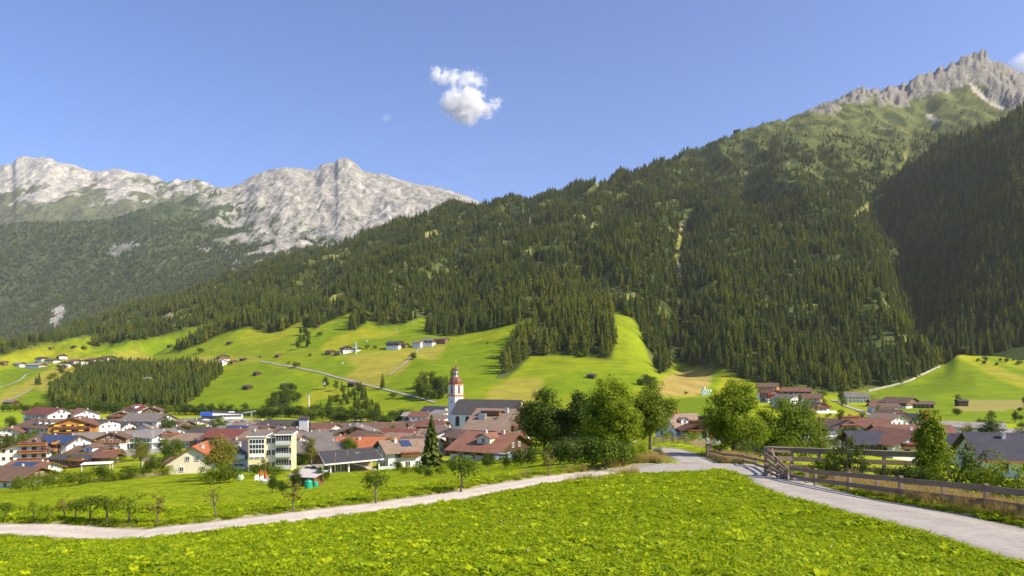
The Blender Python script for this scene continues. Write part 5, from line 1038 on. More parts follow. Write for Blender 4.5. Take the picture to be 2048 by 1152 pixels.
BROAD = [broadleaf(1, 2600), broadleaf(2, 2600, rx=.38, zc=.56, mat=M_LEAF), broadleaf(3, 2400, rx=.26, rz=.46, zc=.54, mat=M_LEAFD), broadleaf(4, 2600, rx=.42, zc=.55, mat=M_LEAFY), broadleaf(5, 2400, rx=.34, mat=M_LEAFO)]
BUSH = [broadleaf(11, 1700, .04, rx=.62, zc=.48, rz=.50, clusters=22, cr=.24, base=.1, mat=M_LEAF, thick=.02), broadleaf(12, 1700, .04, rx=.75, zc=.45, rz=.5, clusters=24, cr=.26, base=.1, mat=M_LEAFY, thick=.02), broadleaf(13, 1700, .04, rx=.55, zc=.5, rz=.5, clusters=20, cr=.24, base=.1, mat=M_LEAFD, thick=.02)]
FRUIT = [broadleaf(21, 800, .034, rx=.46, zc=.64, rz=.34, clusters=11, cr=.17, base=.32, mat=M_LEAF, thick=.026), broadleaf(22, 750, .036, rx=.55, zc=.62, rz=.34, clusters=11, cr=.16, base=.34, lean=.06, mat=M_LEAFY, thick=.026), broadleaf(23, 420, .034, rx=.32, zc=.62, rz=.38, clusters=9, cr=.13, base=.34, mat=M_LEAFO, thick=.026), broadleaf(24, 130, .03, rx=.30, zc=.66, rz=.30, clusters=13, cr=.09, base=.40, lean=-.12, mat=M_LEAFO, thick=.024)]
AIRY = [broadleaf(51, 650, .032, rx=.5, zc=.55, rz=.48, clusters=20, cr=.15, base=.1, mat=M_LEAF, thick=.014), broadleaf(52, 520, .034, rx=.42, zc=.55, rz=.48, clusters=16, cr=.14, base=.1, mat=M_LEAFY, thick=.014), broadleaf(53, 800, .032, rx=.55, zc=.52, rz=.5, clusters=22, cr=.16, base=.1, mat=M_LEAFD, thick=.014)]
def tree(pair, p, h, label, name='broadleaf_tree', cat='tree', group=None, wide=1.0, rz=None):
    t = thing(name, label, cat, (float(p[0]), float(p[1]), float(p[2])-.05), random.random()*6.28 if rz is None else rz, group, (h*wide, h*wide, h))
    link('crown', pair[0], t); link('trunk', pair[1], t); return t
def gtree(pair, px, base, top, label, d=None, surf=None, **k):
    s = surf or G
    if d is None: p = s.at(px, base, 540 if s is H else 0)
    else: X = (px-CX)/F*d; p = np.array((X, d, s.z(X, d)))
    base_py = YH-F*(p[2]-ZC)/p[1]; h = (base_py-top)*p[1]/F; return tree(pair, p, max(h, .8), label, **k)
# big trees at the end of the meadow, each its own shape
big = [(broadleaf(31, 15000, .0175, rx=.43, zc=.55, rz=.46, clusters=85, cr=.125, base=.2, mat=M_LEAFD), 1090, 124, 779, 1.12, 'big dark leafy tree beside the blue car'),
 (broadleaf(32, 9000, .0175, rx=.28, zc=.56, rz=.44, clusters=50, cr=.11, base=.25, mat=M_LEAFD), 1158, 120, 784, 1.15, 'slimmer dark tree between the two large trees'),
 (broadleaf(33, 22000, .0165, rx=.40, zc=.50, rz=.52, clusters=110, cr=.115, base=.12, mat=M_LEAFY), 1222, 80, 758, 1.0, 'tall bright green ash reaching down to the roadside grass'),
 (broadleaf(34, 16000, .0165, rx=.43, zc=.58, rz=.42, clusters=90, cr=.12, base=.25, mat=M_LEAF), 1300, 96, 765, 1.08, 'broad green tree with bare trunk by the lane'),
 (broadleaf(35, 20000, .0165, rx=.46, zc=.48, rz=.53, clusters=105, cr=.12, base=.12, mat=M_LEAFY), 1466, 84, 762, .95, 'dense bushy tree behind the curved fence'),
 (broadleaf(36, 18000, .019, rx=.66, zc=.50, rz=.52, clusters=100, cr=.15, base=.12, mat=M_LEAF), 1570, 92, 797, 1.0, 'round yellowish tree beside the plank railing'),
 (broadleaf(37, 7000, .022, rx=.28, zc=.52, rz=.50, clusters=60, cr=.10, base=.12, mat=M_LEAFY), 1862, 45, 821, .72, 'slender sunlit young tree behind the roadside fence')]
for pair, px, d, top, wd, lab in big: gtree(pair, px, 0, top, lab, d=d, wide=wd)
gtree(BROAD[2], 1982, 0, 833, 'dark round crowned tree behind the violet roofed house', d=205, wide=1.35)
# saplings along the path
sap = [(10,1041,1003,0),(68,1040,1000,1),(98,1043,1008,1),(128,1038,989,2),(152,1041,998,0),(180,1044,990,0),(213,1047,991,0),(258,1048,986,1),(316,1048,984,2),(431,1037,962,3),(587,1024,958,2),(752,1008,940,0),(922,986,910,0),(1097,952,898,2)]
sl = ['crooked fruit tree at the left end of the path row','round fruit tree second in the path row','small thin fruit tree beside the round one','feathery young tree in the path row','fruit tree right of the feathery young tree','leafy fruit tree with dense crown in the path row','fruit tree with thick pale trunk in the path row','widest fruit tree of the path row','narrow upright fruit tree at the right end of the row','almost leafless young tree leaning over the meadow','yellowish sapling beside the dark low shrub','sapling with spreading crown halfway along the path','leafy sapling in front of the rust roofed house','thin sapling below the big dark trees']
for (px, b, t_, i), lab in zip(sap, sl): gtree(FRUIT[i], px, b, t_, lab, name='fruit_tree', wide=1.25 if i < 2 else 1.0)
# big spruce and garden conifers
def gcon(i, px, top, d, label, wide=1.0, surf=None, **k):
    s = surf or G; X = (px-CX)/F*d; z_ = s.z(X, d); h = ZC-(top-YH)/F*d-z_
    t = thing('spruce_tree' if i < 4 else 'larch_tree', label, 'tree', (X, d, z_-.1), random.random()*6, None, (h*wide, h*wide, h)); link('crown', conifers[i][0], t); link('trunk', conifers[i][1], t); return t
bc = conifer_crown(77, 30, 13, .225, .06, .25, .5); bs = quad_mesh('crown', bc, 0, [M_SPRUCE]); X = (863-CX)/F*150; zq = G.z(X, 150); hq = ZC-(830-YH)/F*150-zq
t = thing('spruce_tree', 'big solitary spruce between the white balcony house and the rust roof', 'tree', (X, 150, zq), 0, None, (hq,)*3); link('crown', bs, t); link('trunk', conifers[0][1], t)
gcon(3, 381, 905, 180, 'young spruce in front of the cream house', 1.6); gcon(2, 1628, 826, 205, 'left one of two slim dark firs by the car park', 1.1); gcon(2, 1638, 829, 205, 'right one of two slim dark firs by the car park', 1.1); gcon(0, 1881, 829, 262, 'lone dark spruce beside the workshop hall', 1.3); gcon(3, 1600, 787, 420, 'dark fir in front of the grey roofed hamlet house', 1.5); gcon(1, 1345, 862, 150, 'bluish garden spruce by the steep pinkish roof', 1.4)
gcon(2, 620, 838, 360, 'slim cypress like fir right of the hose tower', .9); gcon(2, 577, 842, 355, 'dark fir before the red gates of the fire station', 1.2); gcon(2, 589, 843, 357, 'narrow fir between fire station gates and tower', .9)
# garden trees and bushes:  px, base py, top py, kind, label
gard = [(40,985,950,'b0'),(66,982,946,'b1'),(95,978,945,'b0'),(120,974,938,'b1'),(148,972,940,'b0'),(170,968,938,'b1'),(205,962,930,'b2'),(230,962,938,'b1'),(262,958,928,'b0'),(285,953,926,'b1'),(310,952,908,'t1'),(335,950,922,'b1'),(22,935,878,'t2'),(12,925,870,'b2'),(90,925,886,'t4'),(100,930,896,'t1'),(70,905,868,'b1'),(50,890,862,'b0'),(25,870,835,'t2'),(60,880,850,'t0'),(140,935,908,'t4'),(150,930,902,'b0'),(115,880,862,'b1'),(230,870,842,'b1'),(215,872,850,'t3'),(205,895,872,'t2'),(330,880,830,'t2'),(345,872,836,'t2'),(355,870,842,'b2'),(375,870,848,'b2'),(395,868,845,'b1'),(425,872,838,'t2'),(440,868,832,'t0'),(285,915,900,'b2'),(240,925,905,'b1'),(225,930,912,'b0'),
 (425,968,930,'b1'),(440,966,928,'b1'),(458,966,925,'b0'),(440,960,868,'t4'),(452,955,880,'t0'),(512,952,925,'b0'),(530,955,915,'t4'),(550,956,925,'b0'),(545,985,948,'t2'),(562,985,960,'b2'),(592,975,935,'t2'),(640,970,932,'t2'),(650,962,938,'b2'),(605,930,905,'b1'),(548,880,862,'b0'),(795,942,920,'b2'),(812,948,930,'b1'),(838,952,925,'b0'),(858,955,935,'b2'),(880,950,928,'b1'),(760,938,925,'b2'),(905,945,920,'b2'),(945,942,915,'b1'),(975,935,905,'b2'),(1010,936,908,'b2'),(1042,932,895,'b2'),(1065,930,890,'b2'),(1030,905,862,'b3t'),(1120,928,880,'b2'),(1150,932,878,'b2'),(1185,936,872,'b2'),(1212,938,870,'b0'),(1245,932,880,'b2'),(1095,924,888,'b2'),(1255,925,890,'b1'),(1275,918,885,'b1'),
 (940,862,845,'b1'),(985,880,852,'t1'),(1005,878,855,'b1'),(840,870,838,'t2'),(815,862,840,'t2'),(780,862,836,'t0'),(905,850,832,'t2'),(735,880,862,'b1'),(765,872,858,'b1'),(770,850,838,'b0'),(1440,905,880,'b1'),(1420,900,885,'b0'),(1385,888,862,'b1'),(1368,885,866,'b0'),(1332,880,862,'b1'),(1545,812,800,'b0'),(1560,812,790,'t1'),(1530,805,792,'b1'),(1650,880,850,'t2'),(1690,880,852,'t2'),(1710,882,850,'b2'),(1760,880,848,'t2'),(1680,872,858,'b1'),(1640,868,845,'t2'),(1745,868,846,'b2'),(1600,835,818,'b1'),(1660,832,825,'b0'),(1655,835,828,'b1'),(1682,805,782,'t2'),(1645,795,778,'b0'),(1590,790,775,'b1'),(1870,830,818,'b0'),(1700,835,828,'b2'),(1845,905,872,'b1'),(1910,905,880,'b0'),(2040,950,925,'b1')]
kinds = {'b': BUSH, 't': BROAD}
spots = {'b': 'shrub', 't': 'tree'}
near_words = [(-10,150,'beside the white houses at the left village edge'),(150,300,'near the dark chalets'),(300,420,'around the low grey roofs'),(420,500,'between the cream house and the navy gable'),(500,600,'by the yellow flats'),(600,700,'around the meadow shed and dark flat roof'),(700,830,'near the orange tile roof'),(830,930,'at the foot of the big spruce'),(930,1080,'round the rust roofed house'),(1080,1300,'under the big dark trees'),(1300,1450,'by the lane end'),(1450,1620,'among the forest edge farms'),(1620,1700,'round the car park'),(1700,2100,'among the right hand houses')]
for px, b, t_, kd in gard:
    pair = (kinds[kd[0]][int(kd[1])]) if kd != 'b3t' else BUSH[1]; where = next(w for a, c_, w in near_words if a <= px < c_); big_ = (b-t_) > 34
    kindw = ('bushy green ', 'sunny yellow green ', 'dark green ', 'bright ', 'olive brown ')[int(kd[1]) % 5]
    gtree(pair, px, b, t_, ('tall ' if big_ else '')+kindw+spots[kd[0]]+' '+where, name='garden_shrub' if kd[0] == 'b' else 'garden_tree', cat='shrub' if kd[0] == 'b' else 'tree', group='garden plants '+where, wide=1.0+.3*random.random())
# shrubs behind the roadside fence
for px, d, top, i, lab, wd in [(1655,47,905,'b0','low shrub right of the plank railing',1),(1690,46,868,'b2','leafy elder bush in front of the plank railing',.75),(1672,47,885,'b0','elder shoot left of the leafy elder bush',.6),(1722,45,880,'b2','elder shoot right of the leafy elder bush',.6),(1812,43,925,'b2','low dark bush left of the slender tree',1),(1895,40,905,'b0','bush right of the slender young tree',.8),(1925,38,885,'b2','tall shrub before the pale house gable',.6),(1958,38,893,'b2','shrub at the corner of the pale house',.7),(1990,36,930,'b1','low bright shrub under the pale house windows',.9),(2005,36,905,'b0','young shrub before the pale house wall',.6),(2035,35,925,'b1','shrub at the right end of the fence',.8),(1838,41,935,'b2','dark low bush under the slender tree',.9),(1770,44,930,'b2','low bush between fence and balcony house',1)]:
    X = (px-CX)/F*d; p = np.array((X, d, G.z(X, d))); b_py = YH-F*(p[2]-ZC)/d; tree((BUSH if 'low' in lab else AIRY)[int(i[1])], p, max(.6, (b_py-top)*d/F), lab, 'shrub', 'shrub', None, wd*1.1)
# river trees along the foot of the hill
for j, px in enumerate(np.arange(4, 868, 5.6)):
    by = np.interp(px, [0,100,250,400,520,620,760,870], [823,824,826,830,833,838,848,850])+random.uniform(-3, 3); hp = random.uniform(13, 25)*(1.25 if 560 < px < 800 else 1.0)*(.75 if px < 110 else 1)
    rw = next(w for q, w in ((110, 'behind the grey hut and the red roofed hotel'), (245, 'below the dense plantation, behind the hotels'), (370, 'at the foot of the plantation, behind the guesthouses'), (500, 'behind the blue and white cable station'), (620, 'between the lower thicket and the yellow field'), (740, 'along the yellow field right of the cable mast'), (900, 'behind the camp site')) if px < q); gtree((BROAD+BUSH)[random.choice((0, 2, 2, 5, 7, 7))], px+random.uniform(-4, 4), by, by-hp, 'dark green riverside tree '+rw, name='riverside_tree', group='riverside trees '+rw, wide=1.15+.4*random.random())
hillt = [((540,578,798,818),15,'b',15,'round shrub of the thicket on the lower left meadow','thicket on the lower meadow'),((570,600,780,806),11,'b',15,'upper shrub of the thicket on the lower left meadow','thicket on the lower meadow'),((640,760,802,832),30,'m',18,'tree of the mixed wood below the hill road','mixed wood below the hill road'),((650,740,778,802),12,'m',20,'tree on the slope right below the hill road','trees below the hill road'),((834,906,776,803),28,'m',30,'tree of the small grove left of the church tower','grove behind the church'),((594,620,670,700),10,'m',17,'tree of the little hillside copse on the upper meadow','upper meadow copse'),((340,372,690,706),6,'m',11,'tree at the lower tip of the wood tongue','wood tongue tip'),((96,200,738,778),24,'b',12,'broadleaf tree at the left rim of the plantation','plantation rim'),((1160,1222,700,718),8,'b',12,'leafy bush at the lower rim of the meadow grove','grove rim bushes'),((1255,1312,760,780),7,'b',16,'rounded leafy tree at the bottom of the wooded strip','strip foot trees'),((1500,1640,770,782),8,'m',14,'leafy tree at the foot of the dark mountain forest','forest foot leafy trees'),((1955,2045,722,732),9,'b',8,'bush in the hedge above the right meadow','right meadow hedge'),((240,280,812,822),6,'b',10,'leafy bush below the plantation','bushes below plantation'),((900,960,815,840),5,'b',12,'dark bush behind the church roof','bushes behind church')]
for (x0, x1, y0, y1), n, kd, hp, lab, grp in hillt:
    for i in range(n):
        px, b = random.uniform(x0, x1), random.uniform(y0, y1); h_ = hp*random.uniform(.75, 1.3); c_ = kd == 'c' or (kd == 'm' and random.random() < .4); p = H.at(px, b, 540)
        if c_:
            q = random.choice((0, 1, 3, 4)); hm = h_*1.15*p[1]/F; t = thing('hill_conifer', lab.replace('tree', 'conifer') if kd == 'm' else lab, 'tree', tuple(p), random.random()*6, grp+' conifers', (hm*1.15, hm*1.15, hm)); link('crown', conifers[q][0], t); link('trunk', conifers[q][1], t)
        else: tree((BUSH if kd == 'b' else BROAD)[random.choice((0, 2, 2))], p, h_*p[1]/F, lab.replace('conifer', 'tree'), 'hill_tree', 'tree', grp, 1.1)
for px, b, t_, i, lab in [(765,778,745,0,'solitary spruce beside the hill road'),(697,792,775,3,'small spruce left of the road wood'),(78,770,745,1,'pair spruce on the dry left slope'),(72,768,750,0,'smaller spruce on the dry left slope'),(300,725,712,0,'spruce at the right end of the hillside hamlet'),(278,726,714,3,'dark spruce between hamlet farms')]:
    p = H.at(px, b, 540); hm = (b-t_)*p[1]/F; t = thing('solitary_spruce', lab, 'tree', tuple(p), 0, None, (hm*1.4, hm*1.4, hm)); link('crown', conifers[i][0], t); link('trunk', conifers[i][1], t)
for px, b, t_, lab in [(787,797,783,'round shrub below the hill road'),(826,719,707,'dark bush beside the slope track'),(400,706,694,'single round bush under the hillside wood'),(168,700,690,'bush beside the yellow strip'),(975,687,682,'tiny bush on the grove meadow'),(828,712,703,'lower bush beside the slope track'),(750,698,690,'bush at the hill farm garden'),(735,697,688,'round bush right of the hill farm'),(228,722,711,'leafy tree beside the hamlet farms'),(242,722,712,'pale leafy tree right of the hamlet'),(1372,789,782,'small bush at the brown field edge'),(640,672,662,'bush on the upper meadow'),(520,716,711,'bush at the hill road start'),(578,728,722,'low bush above the hill road'),(592,735,722,'bush left of the farm track'),(620,713,706,'bush on the meadow below the farm')]:
    gtree(BUSH[2 if 'dark' in lab else 0], px, b, t_, lab, surf=H, name='hill_shrub', cat='shrub', wide=1.2)

# small trees and shrubs in the gardens between the roofs
HOUSES = [(o.location.x, o.location.y, max(9.0, 1.0)) for o in COL.objects if o.parent is None and o.get('category') in ('house','hotel','inn','fire station','hall','church','barn','shed','station','flats','workshop','school')]
n_ok = 0; zones = [(-10,420,'left village'),(420,700,'village centre'),(700,1040,'church quarter'),(1440,2060,'right hand hamlet')]
while n_ok < 120:
    lo_, hi_, zn = random.choice(zones); px = random.uniform(lo_, hi_); d = random.uniform(195, 440) if zn != 'right hand hamlet' else random.uniform(180, 520); X = (px-CX)/F*d
    if any((X-a)**2+(d-b)**2 < c_*c_ for a, b, c_ in HOUSES): continue
    b_ = random.random() < .55; hh0 = random.uniform(2.2, 4.5) if b_ else random.uniform(5, 8.5)
    tree(random.choice(BUSH) if b_ else random.choice(BROAD[:3]+BROAD[4:]), (X, d, G.z(X, d)), hh0, ('small rounded shrub' if b_ else 'leafy garden tree')+' between the roofs of the '+zn, 'garden_shrub' if b_ else 'garden_tree', 'shrub' if b_ else 'tree', ('shrubs' if b_ else 'trees')+' between the roofs of the '+zn, 1.1); n_ok += 1
# ------------------------------------------------------------------ roads
def gravel_mat(name, col, col2):
    m, nt, out = mat_base(name); v = coord(nt); f = noise(nt, 1.1, 5, .6, v); f2 = noise(nt, 28, 3, .7, v); f3 = noise(nt, 5, 4, .6, v)
    c = ramp(nt, f, [(.3, col2), (.7, col)]); va = N(nt, 'ShaderNodeVertexColor', layer_name='Col'); c = mixc(nt, 1.0, c, va.outputs[0], 'MULTIPLY'); c = mixc(nt, 1.0, c, ramp(nt, f2, [(.3, (.80,.80,.80)), (.7, (1.12,1.11,1.1))]), 'MULTIPLY'); c = mixc(nt, 1.0, c, ramp(nt, f3, [(.35, (.86,.85,.84)), (.65, (1.06,1.06,1.05))]), 'MULTIPLY')
    principled(nt, out, c, .95, .1, f2, .012, .7); return m
M_PATH = gravel_mat('pale_gravel', (.66,.60,.53), (.57,.51,.45)); M_ROAD = gravel_mat('worn_asphalt', (.48,.445,.41), (.40,.37,.345))
def strip(name, P, w, mat, lift, n=13, surf=None, wob=.22, seed=0):
    P = np.asarray(P); T = np.gradient(P[:, :2], axis=0); T /= np.linalg.norm(T, axis=1, keepdims=True); Nn = np.c_[-T[:, 1], T[:, 0]]; u = np.linspace(-1, 1, n); V = []; K = []
    for i in range(len(P)):
        wl = w/2+wob*float(perlin(np.array(i*.23+seed), np.array(3.1))); wr = w/2+wob*float(perlin(np.array(i*.23+seed), np.array(9.7)))
        for q in u:
            o = q*(wl if q < 0 else wr); x, y = P[i, 0]+Nn[i, 0]*o, P[i, 1]+Nn[i, 1]*o; z = (surf.z(x, y) if surf else P[i, 2]-.10)+lift+.05*(1-q*q); V.append((x, y, z)); tr = math.exp(-((abs(q)-.48)/.2)**2); ed = max(0, abs(q)-.72)/.28; pn_ = float(perlin(np.array(x*.7), np.array(y*.7))); K.append(np.array((.90,.89,.87))*(1+.13*tr+.10*pn_)*(1-.45*ed)+np.array((.02,.06,-.06))*ed*.6)
    a = np.arange((len(P)-1)*n).reshape(len(P)-1, n)[:, :-1].ravel(); Q = np.stack([a, a+1, a+1+n, a+n], 1); return tag(link(name, np_mesh(name, V, Q, mat, np.clip(np.array(K), .3, 1.3))), kind='structure')
strip('gravel_path', ROADS['gravel_path'][0], 3.3, M_PATH, .040)
strip('asphalt_road', ROADS['asphalt_road'][0], 4.4, M_ROAD, .050, wob=.12); strip('village_lane', ROADS['village_lane'][0], 4.3, M_ROAD, .060, wob=.15)
ap = []
for k in range(40):
    a = 2*math.pi*k/40; ap.append((jx+1.45*4.4*math.cos(a), jy+4.4*math.sin(a)))
V = [(jx, jy, 0)]+[(*p, 0) for p in ap]; V = [(x, y, G.z(x, y)+.085) for x, y, _ in V]; tag(link('road_junction', np_mesh('road_junction', V, [(0, i+1, (i+1) % 40+1) for i in range(40)], M_ROAD, np.full((41, 3), .93))), kind='structure')
def hill_strip(name, pts, w, mat, surf=H, lift=.5):
    P = smooth_line([surf.at(px, py, 540 if surf is H else 0) for px, py in pts], 90); strip(name, P, w, mat, lift, 5, surf, .3)
hill_strip('hill_road', [(522,723),(545,727),(600,737),(660,751),(700,762),(760,777),(800,787),(850,800),(872,806)], 3.4, M_ROAD); hill_strip('slope_track', [(778,751),(800,735),(822,715),(840,698),(848,692)], 2.6, M_ROAD)
hill_strip('field_track', [(0,776),(40,760),(75,742),(98,733)], 3.0, M_ROAD); hill_strip('field_track', [(0,805),(30,796),(62,779)], 2.8, M_ROAD); hill_strip('hamlet_lane', [(1664,800),(1680,806),(1700,815),(1725,824),(1752,836),(1762,844)], 3.6, M_ROAD, G, .25); hill_strip('valley_lane', [(700,843),(722,840),(744,836)], 4, M_PATH, G, .25)
# low stone wall climbing along the foot of the forest
W = smooth_line([H.at(px, py, 560) for px, py in [(1736,783),(1760,778),(1785,772),(1812,765),(1840,752),(1858,744),(1880,734)]], 50); wl = thing('stone_wall', 'pale dry stone wall climbing along the forest foot', 'wall', tuple(W[0])); W = W-W[0]
m_st = plain('pale_stone', (.50,.45,.38), .95, .1, .25, .8, .1)
for i in range(len(W)-1): MB().beam(W[i]+np.array((0,0,.7)), W[i+1]+np.array((0,0,.7+random.uniform(-.15,.15))), 1.0, random.uniform(1.5,2.4)).build('stone_block', m_st, wl)

# ------------------------------------------------------------------ meadow plants
M_BLADE = leaf_mat('meadow_blades', (.145,.24,.003), (.50,.57,.010), .44, .28); M_CLOVER = leaf_mat('clover_leaves', (.12,.22,.003), (.44,.52,.010), .42, .28)
M_DRY = leaf_mat('dry_grass', (.30,.21,.085), (.55,.42,.20), .3, .2); M_FLOW = plain('clover_flowers', (.72,.62,.62), .8, .1, .1); M_YELF = plain('yellow_flowers', (.75,.48,.02), .8, .1, .1)
def blades(r, n, rad, h, w, bend=.5):
    V = []
    for _ in range(n):
        a = r.random()*6.283; q = rad*math.sqrt(r.random()); x, y = q*math.cos(a), q*math.sin(a); b = r.random()*6.283; hh = h*(.55+.7*r.random()); dx, dy = math.cos(b)*hh*bend*r.random(), math.sin(b)*hh*bend*r.random(); c = b+1.57+r.normal()*.4; wx, wy = math.cos(c)*w/2, math.sin(c)*w/2
        V += [(x-wx, y-wy, -.03), (x+wx, y+wy, -.03), (x+dx*.45+wx*.9, y+dy*.45+wy*.9, hh*.65), (x+dx*.45-wx*.9, y+dy*.45-wy*.9, hh*.65)]
        V += [(x+dx*.45-wx*.9, y+dy*.45-wy*.9, hh*.65), (x+dx*.45+wx*.9, y+dy*.45+wy*.9, hh*.65), (x+dx+wx*.1, y+dy+wy*.1, hh*(1-.25*bend)), (x+dx-wx*.1, y+dy-wy*.1, hh*(1-.25*bend))]
    return V
def clover(r, n, rad, h, s):
    a = r.random(n)*6.283; q = rad*np.sqrt(r.random(n)); C = np.c_[q*np.cos(a), q*np.sin(a), h*(.4+.8*r.random(n))]; V = []
    for i in range(n):
        t0 = r.random()*6.283; tilt = r.normal(size=2)*.35
        for k in range(3):
            t = t0+k*2.094; d_ = np.array((math.cos(t), math.sin(t), tilt[0]*math.cos(t)+tilt[1]*math.sin(t))); e_ = np.array((-math.sin(t), math.cos(t), -tilt[0]*math.sin(t)+tilt[1]*math.cos(t)))*.55
            V += [tuple(C[i]), tuple(C[i]+d_*s*.6-e_*s), tuple(C[i]+d_*s*1.5), tuple(C[i]+d_*s*.6+e_*s)]
    return V
def rosette(r, n, L, w):
    V = []
    for i in range(n):
        a = 6.283*(i+r.random()*.8)/n; up_ = .35+.7*r.random(); l = L*(.6+.6*r.random()); ca, sa = math.cos(a), math.sin(a)
        def p(u, s_): return (ca*l*u*(.9-.25*up_)-sa*s_*w, sa*l*u*(.9-.25*up_)+ca*s_*w, l*(up_*u-.55*u*u*up_)+.01)
        V += [p(.05, -.15), p(.45, -.6), p(.45, .6), p(.05, .15), p(.45, -.6), p(.8, -.5), p(.8, .5), p(.45, .6), p(.8, -.5), p(1.05, -.05), p(1.05, .05), p(.8, .5)]
    return V
r = np.random.default_rng(5); M_ = [M_BLADE]
def two(name, parts):
    V = np.concatenate([np.asarray(v, np.float32).reshape(-1, 3) for v, _ in parts]); mats = [m for _, m in parts]; me = np_mesh(name, V, np.arange(len(V)).reshape(-1, 4), None, smooth=False)
    for m in mats: me.materials.append(m)
    mi = np.concatenate([np.full(len(np.asarray(v).reshape(-1, 3))//4, i) for i, (v, _) in enumerate(parts)]); me.polygons.foreach_set('material_index', mi.astype(np.int32)); return me
tufts = [two('tuft', [(blades(r, 30, .24, .13, .017, .9), M_BLADE), (clover(r, 26, .24, .10, .030), M_CLOVER)]), two('tuft', [(blades(r, 14, .26, .12, .018, .9), M_BLADE), (clover(r, 46, .26, .12, .034), M_CLOVER)]), two('tuft', [(blades(r, 14, .26, .12, .018, .9), M_BLADE), (rosette(r, 14, .20, .045), M_BLADE), (clover(r, 20, .25, .11, .032), M_CLOVER)]), two('tuft', [(blades(r, 44, .28, .17, .017, 1.1), M_BLADE), (clover(r, 12, .25, .09, .03), M_CLOVER)]), two('tuft', [(rosette(r, 16, .24, .06), M_CLOVER), (blades(r, 16, .27, .14, .017, .9), M_BLADE)])]
gx, gy, x, y, z = G.scatter(lambda d: np.interp(d, [6,12,25,60], [.14,.165,.235,.42]), 6.5, 64); i_, j_ = G._ij(gx, y); rd_ = G.bil(rdist, i_, j_)
edge_n = fbm(x/1.3, y/1.3, 3)*.35; k = (gx > -90) & (gx < 2140) & (rd_ > .02+edge_n)
x, y, z = x[k], y[k], z[k]; n = len(x); pn = fbm(x/1.6, y/1.6, 3); pn2 = fbm(x/5+3, y/5, 3)
idx = np.where(pn > .16, 4, np.where(pn > .04, 2, np.where(pn2 > .0, rng.choice([0, 1, 1, 3], n), rng.choice([0, 1, 2, 1], n)))); sc = (.75+.55*rng.random(n))*np.interp(y, [8,14,30,60], [.68,.80,1.0,1.35])*(1+.55*np.clip(pn+.1, -.5, .6))
tag(scatter_object('meadow_grass', np.c_[x, y, z], idx, np.c_[rng.normal(0,.12,n), rng.normal(0,.12,n), rng.random(n)*6.283], np.c_[sc, sc, sc*.95], tufts), 'lush meadow grass and clover in the foreground', 'grass', kind='stuff')
# mown slope beyond the path: short sparse tufts
gx, gy, x, y, z = G.scatter(lambda d: np.interp(d, [44,90,175], [.55,.85,1.3]), 44, 175); i_, j_ = G._ij(gx, y); rd_ = G.bil(rdist, i_, j_); k = (gx > -60) & (gx < 1420) & (rd_ > .3) & (y > np.interp(gx, [-100,300,800,1300], [46,46,52,66]))
x, y, z = x[k], y[k], z[k]; n = len(x); sc = (.55+.5*rng.random(n))*np.interp(y, [44,175], [.8,1.9])
tag(scatter_object('mown_grass', np.c_[x, y, z], rng.choice([0, 3, 1], n), np.c_[rng.normal(0,.1,n), rng.normal(0,.1,n), rng.random(n)*6.283], np.c_[sc*1.5, sc*1.5, sc*.30], tufts), 'short mown grass on the slope beyond the path', 'grass', kind='stuff')
# tall dry grass and weeds along the fences and the lane
dry = [two('dry_tuft', [(blades(r, 46, .28, .62, .010, .55), M_DRY), (blades(r, 26, .28, .30, .014), M_BLADE)]), two('dry_tuft', [(blades(r, 60, .30, .75, .009, .7), M_DRY)]), two('dry_tuft', [(blades(r, 40, .3, .36, .016), M_BLADE), (clover(r, 12, .28, .34, .03), M_CLOVER), (blades(r, 14, .3, .6, .010, .6), M_DRY)]), two('dry_tuft', [(blades(r, 40, .3, .34, .016), M_BLADE), (clover(r, 26, .28, .36, .022), M_YELF)])]
P, w = ROADS['asphalt_road']; ds = []
for _ in range(3000):
    i = random.randrange(8, 118); T = P[min(i+1, 159), :2]-P[i-1, :2]; T /= np.linalg.norm(T); nx, ny = T[1], -T[0]; o = random.uniform(2.15, 5.2); x_, y_ = P[i, 0]+nx*o+random.uniform(-.3,.3), P[i, 1]+ny*o+random.uniform(-.3,.3)
    ds.append((x_, y_, (random.choice((2, 2, 3)) if o < 2.9 else random.choice((0, 1, 0, 2, 2))), (.35+.3*random.random()) if o < 2.9 else (.55+.5*random.random())))
for px, py, sx, sy, n in [(1262,938,38,8,420),(1290,925,30,9,300),(1470,922,40,7,420),(1440,915,22,6,200),(1200,945,50,5,200),(1120,958,60,4,160),(1330,905,18,5,120)]:
    for _ in range(n): p = G.at(px+random.gauss(0, sx*.6), py+random.gauss(0, sy*.6)); ds.append((p[0], p[1], random.choice((0, 1, 2, 0)) , .7+.6*random.random()))
for _ in range(900):                                   # ragged fringe along the far side of the path
    Pp, w = ROADS['gravel_path']; i = random.randrange(2, 158); T = Pp[i+1, :2]-Pp[i-1, :2]; T /= np.linalg.norm(T); o = random.uniform(1.75, 3.4); ds.append((Pp[i, 0]-T[1]*o, Pp[i, 1]+T[0]*o, 2, .22+.25*random.random()))
ds = np.array(ds); ii, jj = G._ij(CX+F*ds[:, 0]/ds[:, 1], ds[:, 1]); keep = (G.bil(rdist, ii, jj) > .12); ds = ds[keep]; zz_ = G.z(ds[:, 0], ds[:, 1]); n = len(ds)
tag(scatter_object('verge_grass', np.c_[ds[:, :2], zz_], ds[:, 2].astype(int), np.c_[rng.normal(0,.1,n), rng.normal(0,.1,n), rng.random(n)*6.283], np.repeat(ds[:, 3:4], 3, 1), dry), 'tall dry grass and weeds along fence and lane', 'grass', kind='stuff')
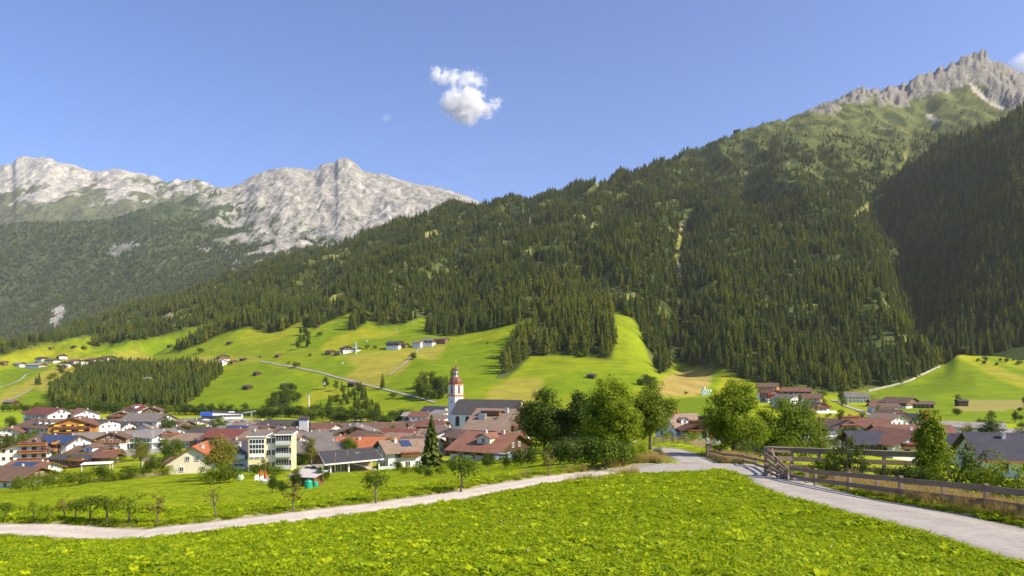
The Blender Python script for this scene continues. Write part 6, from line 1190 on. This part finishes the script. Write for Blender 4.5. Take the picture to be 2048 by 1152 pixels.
# clover heads
gx, gy, x, y, z = G.scatter(lambda d: np.interp(d, [6,20,40], [1.8,2.2,3.0]), 12, 40); rd_ = G.bil(rdist, *G._ij(gx, y)); k = (rd_ > .3) & (gx > 500) & (fbm(x/4, y/4, 2) > -.05); x, y, z = x[k], y[k], z[k]; n = len(x)
fl_ = MB().lathe([(.006,-.2),(.006,0),(.022,.008),(.03,.022),(.024,.04),(.008,.05)], 6).mesh('clover_head', M_FLOW)
tag(scatter_object('clover_flowers', np.c_[x, y, z+.12], np.zeros(n, int), np.c_[rng.normal(0,.2,n), rng.normal(0,.2,n), rng.random(n)*6.283], np.repeat((.5+.4*rng.random((n, 1))), 3, 1), [fl_]), 'scattered pale clover flower heads in the meadow', 'flowers', kind='stuff')
# big-leaved docks
def dock(seed, n, L): rr = np.random.default_rng(seed); return quad_mesh('leaves', np.asarray(rosette(rr, n, L, L*.17)), 0, [M_CLOVER])
for i, (px, py, L, lab) in enumerate([(318,1122,.62,'largest dock plant with drooping leaves in the left meadow'),(352,1108,.5,'dock plant right behind the largest one'),(395,1110,.42,'small dock plant beside the largest dock'),(655,1082,.45,'broad leaved weed halfway up the meadow'),(690,1112,.42,'pale broad leaved weed in the middle of the meadow'),(612,1118,.38,'low broad leaved weed left of the pale one'),(980,1065,.32,'small broad leaved weed in the upper meadow'),(1230,1128,.34,'broad leaved weed amid the clover')]):
    p = G.at(px, py); t = thing('dock_plant', lab, 'plant', tuple(p), i*1.3); link('leaves', dock(60+i, 16, L), t); MB().tube([(0,0,-.05),(.02,0,L*.5)], [.012,.006], 5).build('stem', M_CLOVER, t)

# ------------------------------------------------------------------ fences
WF = wood_mat('weathered_fence', (.25,.18,.125)); WF2 = wood_mat('weathered_post', (.33,.235,.155), False)
def fence(name, label, pts, rails, h, pw=.14, rh=.22, rt=.05, post_top=.06, group=None, extra=None):
    """pts: post feet; every post and every rail its own part"""
    p0 = np.asarray(pts[0], float); t = thing(name, label, 'fence', tuple(p0))
    Q = [np.asarray(p, float)-p0 for p in pts]
    for q in Q:
        b = MB(); e = random.uniform(-.03, .05); b.box(-pw/2, pw/2, -pw/2, pw/2, -.4, h+post_top+e).build('post', WF2, t, loc=tuple(q), rz=random.uniform(-.2,.2))
    for a, b in zip(Q[:-1], Q[1:]):
        dv = (b-a)[:2]; dv = dv/np.linalg.norm(dv); off = np.array((-dv[1], dv[0], 0))*(pw/2+rt/2+.004)*(1 if (-dv[1]*(a+p0)[0]+dv[0]*(a+p0)[1]) < 0 else -1)
        for zr_ in rails:
            j0, j1 = random.uniform(-.03,.03), random.uniform(-.03,.03); ex = np.array((*dv*.02, 0)); MB().beam(a+off+ex+np.array((0,0,zr_+j0)), b+off-ex+np.array((0,0,zr_+j1)), rt, rh).build('rail', WF, t)
    return t
fp = [(18.9,18.6),(18.85,22.8),(18.7,27.6),(18.55,33.4),(18.5,38.4),(18.55,42.8),(18.75,47.0)]
rf_ = fence('roadside_fence', 'weathered two rail timber fence along the asphalt road', [(x_, y_, G.z(x_, y_)) for x_, y_ in fp], (.42, .94), 1.05, .16, .24, .06)
ip = [(18.98,25.2),(18.9,30.6),(18.8,36.0),(18.8,40.6),(18.95,45.0)]
for x_, y_ in ip:
    l0 = rf_.location; MB().box(-.11,.11,-.05,.05,-.3,.86).build('prop_post', WF2, rf_, loc=(x_-l0[0], y_-l0[1], G.z(x_, y_)-l0[2]))
cp = [G.at(px, py) for px, py in [(1424,914),(1436,917),(1449,920),(1463,921),(1478,922),(1495,923),(1513,924),(1529,926)]]
cp = [(p[0], p[1], G.z(p[0], p[1])) for p in cp]
cv = [(22.6,80.0),(22.2,76.0),(21.8,72.0),(21.6,68.5),(21.6,65.0),(21.5,61.5),(21.0,58.0),(19.9,54.0),(18.9,51.0)]
fence('curved_fence', 'low curved timber fence round the dense bushy tree', [(x_, y_, G.z(x_, y_)) for x_, y_ in cv], (.38, .82), .92, .13, .2)
t = thing('gate_post', 'thick dark gate post at the end of the curved fence', 'post', (22.9, 81.5, G.z(22.9, 81.5))); MB().box(-.25,.25,-.25,.25,-.3,1.5).build('shaft', WF, t); MB().box(-.3,.3,-.3,.3,1.5,1.6).build('cap', WF, t)
ff = [(px, 118) for px in (1308,1326,1345,1356,1372,1392,1412,1432)]
fence('lane_end_fence', 'dark rail fence across the end of the lane', [((px-CX)/F*d_, d_, G.z((px-CX)/F*d_, d_)) for px, d_ in ff], (.35,.75,1.1), 1.2, .16, .16)
t = thing('plank_stack', 'pale plank stack leaning on the lane end fence', 'planks', ((1397-CX)/F*115, 115, G.z((1397-CX)/F*115, 115)))
for i in range(6): MB().box(-1.15+.38*i, -1.15+.38*i+.34, -.1-.02*(i % 2), .1, 0, 1.05+.1*((i*7) % 3)).build('plank', WOOD['pale'], t)
# plank railing of the bridge and its flared end
bp = [pt(px, 940, d_) for px, d_ in [(1534,51.5),(1585,51.6),(1640,51.2),(1700,50.8),(1770,50.4),(1850,50.0)]]; tops = [893.5,895.5,897.5,899.5,902,904.5]
zb = [ZC-(ty-YH)/F*p[1] for p, ty in zip(bp, tops)]; t = thing('bridge_railing', 'high railing of wide dark planks beyond the roadside fence', 'railing', (bp[0][0], bp[0][1], zb[0]-1.9)); o0 = np.array(t.location)
for p, z_ in zip(bp, zb): gz = G.z(p[0], p[1]); MB().box(-.1,.1,-.1,.1,gz-z_-.4,-.02).build('post', WF2, t, loc=(p[0]-o0[0], p[1]-o0[1]+.13, z_-o0[2]))
for a in range(len(bp)-1):
    for dz, hh_ in ((.2,.36),(.82,.34),(1.4,.32)): A = np.array((bp[a][0], bp[a][1], zb[a]-dz))-o0; B_ = np.array((bp[a+1][0], bp[a+1][1], zb[a+1]-dz))-o0; MB().beam(A, B_, .07, hh_).build('plank', WF, t)
for a in range(len(bp)-1): MB().beam(np.array((bp[a][0], bp[a][1], zb[a]+.01))-o0, np.array((bp[a+1][0], bp[a+1][1], zb[a+1]+.01))-o0, .26, .05).build('cap_plank', WOOD['grey'] if 'grey' in WOOD else WF, t)
fa = np.array((bp[0][0]-.05, bp[0][1], 0)); fb = np.array((18.75, 47.6, 0)); ga, gb = G.z(fa[0], fa[1]), G.z(fb[0], fb[1]); t = thing('flared_railing', 'fan of sloping planks joining the plank railing to the road', 'railing', (fa[0], fa[1], ga))
ha = zb[0]-ga
for i, (u, v_) in enumerate([(1.0,.75),(.80,.55),(.60,.38),(.42,.22),(.24,.08)]):
    A = np.array((0, 0, ha*u-.1)); B_ = np.array((fb[0]-fa[0], fb[1]-fa[1], gb-ga+v_*1.0)); MB().beam(A, B_, .06, .17).build('plank', WF, t)
MB().box(-.1,.1,-.1,.1,-.4,ha).build('post', WF2, t, loc=(-.02,.12,0)); mid = (fb-fa)*.55; MB().beam((mid[0],mid[1]+.1,-.3),(mid[0],mid[1]+.1,ha*.62),.12,.12).build('post', WF2, t); MB().beam((fb[0]-fa[0]-.2,fb[1]-fa[1]+.12,gb-ga-.3),(mid[0]*.55,mid[1]*.55+.1,ha*.98),.1,.1).build('brace', WF2, t)
# garden fence along the upper village edge
gp = [G.at(px, py) for px, py in [(158,968),(190,965),(222,962),(255,958),(290,955),(325,951),(360,948),(395,944),(428,941)]]
fence('garden_fence', 'low plank fence between village gardens and the meadow', [tuple(p) for p in gp], (.3,.7), .9, .14, .3)
# ------------------------------------------------------------------ cars, caravans, tents
M_TYRE = plain('tyre_rubber', (.02,.02,.02), .8, .2, .1); M_CHROME = plain('alloy', (.5,.5,.5), .3, .5, .05, metal=.7)
def car(label, p, rz, col, name='parked_car', group=None):
    t = thing(name, label, 'car', tuple(p), rz, group); pm = plain('car_paint_%02d%02d%02d' % tuple(int(c*99) for c in col), col, .28, .5, .03)
    prof = [(-2.1,.35),(2.1,.35),(2.12,.75),(1.95,.9),(.95,.98),(-1.55,1.02),(-2.1,.95)]; MB().prism(prof, -.85, .85).build('body', pm, t)
    cab = [(-1.65,1.0),(1.0,.98),(.35,1.45),(-1.2,1.48)]; MB().prism(cab, -.74, .74).build('windows', M_GLASS, t); MB().prism([(-1.25,1.44),(.42,1.41),(.3,1.5),(-1.15,1.53)], -.72, .72).build('car_roof', pm, t)
    wm = MB(); wm.tube([(0,-.11,0),(0,.11,0)], [.32,.32], 12, 0).tube([(0,-.115,0),(0,.115,0)], [.19,.19], 10, 1)
    me = wm.mesh('wheel', [M_TYRE, M_CHROME])
    for x_ in (-1.3, 1.3):
        for y_ in (-.78, .78): link('wheel', me, t, (x_, y_, .32))
    for y_ in (-.6, .6): MB().box(2.08,2.14,y_-.18,y_+.18,.62,.76).build('headlight', M_FRAME, t); MB().box(-2.13,-2.07,y_-.15,y_+.15,.7,.86).build('tail_light', M_RED, t)
    return t
def gz(px, py): p = G.at(px, py); return p
car('red car parked on the asphalt yard beyond the railing', gz(1640,893), .5, (.45,.02,.03)); car('dark grey car parked beside the red car', gz(1661,890), .3, (.08,.08,.09)); car('white car at the far side of the asphalt yard', gz(1662,876), .2, (.75,.75,.75))
car('silver blue car beside the rust roofed house', gz(1008,921), .35, (.35,.42,.52)); car('light blue car behind the silver blue one', gz(1018,916), .3, (.30,.42,.60)); car('white car in the yard next to the barn', gz(612,926), .2, (.7,.7,.7)); car('silver car at the garden wall by the meadow shed', gz(624,945), .15, (.62,.63,.65))
cc = [(.75,.75,.75),(.06,.06,.07),(.4,.42,.45),(.55,.03,.03),(.08,.12,.3),(.3,.3,.3)]; cn = ['white','black','silver','red','dark blue','grey']
for i, (px, py) in enumerate([(352,842),(362,843),(373,841),(384,844),(395,842),(404,845),(412,841),(452,846),(462,845),(474,847),(486,845),(378,847),(440,848)]): car(cn[i % 6]+' car in the car park of the cable station', gz(px, py), random.uniform(.2,.6), cc[i % 6], group=cn[i % 6]+' cars at the cable station')
for i, (px, py) in enumerate([(752,851),(772,854),(790,852),(800,857),(822,852),(838,856),(850,852),(783,846)]):
    p = gz(px, py); t = thing('caravan', 'small white caravan on the camp site left of the church', 'caravan', tuple(p), random.uniform(0, 3), 'caravans on the camp site'); MB().prism([(-2.4,.5),(2.4,.5),(2.5,1.6),(2.1,2.5),(-2.2,2.5),(-2.5,1.4)], -1.05, 1.05).build('body', M_WHITE, t); MB().box(-1.5,1.4,-1.09,1.09,1.35,1.95).build('window', M_GLASS, t)
    for s in (-1, 1): MB().tube([(0,s*1.0-.1,.32),(0,s*1.0+.1,.32)], [.32,.32], 10).build('wheel', M_TYRE, t)
for i, (px, py, cn_, col) in enumerate([(758,846,'orange',(.65,.16,.03)),(768,847,'white',(.75,.75,.72)),(778,848,'blue',(.12,.25,.55)),(808,849,'yellow',(.7,.45,.05)),(830,848,'green',(.08,.25,.1)),(816,846,'red',(.5,.05,.04))]):
    p = gz(px, py); t = thing('tent', cn_+' dome tent on the camp site', 'tent', tuple(p), i); MB().lathe([(2.0,-.1),(1.9,.6),(1.45,1.2),(.8,1.6),(.1,1.75)], 8).build('canopy', plain('tent_'+cn_, col, .7), t); MB().box(-.5,.5,-1.98,-1.75,0,1.0).build('door', M_FRAME, t)
# ------------------------------------------------------------------ garden things, shed, bales, poles, paraglider
p = G.at(616, 972); sh = thing('garden_shed', 'small shed with pale sheet roof among bushes in the meadow', 'shed', tuple(p), R(-18), None, .72); MB().box(-2.6,2.6,-1.8,1.8,-.5,2.0).build('wall', WOOD['brown'], sh)
MB().add([(-3.2,-2.6,2.1),(3.2,-2.6,2.1),(3.2,2.4,2.9),(-3.2,2.4,2.9),(-3.2,-2.6,2.2),(3.2,-2.6,2.2),(3.2,2.4,3.0),(-3.2,2.4,3.0)], [(0,3,2,1),(4,5,6,7),(0,1,5,4),(1,2,6,5),(2,3,7,6),(3,0,4,7)]).build('roof', plain('sheet_roof', (.55,.50,.46), .6), sh); link('door', DOOR, sh, (-1, -1.86, -.2))
for px, py, s, lab in [(617,977,.62,'turquoise green water tank in front of the meadow shed'),(631,974,.42,'smaller green barrel right of the water tank')]:
    p = G.at(px, py); t = thing('water_tank', lab, 'tank', tuple(p), .2); MB().lathe([(.75*s,-.1),(.8*s,.2*s),(.8*s,1.5*s),(.7*s,1.7*s)], 14).build('body', M_GREEN, t); MB().lathe([(.4*s,1.7*s),(.4*s,1.85*s)], 12).build('lid', M_GREEN, t)
p = G.at(480, 962); t = thing('garden_ball', 'pale green ball like garden tent on the lawn', 'play tent', tuple(p)); MB().lathe([(.3,0),(.62,.25),(.75,.65),(.62,1.05),(.3,1.3),(.05,1.35)], 14).build('shell', plain('mint_cloth', (.45,.62,.48), .7), t, smooth=True); MB().lathe([(.28,-.02),(.28,.02)], 12).build('opening', M_FRAME, t, loc=(0,-.76,.65)).rotation_euler = (R(90), 0, 0)
for i, (px, py, a, lab) in enumerate([(514,963,.3,'white garden chair left of the parasols'),(527,965,1.2,'white garden chair between the folded parasols'),(536,963,2.4,'white garden chair right of the parasols')]):
    p = G.at(px, py); t = thing('garden_chair', lab, 'chair', tuple(p), a); MB().box(-.4,.4,-.4,.4,.38,.46).build('seat', M_WHITE, t); MB().box(-.4,.4,.34,.42,.46,1.15).build('backrest', M_WHITE, t)
    for sx in (-1, 1):
        MB().box(sx*.4-.04,sx*.4+.04,-.4,.4,.62,.68).build('armrest', M_WHITE, t)
        for sy in (-1, 1): MB().box(sx*.34-.04,sx*.34+.04,sy*.34-.04,sy*.34+.04,-.05,.38).build('leg', M_WHITE, t)
for px, py, lab in [(521,965,'taller folded red parasol on the lawn'),(531,967,'lower folded red parasol beside a white chair')]:
    p = G.at(px, py); t = thing('folded_parasol', lab, 'parasol', tuple(p)); MB().tube([(0,0,0),(0,0,2.3)], [.03,.03], 6).build('pole', M_FRAME, t); MB().lathe([(.28,.95),(.30,1.1),(.2,1.6),(.1,2.1),(.02,2.35)], 10).build('canopy', M_RED, t); MB().lathe([(.3,-.05),(.3,.08)], 10).build('base', M_CONC, t)
bl = MB().lathe([(.62,0),(.66,.1),(.66,1.1),(.6,1.2)], 14).mesh('wrap', plain('mint_film', (.62,.74,.62), .35, .4, .06))
bm = MB().lathe([(.67,.02),(.67,.06)], 14).mesh('film_edge', M_GREEN)
for i in range(9):
    c_, r_ = i % 4, i//4; p = pt(1404+c_*4.6+(r_ == 1)*2+(r_ == 2)*4, 790, 655); z0 = G.z(p[0], p[1]); z1 = H.z(p[0], p[1]); t = thing('wrapped_bale', 'mint green wrapped hay bale stacked at the brown field', 'hay bale', (p[0], p[1], max(z0, z1)+r_*2.5), 0, 'wrapped bales at the field edge', 2.1); link('wrap', bl, t); link('film_edge', bm, t, (0,0,.5))
for px, d_, h_, lab in [(268,258,9,'thin white flag pole on the hotel lawn'),(304,270,9,'left of two flag poles by the round lawn'),(307,270,9,'right of two flag poles by the round lawn'),(671,150,4,'wooden pole in front of the modern house'),(840,330,12,'slim lamp pole at the camp site'),(4,300,10,'wooden power pole at the left edge of the field')]:
    X = (px-CX)/F*d_; t = thing('pole', lab, 'pole', (X, d_, G.z(X, d_))); MB().tube([(0,0,-.5),(0,0,h_)], [.06,.035], 8).build('shaft', M_FRAME if 'white' in lab or 'flag' in lab else WF2, t); MB().lathe([(.05,h_),(.12,h_+.08),(.05,h_+.2)], 8).build('finial', M_METAL, t)
for px, py, w_, l_, m, lab in [(195,944,8,5,M_WHITE,'white garden canopy beside the red walled building'),(290,897,17,5,plain('mint_awning', (.50,.62,.50), .7),'mint green terrace canopy before the white hotel'),(350,935,17,5,ROOF['grey'],'long low timber carport behind the gardens')]:
    p = G.at(px, py); t = thing('canopy', lab, 'canopy', tuple(p), R(20)); MB().prism([(-w_/2,2.6),(w_/2,2.6),(w_/2,2.85),(-w_/2,2.85)], -l_/2, l_/2).build('canopy_roof', m, t)
    for sx in (-1, 1):
        for sy in (-1, 1): MB().box(sx*(w_/2-.3)-.08,sx*(w_/2-.3)+.08,sy*(l_/2-.3)-.08,sy*(l_/2-.3)+.08,-.5,2.6).build('post', M_FRAME, t)
    if 'timber' in lab: MB().box(-w_/2+.3,w_/2-.3,l_/2-.5,l_/2-.4,-.5,2.55).build('back_wall', WOOD['honey'], t)
# retaining walls of the asphalt yard
for a, b, lab in [((1616,893),(1644,882),'white retaining wall of the asphalt yard ramp'),((1617,872),(1680,872),'white wall along the back of the asphalt yard')]:
    A, B_ = G.at(*a), G.at(*b); t = thing('retaining_wall', lab, 'wall', tuple(A)); MB().beam((0,0,.3),tuple(B_-A+np.array((0,0,.3))),.3,1.6).build('wall_body', WALL['white'], t); MB().beam((0,0,1.15),tuple(B_-A+np.array((0,0,1.15))),.4,.1).build('coping', M_CONC, t)
# paraglider above the plantation
c0 = pt(296, 757, 780); t = thing('paraglider', 'white and blue paraglider floating before the plantation', 'paraglider', tuple(c0), R(35)); V = []; Fq = []
for i in range(21):
    a = R(-52+104*i/20); x_, z_ = 5.6*math.sin(a)/math.sin(R(52)), 7.1*math.cos(a)-6.2; ch = 1.9*math.sqrt(max(.12, 1-(i/10-1)**2)); V += [(x_,-ch*.4,z_),(x_,-ch*.1,z_+.28),(x_,ch*.6,z_-.05),(x_,-ch*.1,z_-.02)]
for i in range(20): Fq += [(i*4+k, i*4+(k+1) % 4, i*4+4+(k+1) % 4, i*4+4+k) for k in range(4)]
cnp = MB(); cnp.add(V, Fq+[(0,3,2,1),(80,81,82,83)]); o = cnp.build('canopy', [plain('white_cloth', (.74,.78,.80), .7, .2), plain('sky_blue_cloth', (.12,.42,.66), .7, .2)], t, smooth=True); o.data.polygons.foreach_set('material_index', [1 if (i//4) % 10 > 6 else 0 for i in range(80)]+[0, 0])
ln = MB()
for i in (1, 5, 10, 15, 19): ln.tube([V[i*4+3], (0, .1, -6.2)], [.012, .012], 3)
ln.build('lines', M_METAL, t)
def person_mesh(name, J, E, Rr, mats):
    me = bpy.data.meshes.new(name); me.from_pydata(J, E, []); o = bpy.data.objects.new(name, me); COL.objects.link(o); sk = o.modifiers.new('skin', 'SKIN'); o.modifiers.new('sub', 'SUBSURF').levels = 1
    for i, v in enumerate(me.skin_vertices[0].data): v.radius = (Rr[i], Rr[i]); v.use_root = (i == 0)
    me.materials.append(mats); return o
J = [(0,0,0),(0,.1,.28),(0,.14,.5),(0,.13,.62),(0,.1,.78),(-.2,.12,.48),(-.28,.05,.3),(-.2,-.05,.62),(.2,.12,.48),(.28,.05,.3),(.2,-.05,.62),(-.1,-.4,.05),(-.1,-.62,-.32),(.1,-.4,.05),(.1,-.62,-.32)]
E = [(0,1),(1,2),(2,3),(3,4),(2,5),(5,6),(6,7),(2,8),(8,9),(9,10),(0,11),(11,12),(0,13),(13,14)]; Rr = [.17,.18,.15,.07,.12,.07,.055,.045,.07,.055,.045,.095,.06,.095,.06]
pl = person_mesh('person', J, E, Rr, plain('flight_suit', (.55,.16,.05), .8)); q = np.array((0, .1, -6.75)); ca, sa = math.cos(R(35)), math.sin(R(35)); pl.location = (c0[0]-sa*q[1], c0[1]+ca*q[1], c0[2]+q[2]); pl.rotation_euler = (0, 0, R(35)); tag(pl, 'seated pilot in orange suit hanging below the paraglider', 'person')
# ------------------------------------------------------------------ air and clouds
def haze_box():
    m, nt, out = mat_base('hazy_air'); v = N(nt, 'ShaderNodeVolumePrincipled')
    v.inputs['Color'].default_value = (.93, .93, .97, 1); v.inputs['Density'].default_value = 3.1e-5; v.inputs['Anisotropy'].default_value = .25
    nt.links.new(v.outputs[0], out.inputs['Volume'])
    b = MB().box(-9000, 9000, -400, 9000, -260, 2440).build('haze', m); return tag(b, kind='stuff', label='thin bluish valley haze', cat='haze')
haze_box()
def cloud(label, d, blobs, dens, cut=.30, amp=.9, ns=.011, seed=0.0):
    """blobs of (px, py, radius px, weight): a puff of vapour with ragged edges, 3D noise eats into it"""
    m, nt, out = mat_base('cloud_vapour'); k = d/F; xs = [(b[0]-b[2]*1.3, b[0]+b[2]*1.3) for b in blobs]; ys = [(b[1]-b[2]*1.3, b[1]+b[2]*1.3) for b in blobs]
    x0, x1, y0, y1 = min(a for a, _ in xs), max(b for _, b in xs), min(a for a, _ in ys), max(b for _, b in ys); c = pt((x0+x1)/2, (y0+y1)/2, d); rm = max(b[2] for b in blobs)*k*1.2
    v = coord(nt, 'Object'); acc = None
    def math_(op, a, b=None):
        n = N(nt, 'ShaderNodeMath', operation=op)
        for i, q in enumerate((a, b)):
            if q is None: continue
            if isinstance(q, (int, float)): n.inputs[i].default_value = q
            else: nt.links.new(q, n.inputs[i])
        return n.outputs[0]
    for bx, by, br, wt in blobs:
        q = pt(bx, by, d)-c; sb = N(nt, 'ShaderNodeVectorMath', operation='SUBTRACT'); nt.links.new(v, sb.inputs[0]); sb.inputs[1].default_value = tuple(q); ln_ = N(nt, 'ShaderNodeVectorMath', operation='LENGTH'); nt.links.new(sb.outputs[0], ln_.inputs[0])
        f = math_('MULTIPLY', math_('SUBTRACT', 1.0, math_('DIVIDE', ln_.outputs['Value'], br*k)), wt); f = math_('MAXIMUM', f, -1.0); acc = f if acc is None else math_('SMOOTH_MAX', acc, f)
        if acc is not f: acc.node.inputs[2].default_value = .12
    mp = N(nt, 'ShaderNodeMapping'); nt.links.new(v, mp.inputs[0]); mp.inputs['Location'].default_value = (seed*100, seed*37, 0)
    nz_ = noise(nt, ns, 6, .62, mp.outputs[0], .6); f = math_('ADD', acc, math_('MULTIPLY', math_('SUBTRACT', nz_, .5), amp)); f = math_('MULTIPLY', math_('MINIMUM', math_('MAXIMUM', math_('SUBTRACT', f, cut), 0.0), .5), dens/.5)
    vp = N(nt, 'ShaderNodeVolumePrincipled'); vp.inputs['Color'].default_value = (1, 1, 1, 1); vp.inputs['Anisotropy'].default_value = .1; nt.links.new(f, vp.inputs['Density']); nt.links.new(vp.outputs[0], out.inputs['Volume'])
    b = MB().box((x0-CX)*k-c[0], (x1-CX)*k-c[0], -rm, rm, -(y1-y0)/2*k, (y1-y0)/2*k).build('cloud', m, loc=tuple(c)); tag(b, label, 'cloud'); return b
cloud('bright white cumulus cloud alone in the blue sky', 7700, [(912,206,38,1.0),(936,203,40,1.0),(932,222,36,1.0),(955,216,28,.9),(943,238,20,.8),(893,212,22,.8),(875,150,24,.6),(890,155,26,.6),(906,158,26,.6),(928,160,26,.6),(944,157,28,.6),(957,164,22,.6),(975,219,24,.6),(990,212,20,.6)], .032, .22, 1.75, .0145)
cloud('thin wisp of cloud left of the white cumulus', 7700, [(772,236,16,.8),(780,234,10,.7)], .004, .32, .8, .02, 3.0)
cloud('white cloud behind the rocky summit at the right', 8600, [(2046,128,36,1.0),(2075,120,45,1.0),(2030,140,22,.8),(2100,140,40,1.0)], .010, .32, 1.0, .012, 5.0)
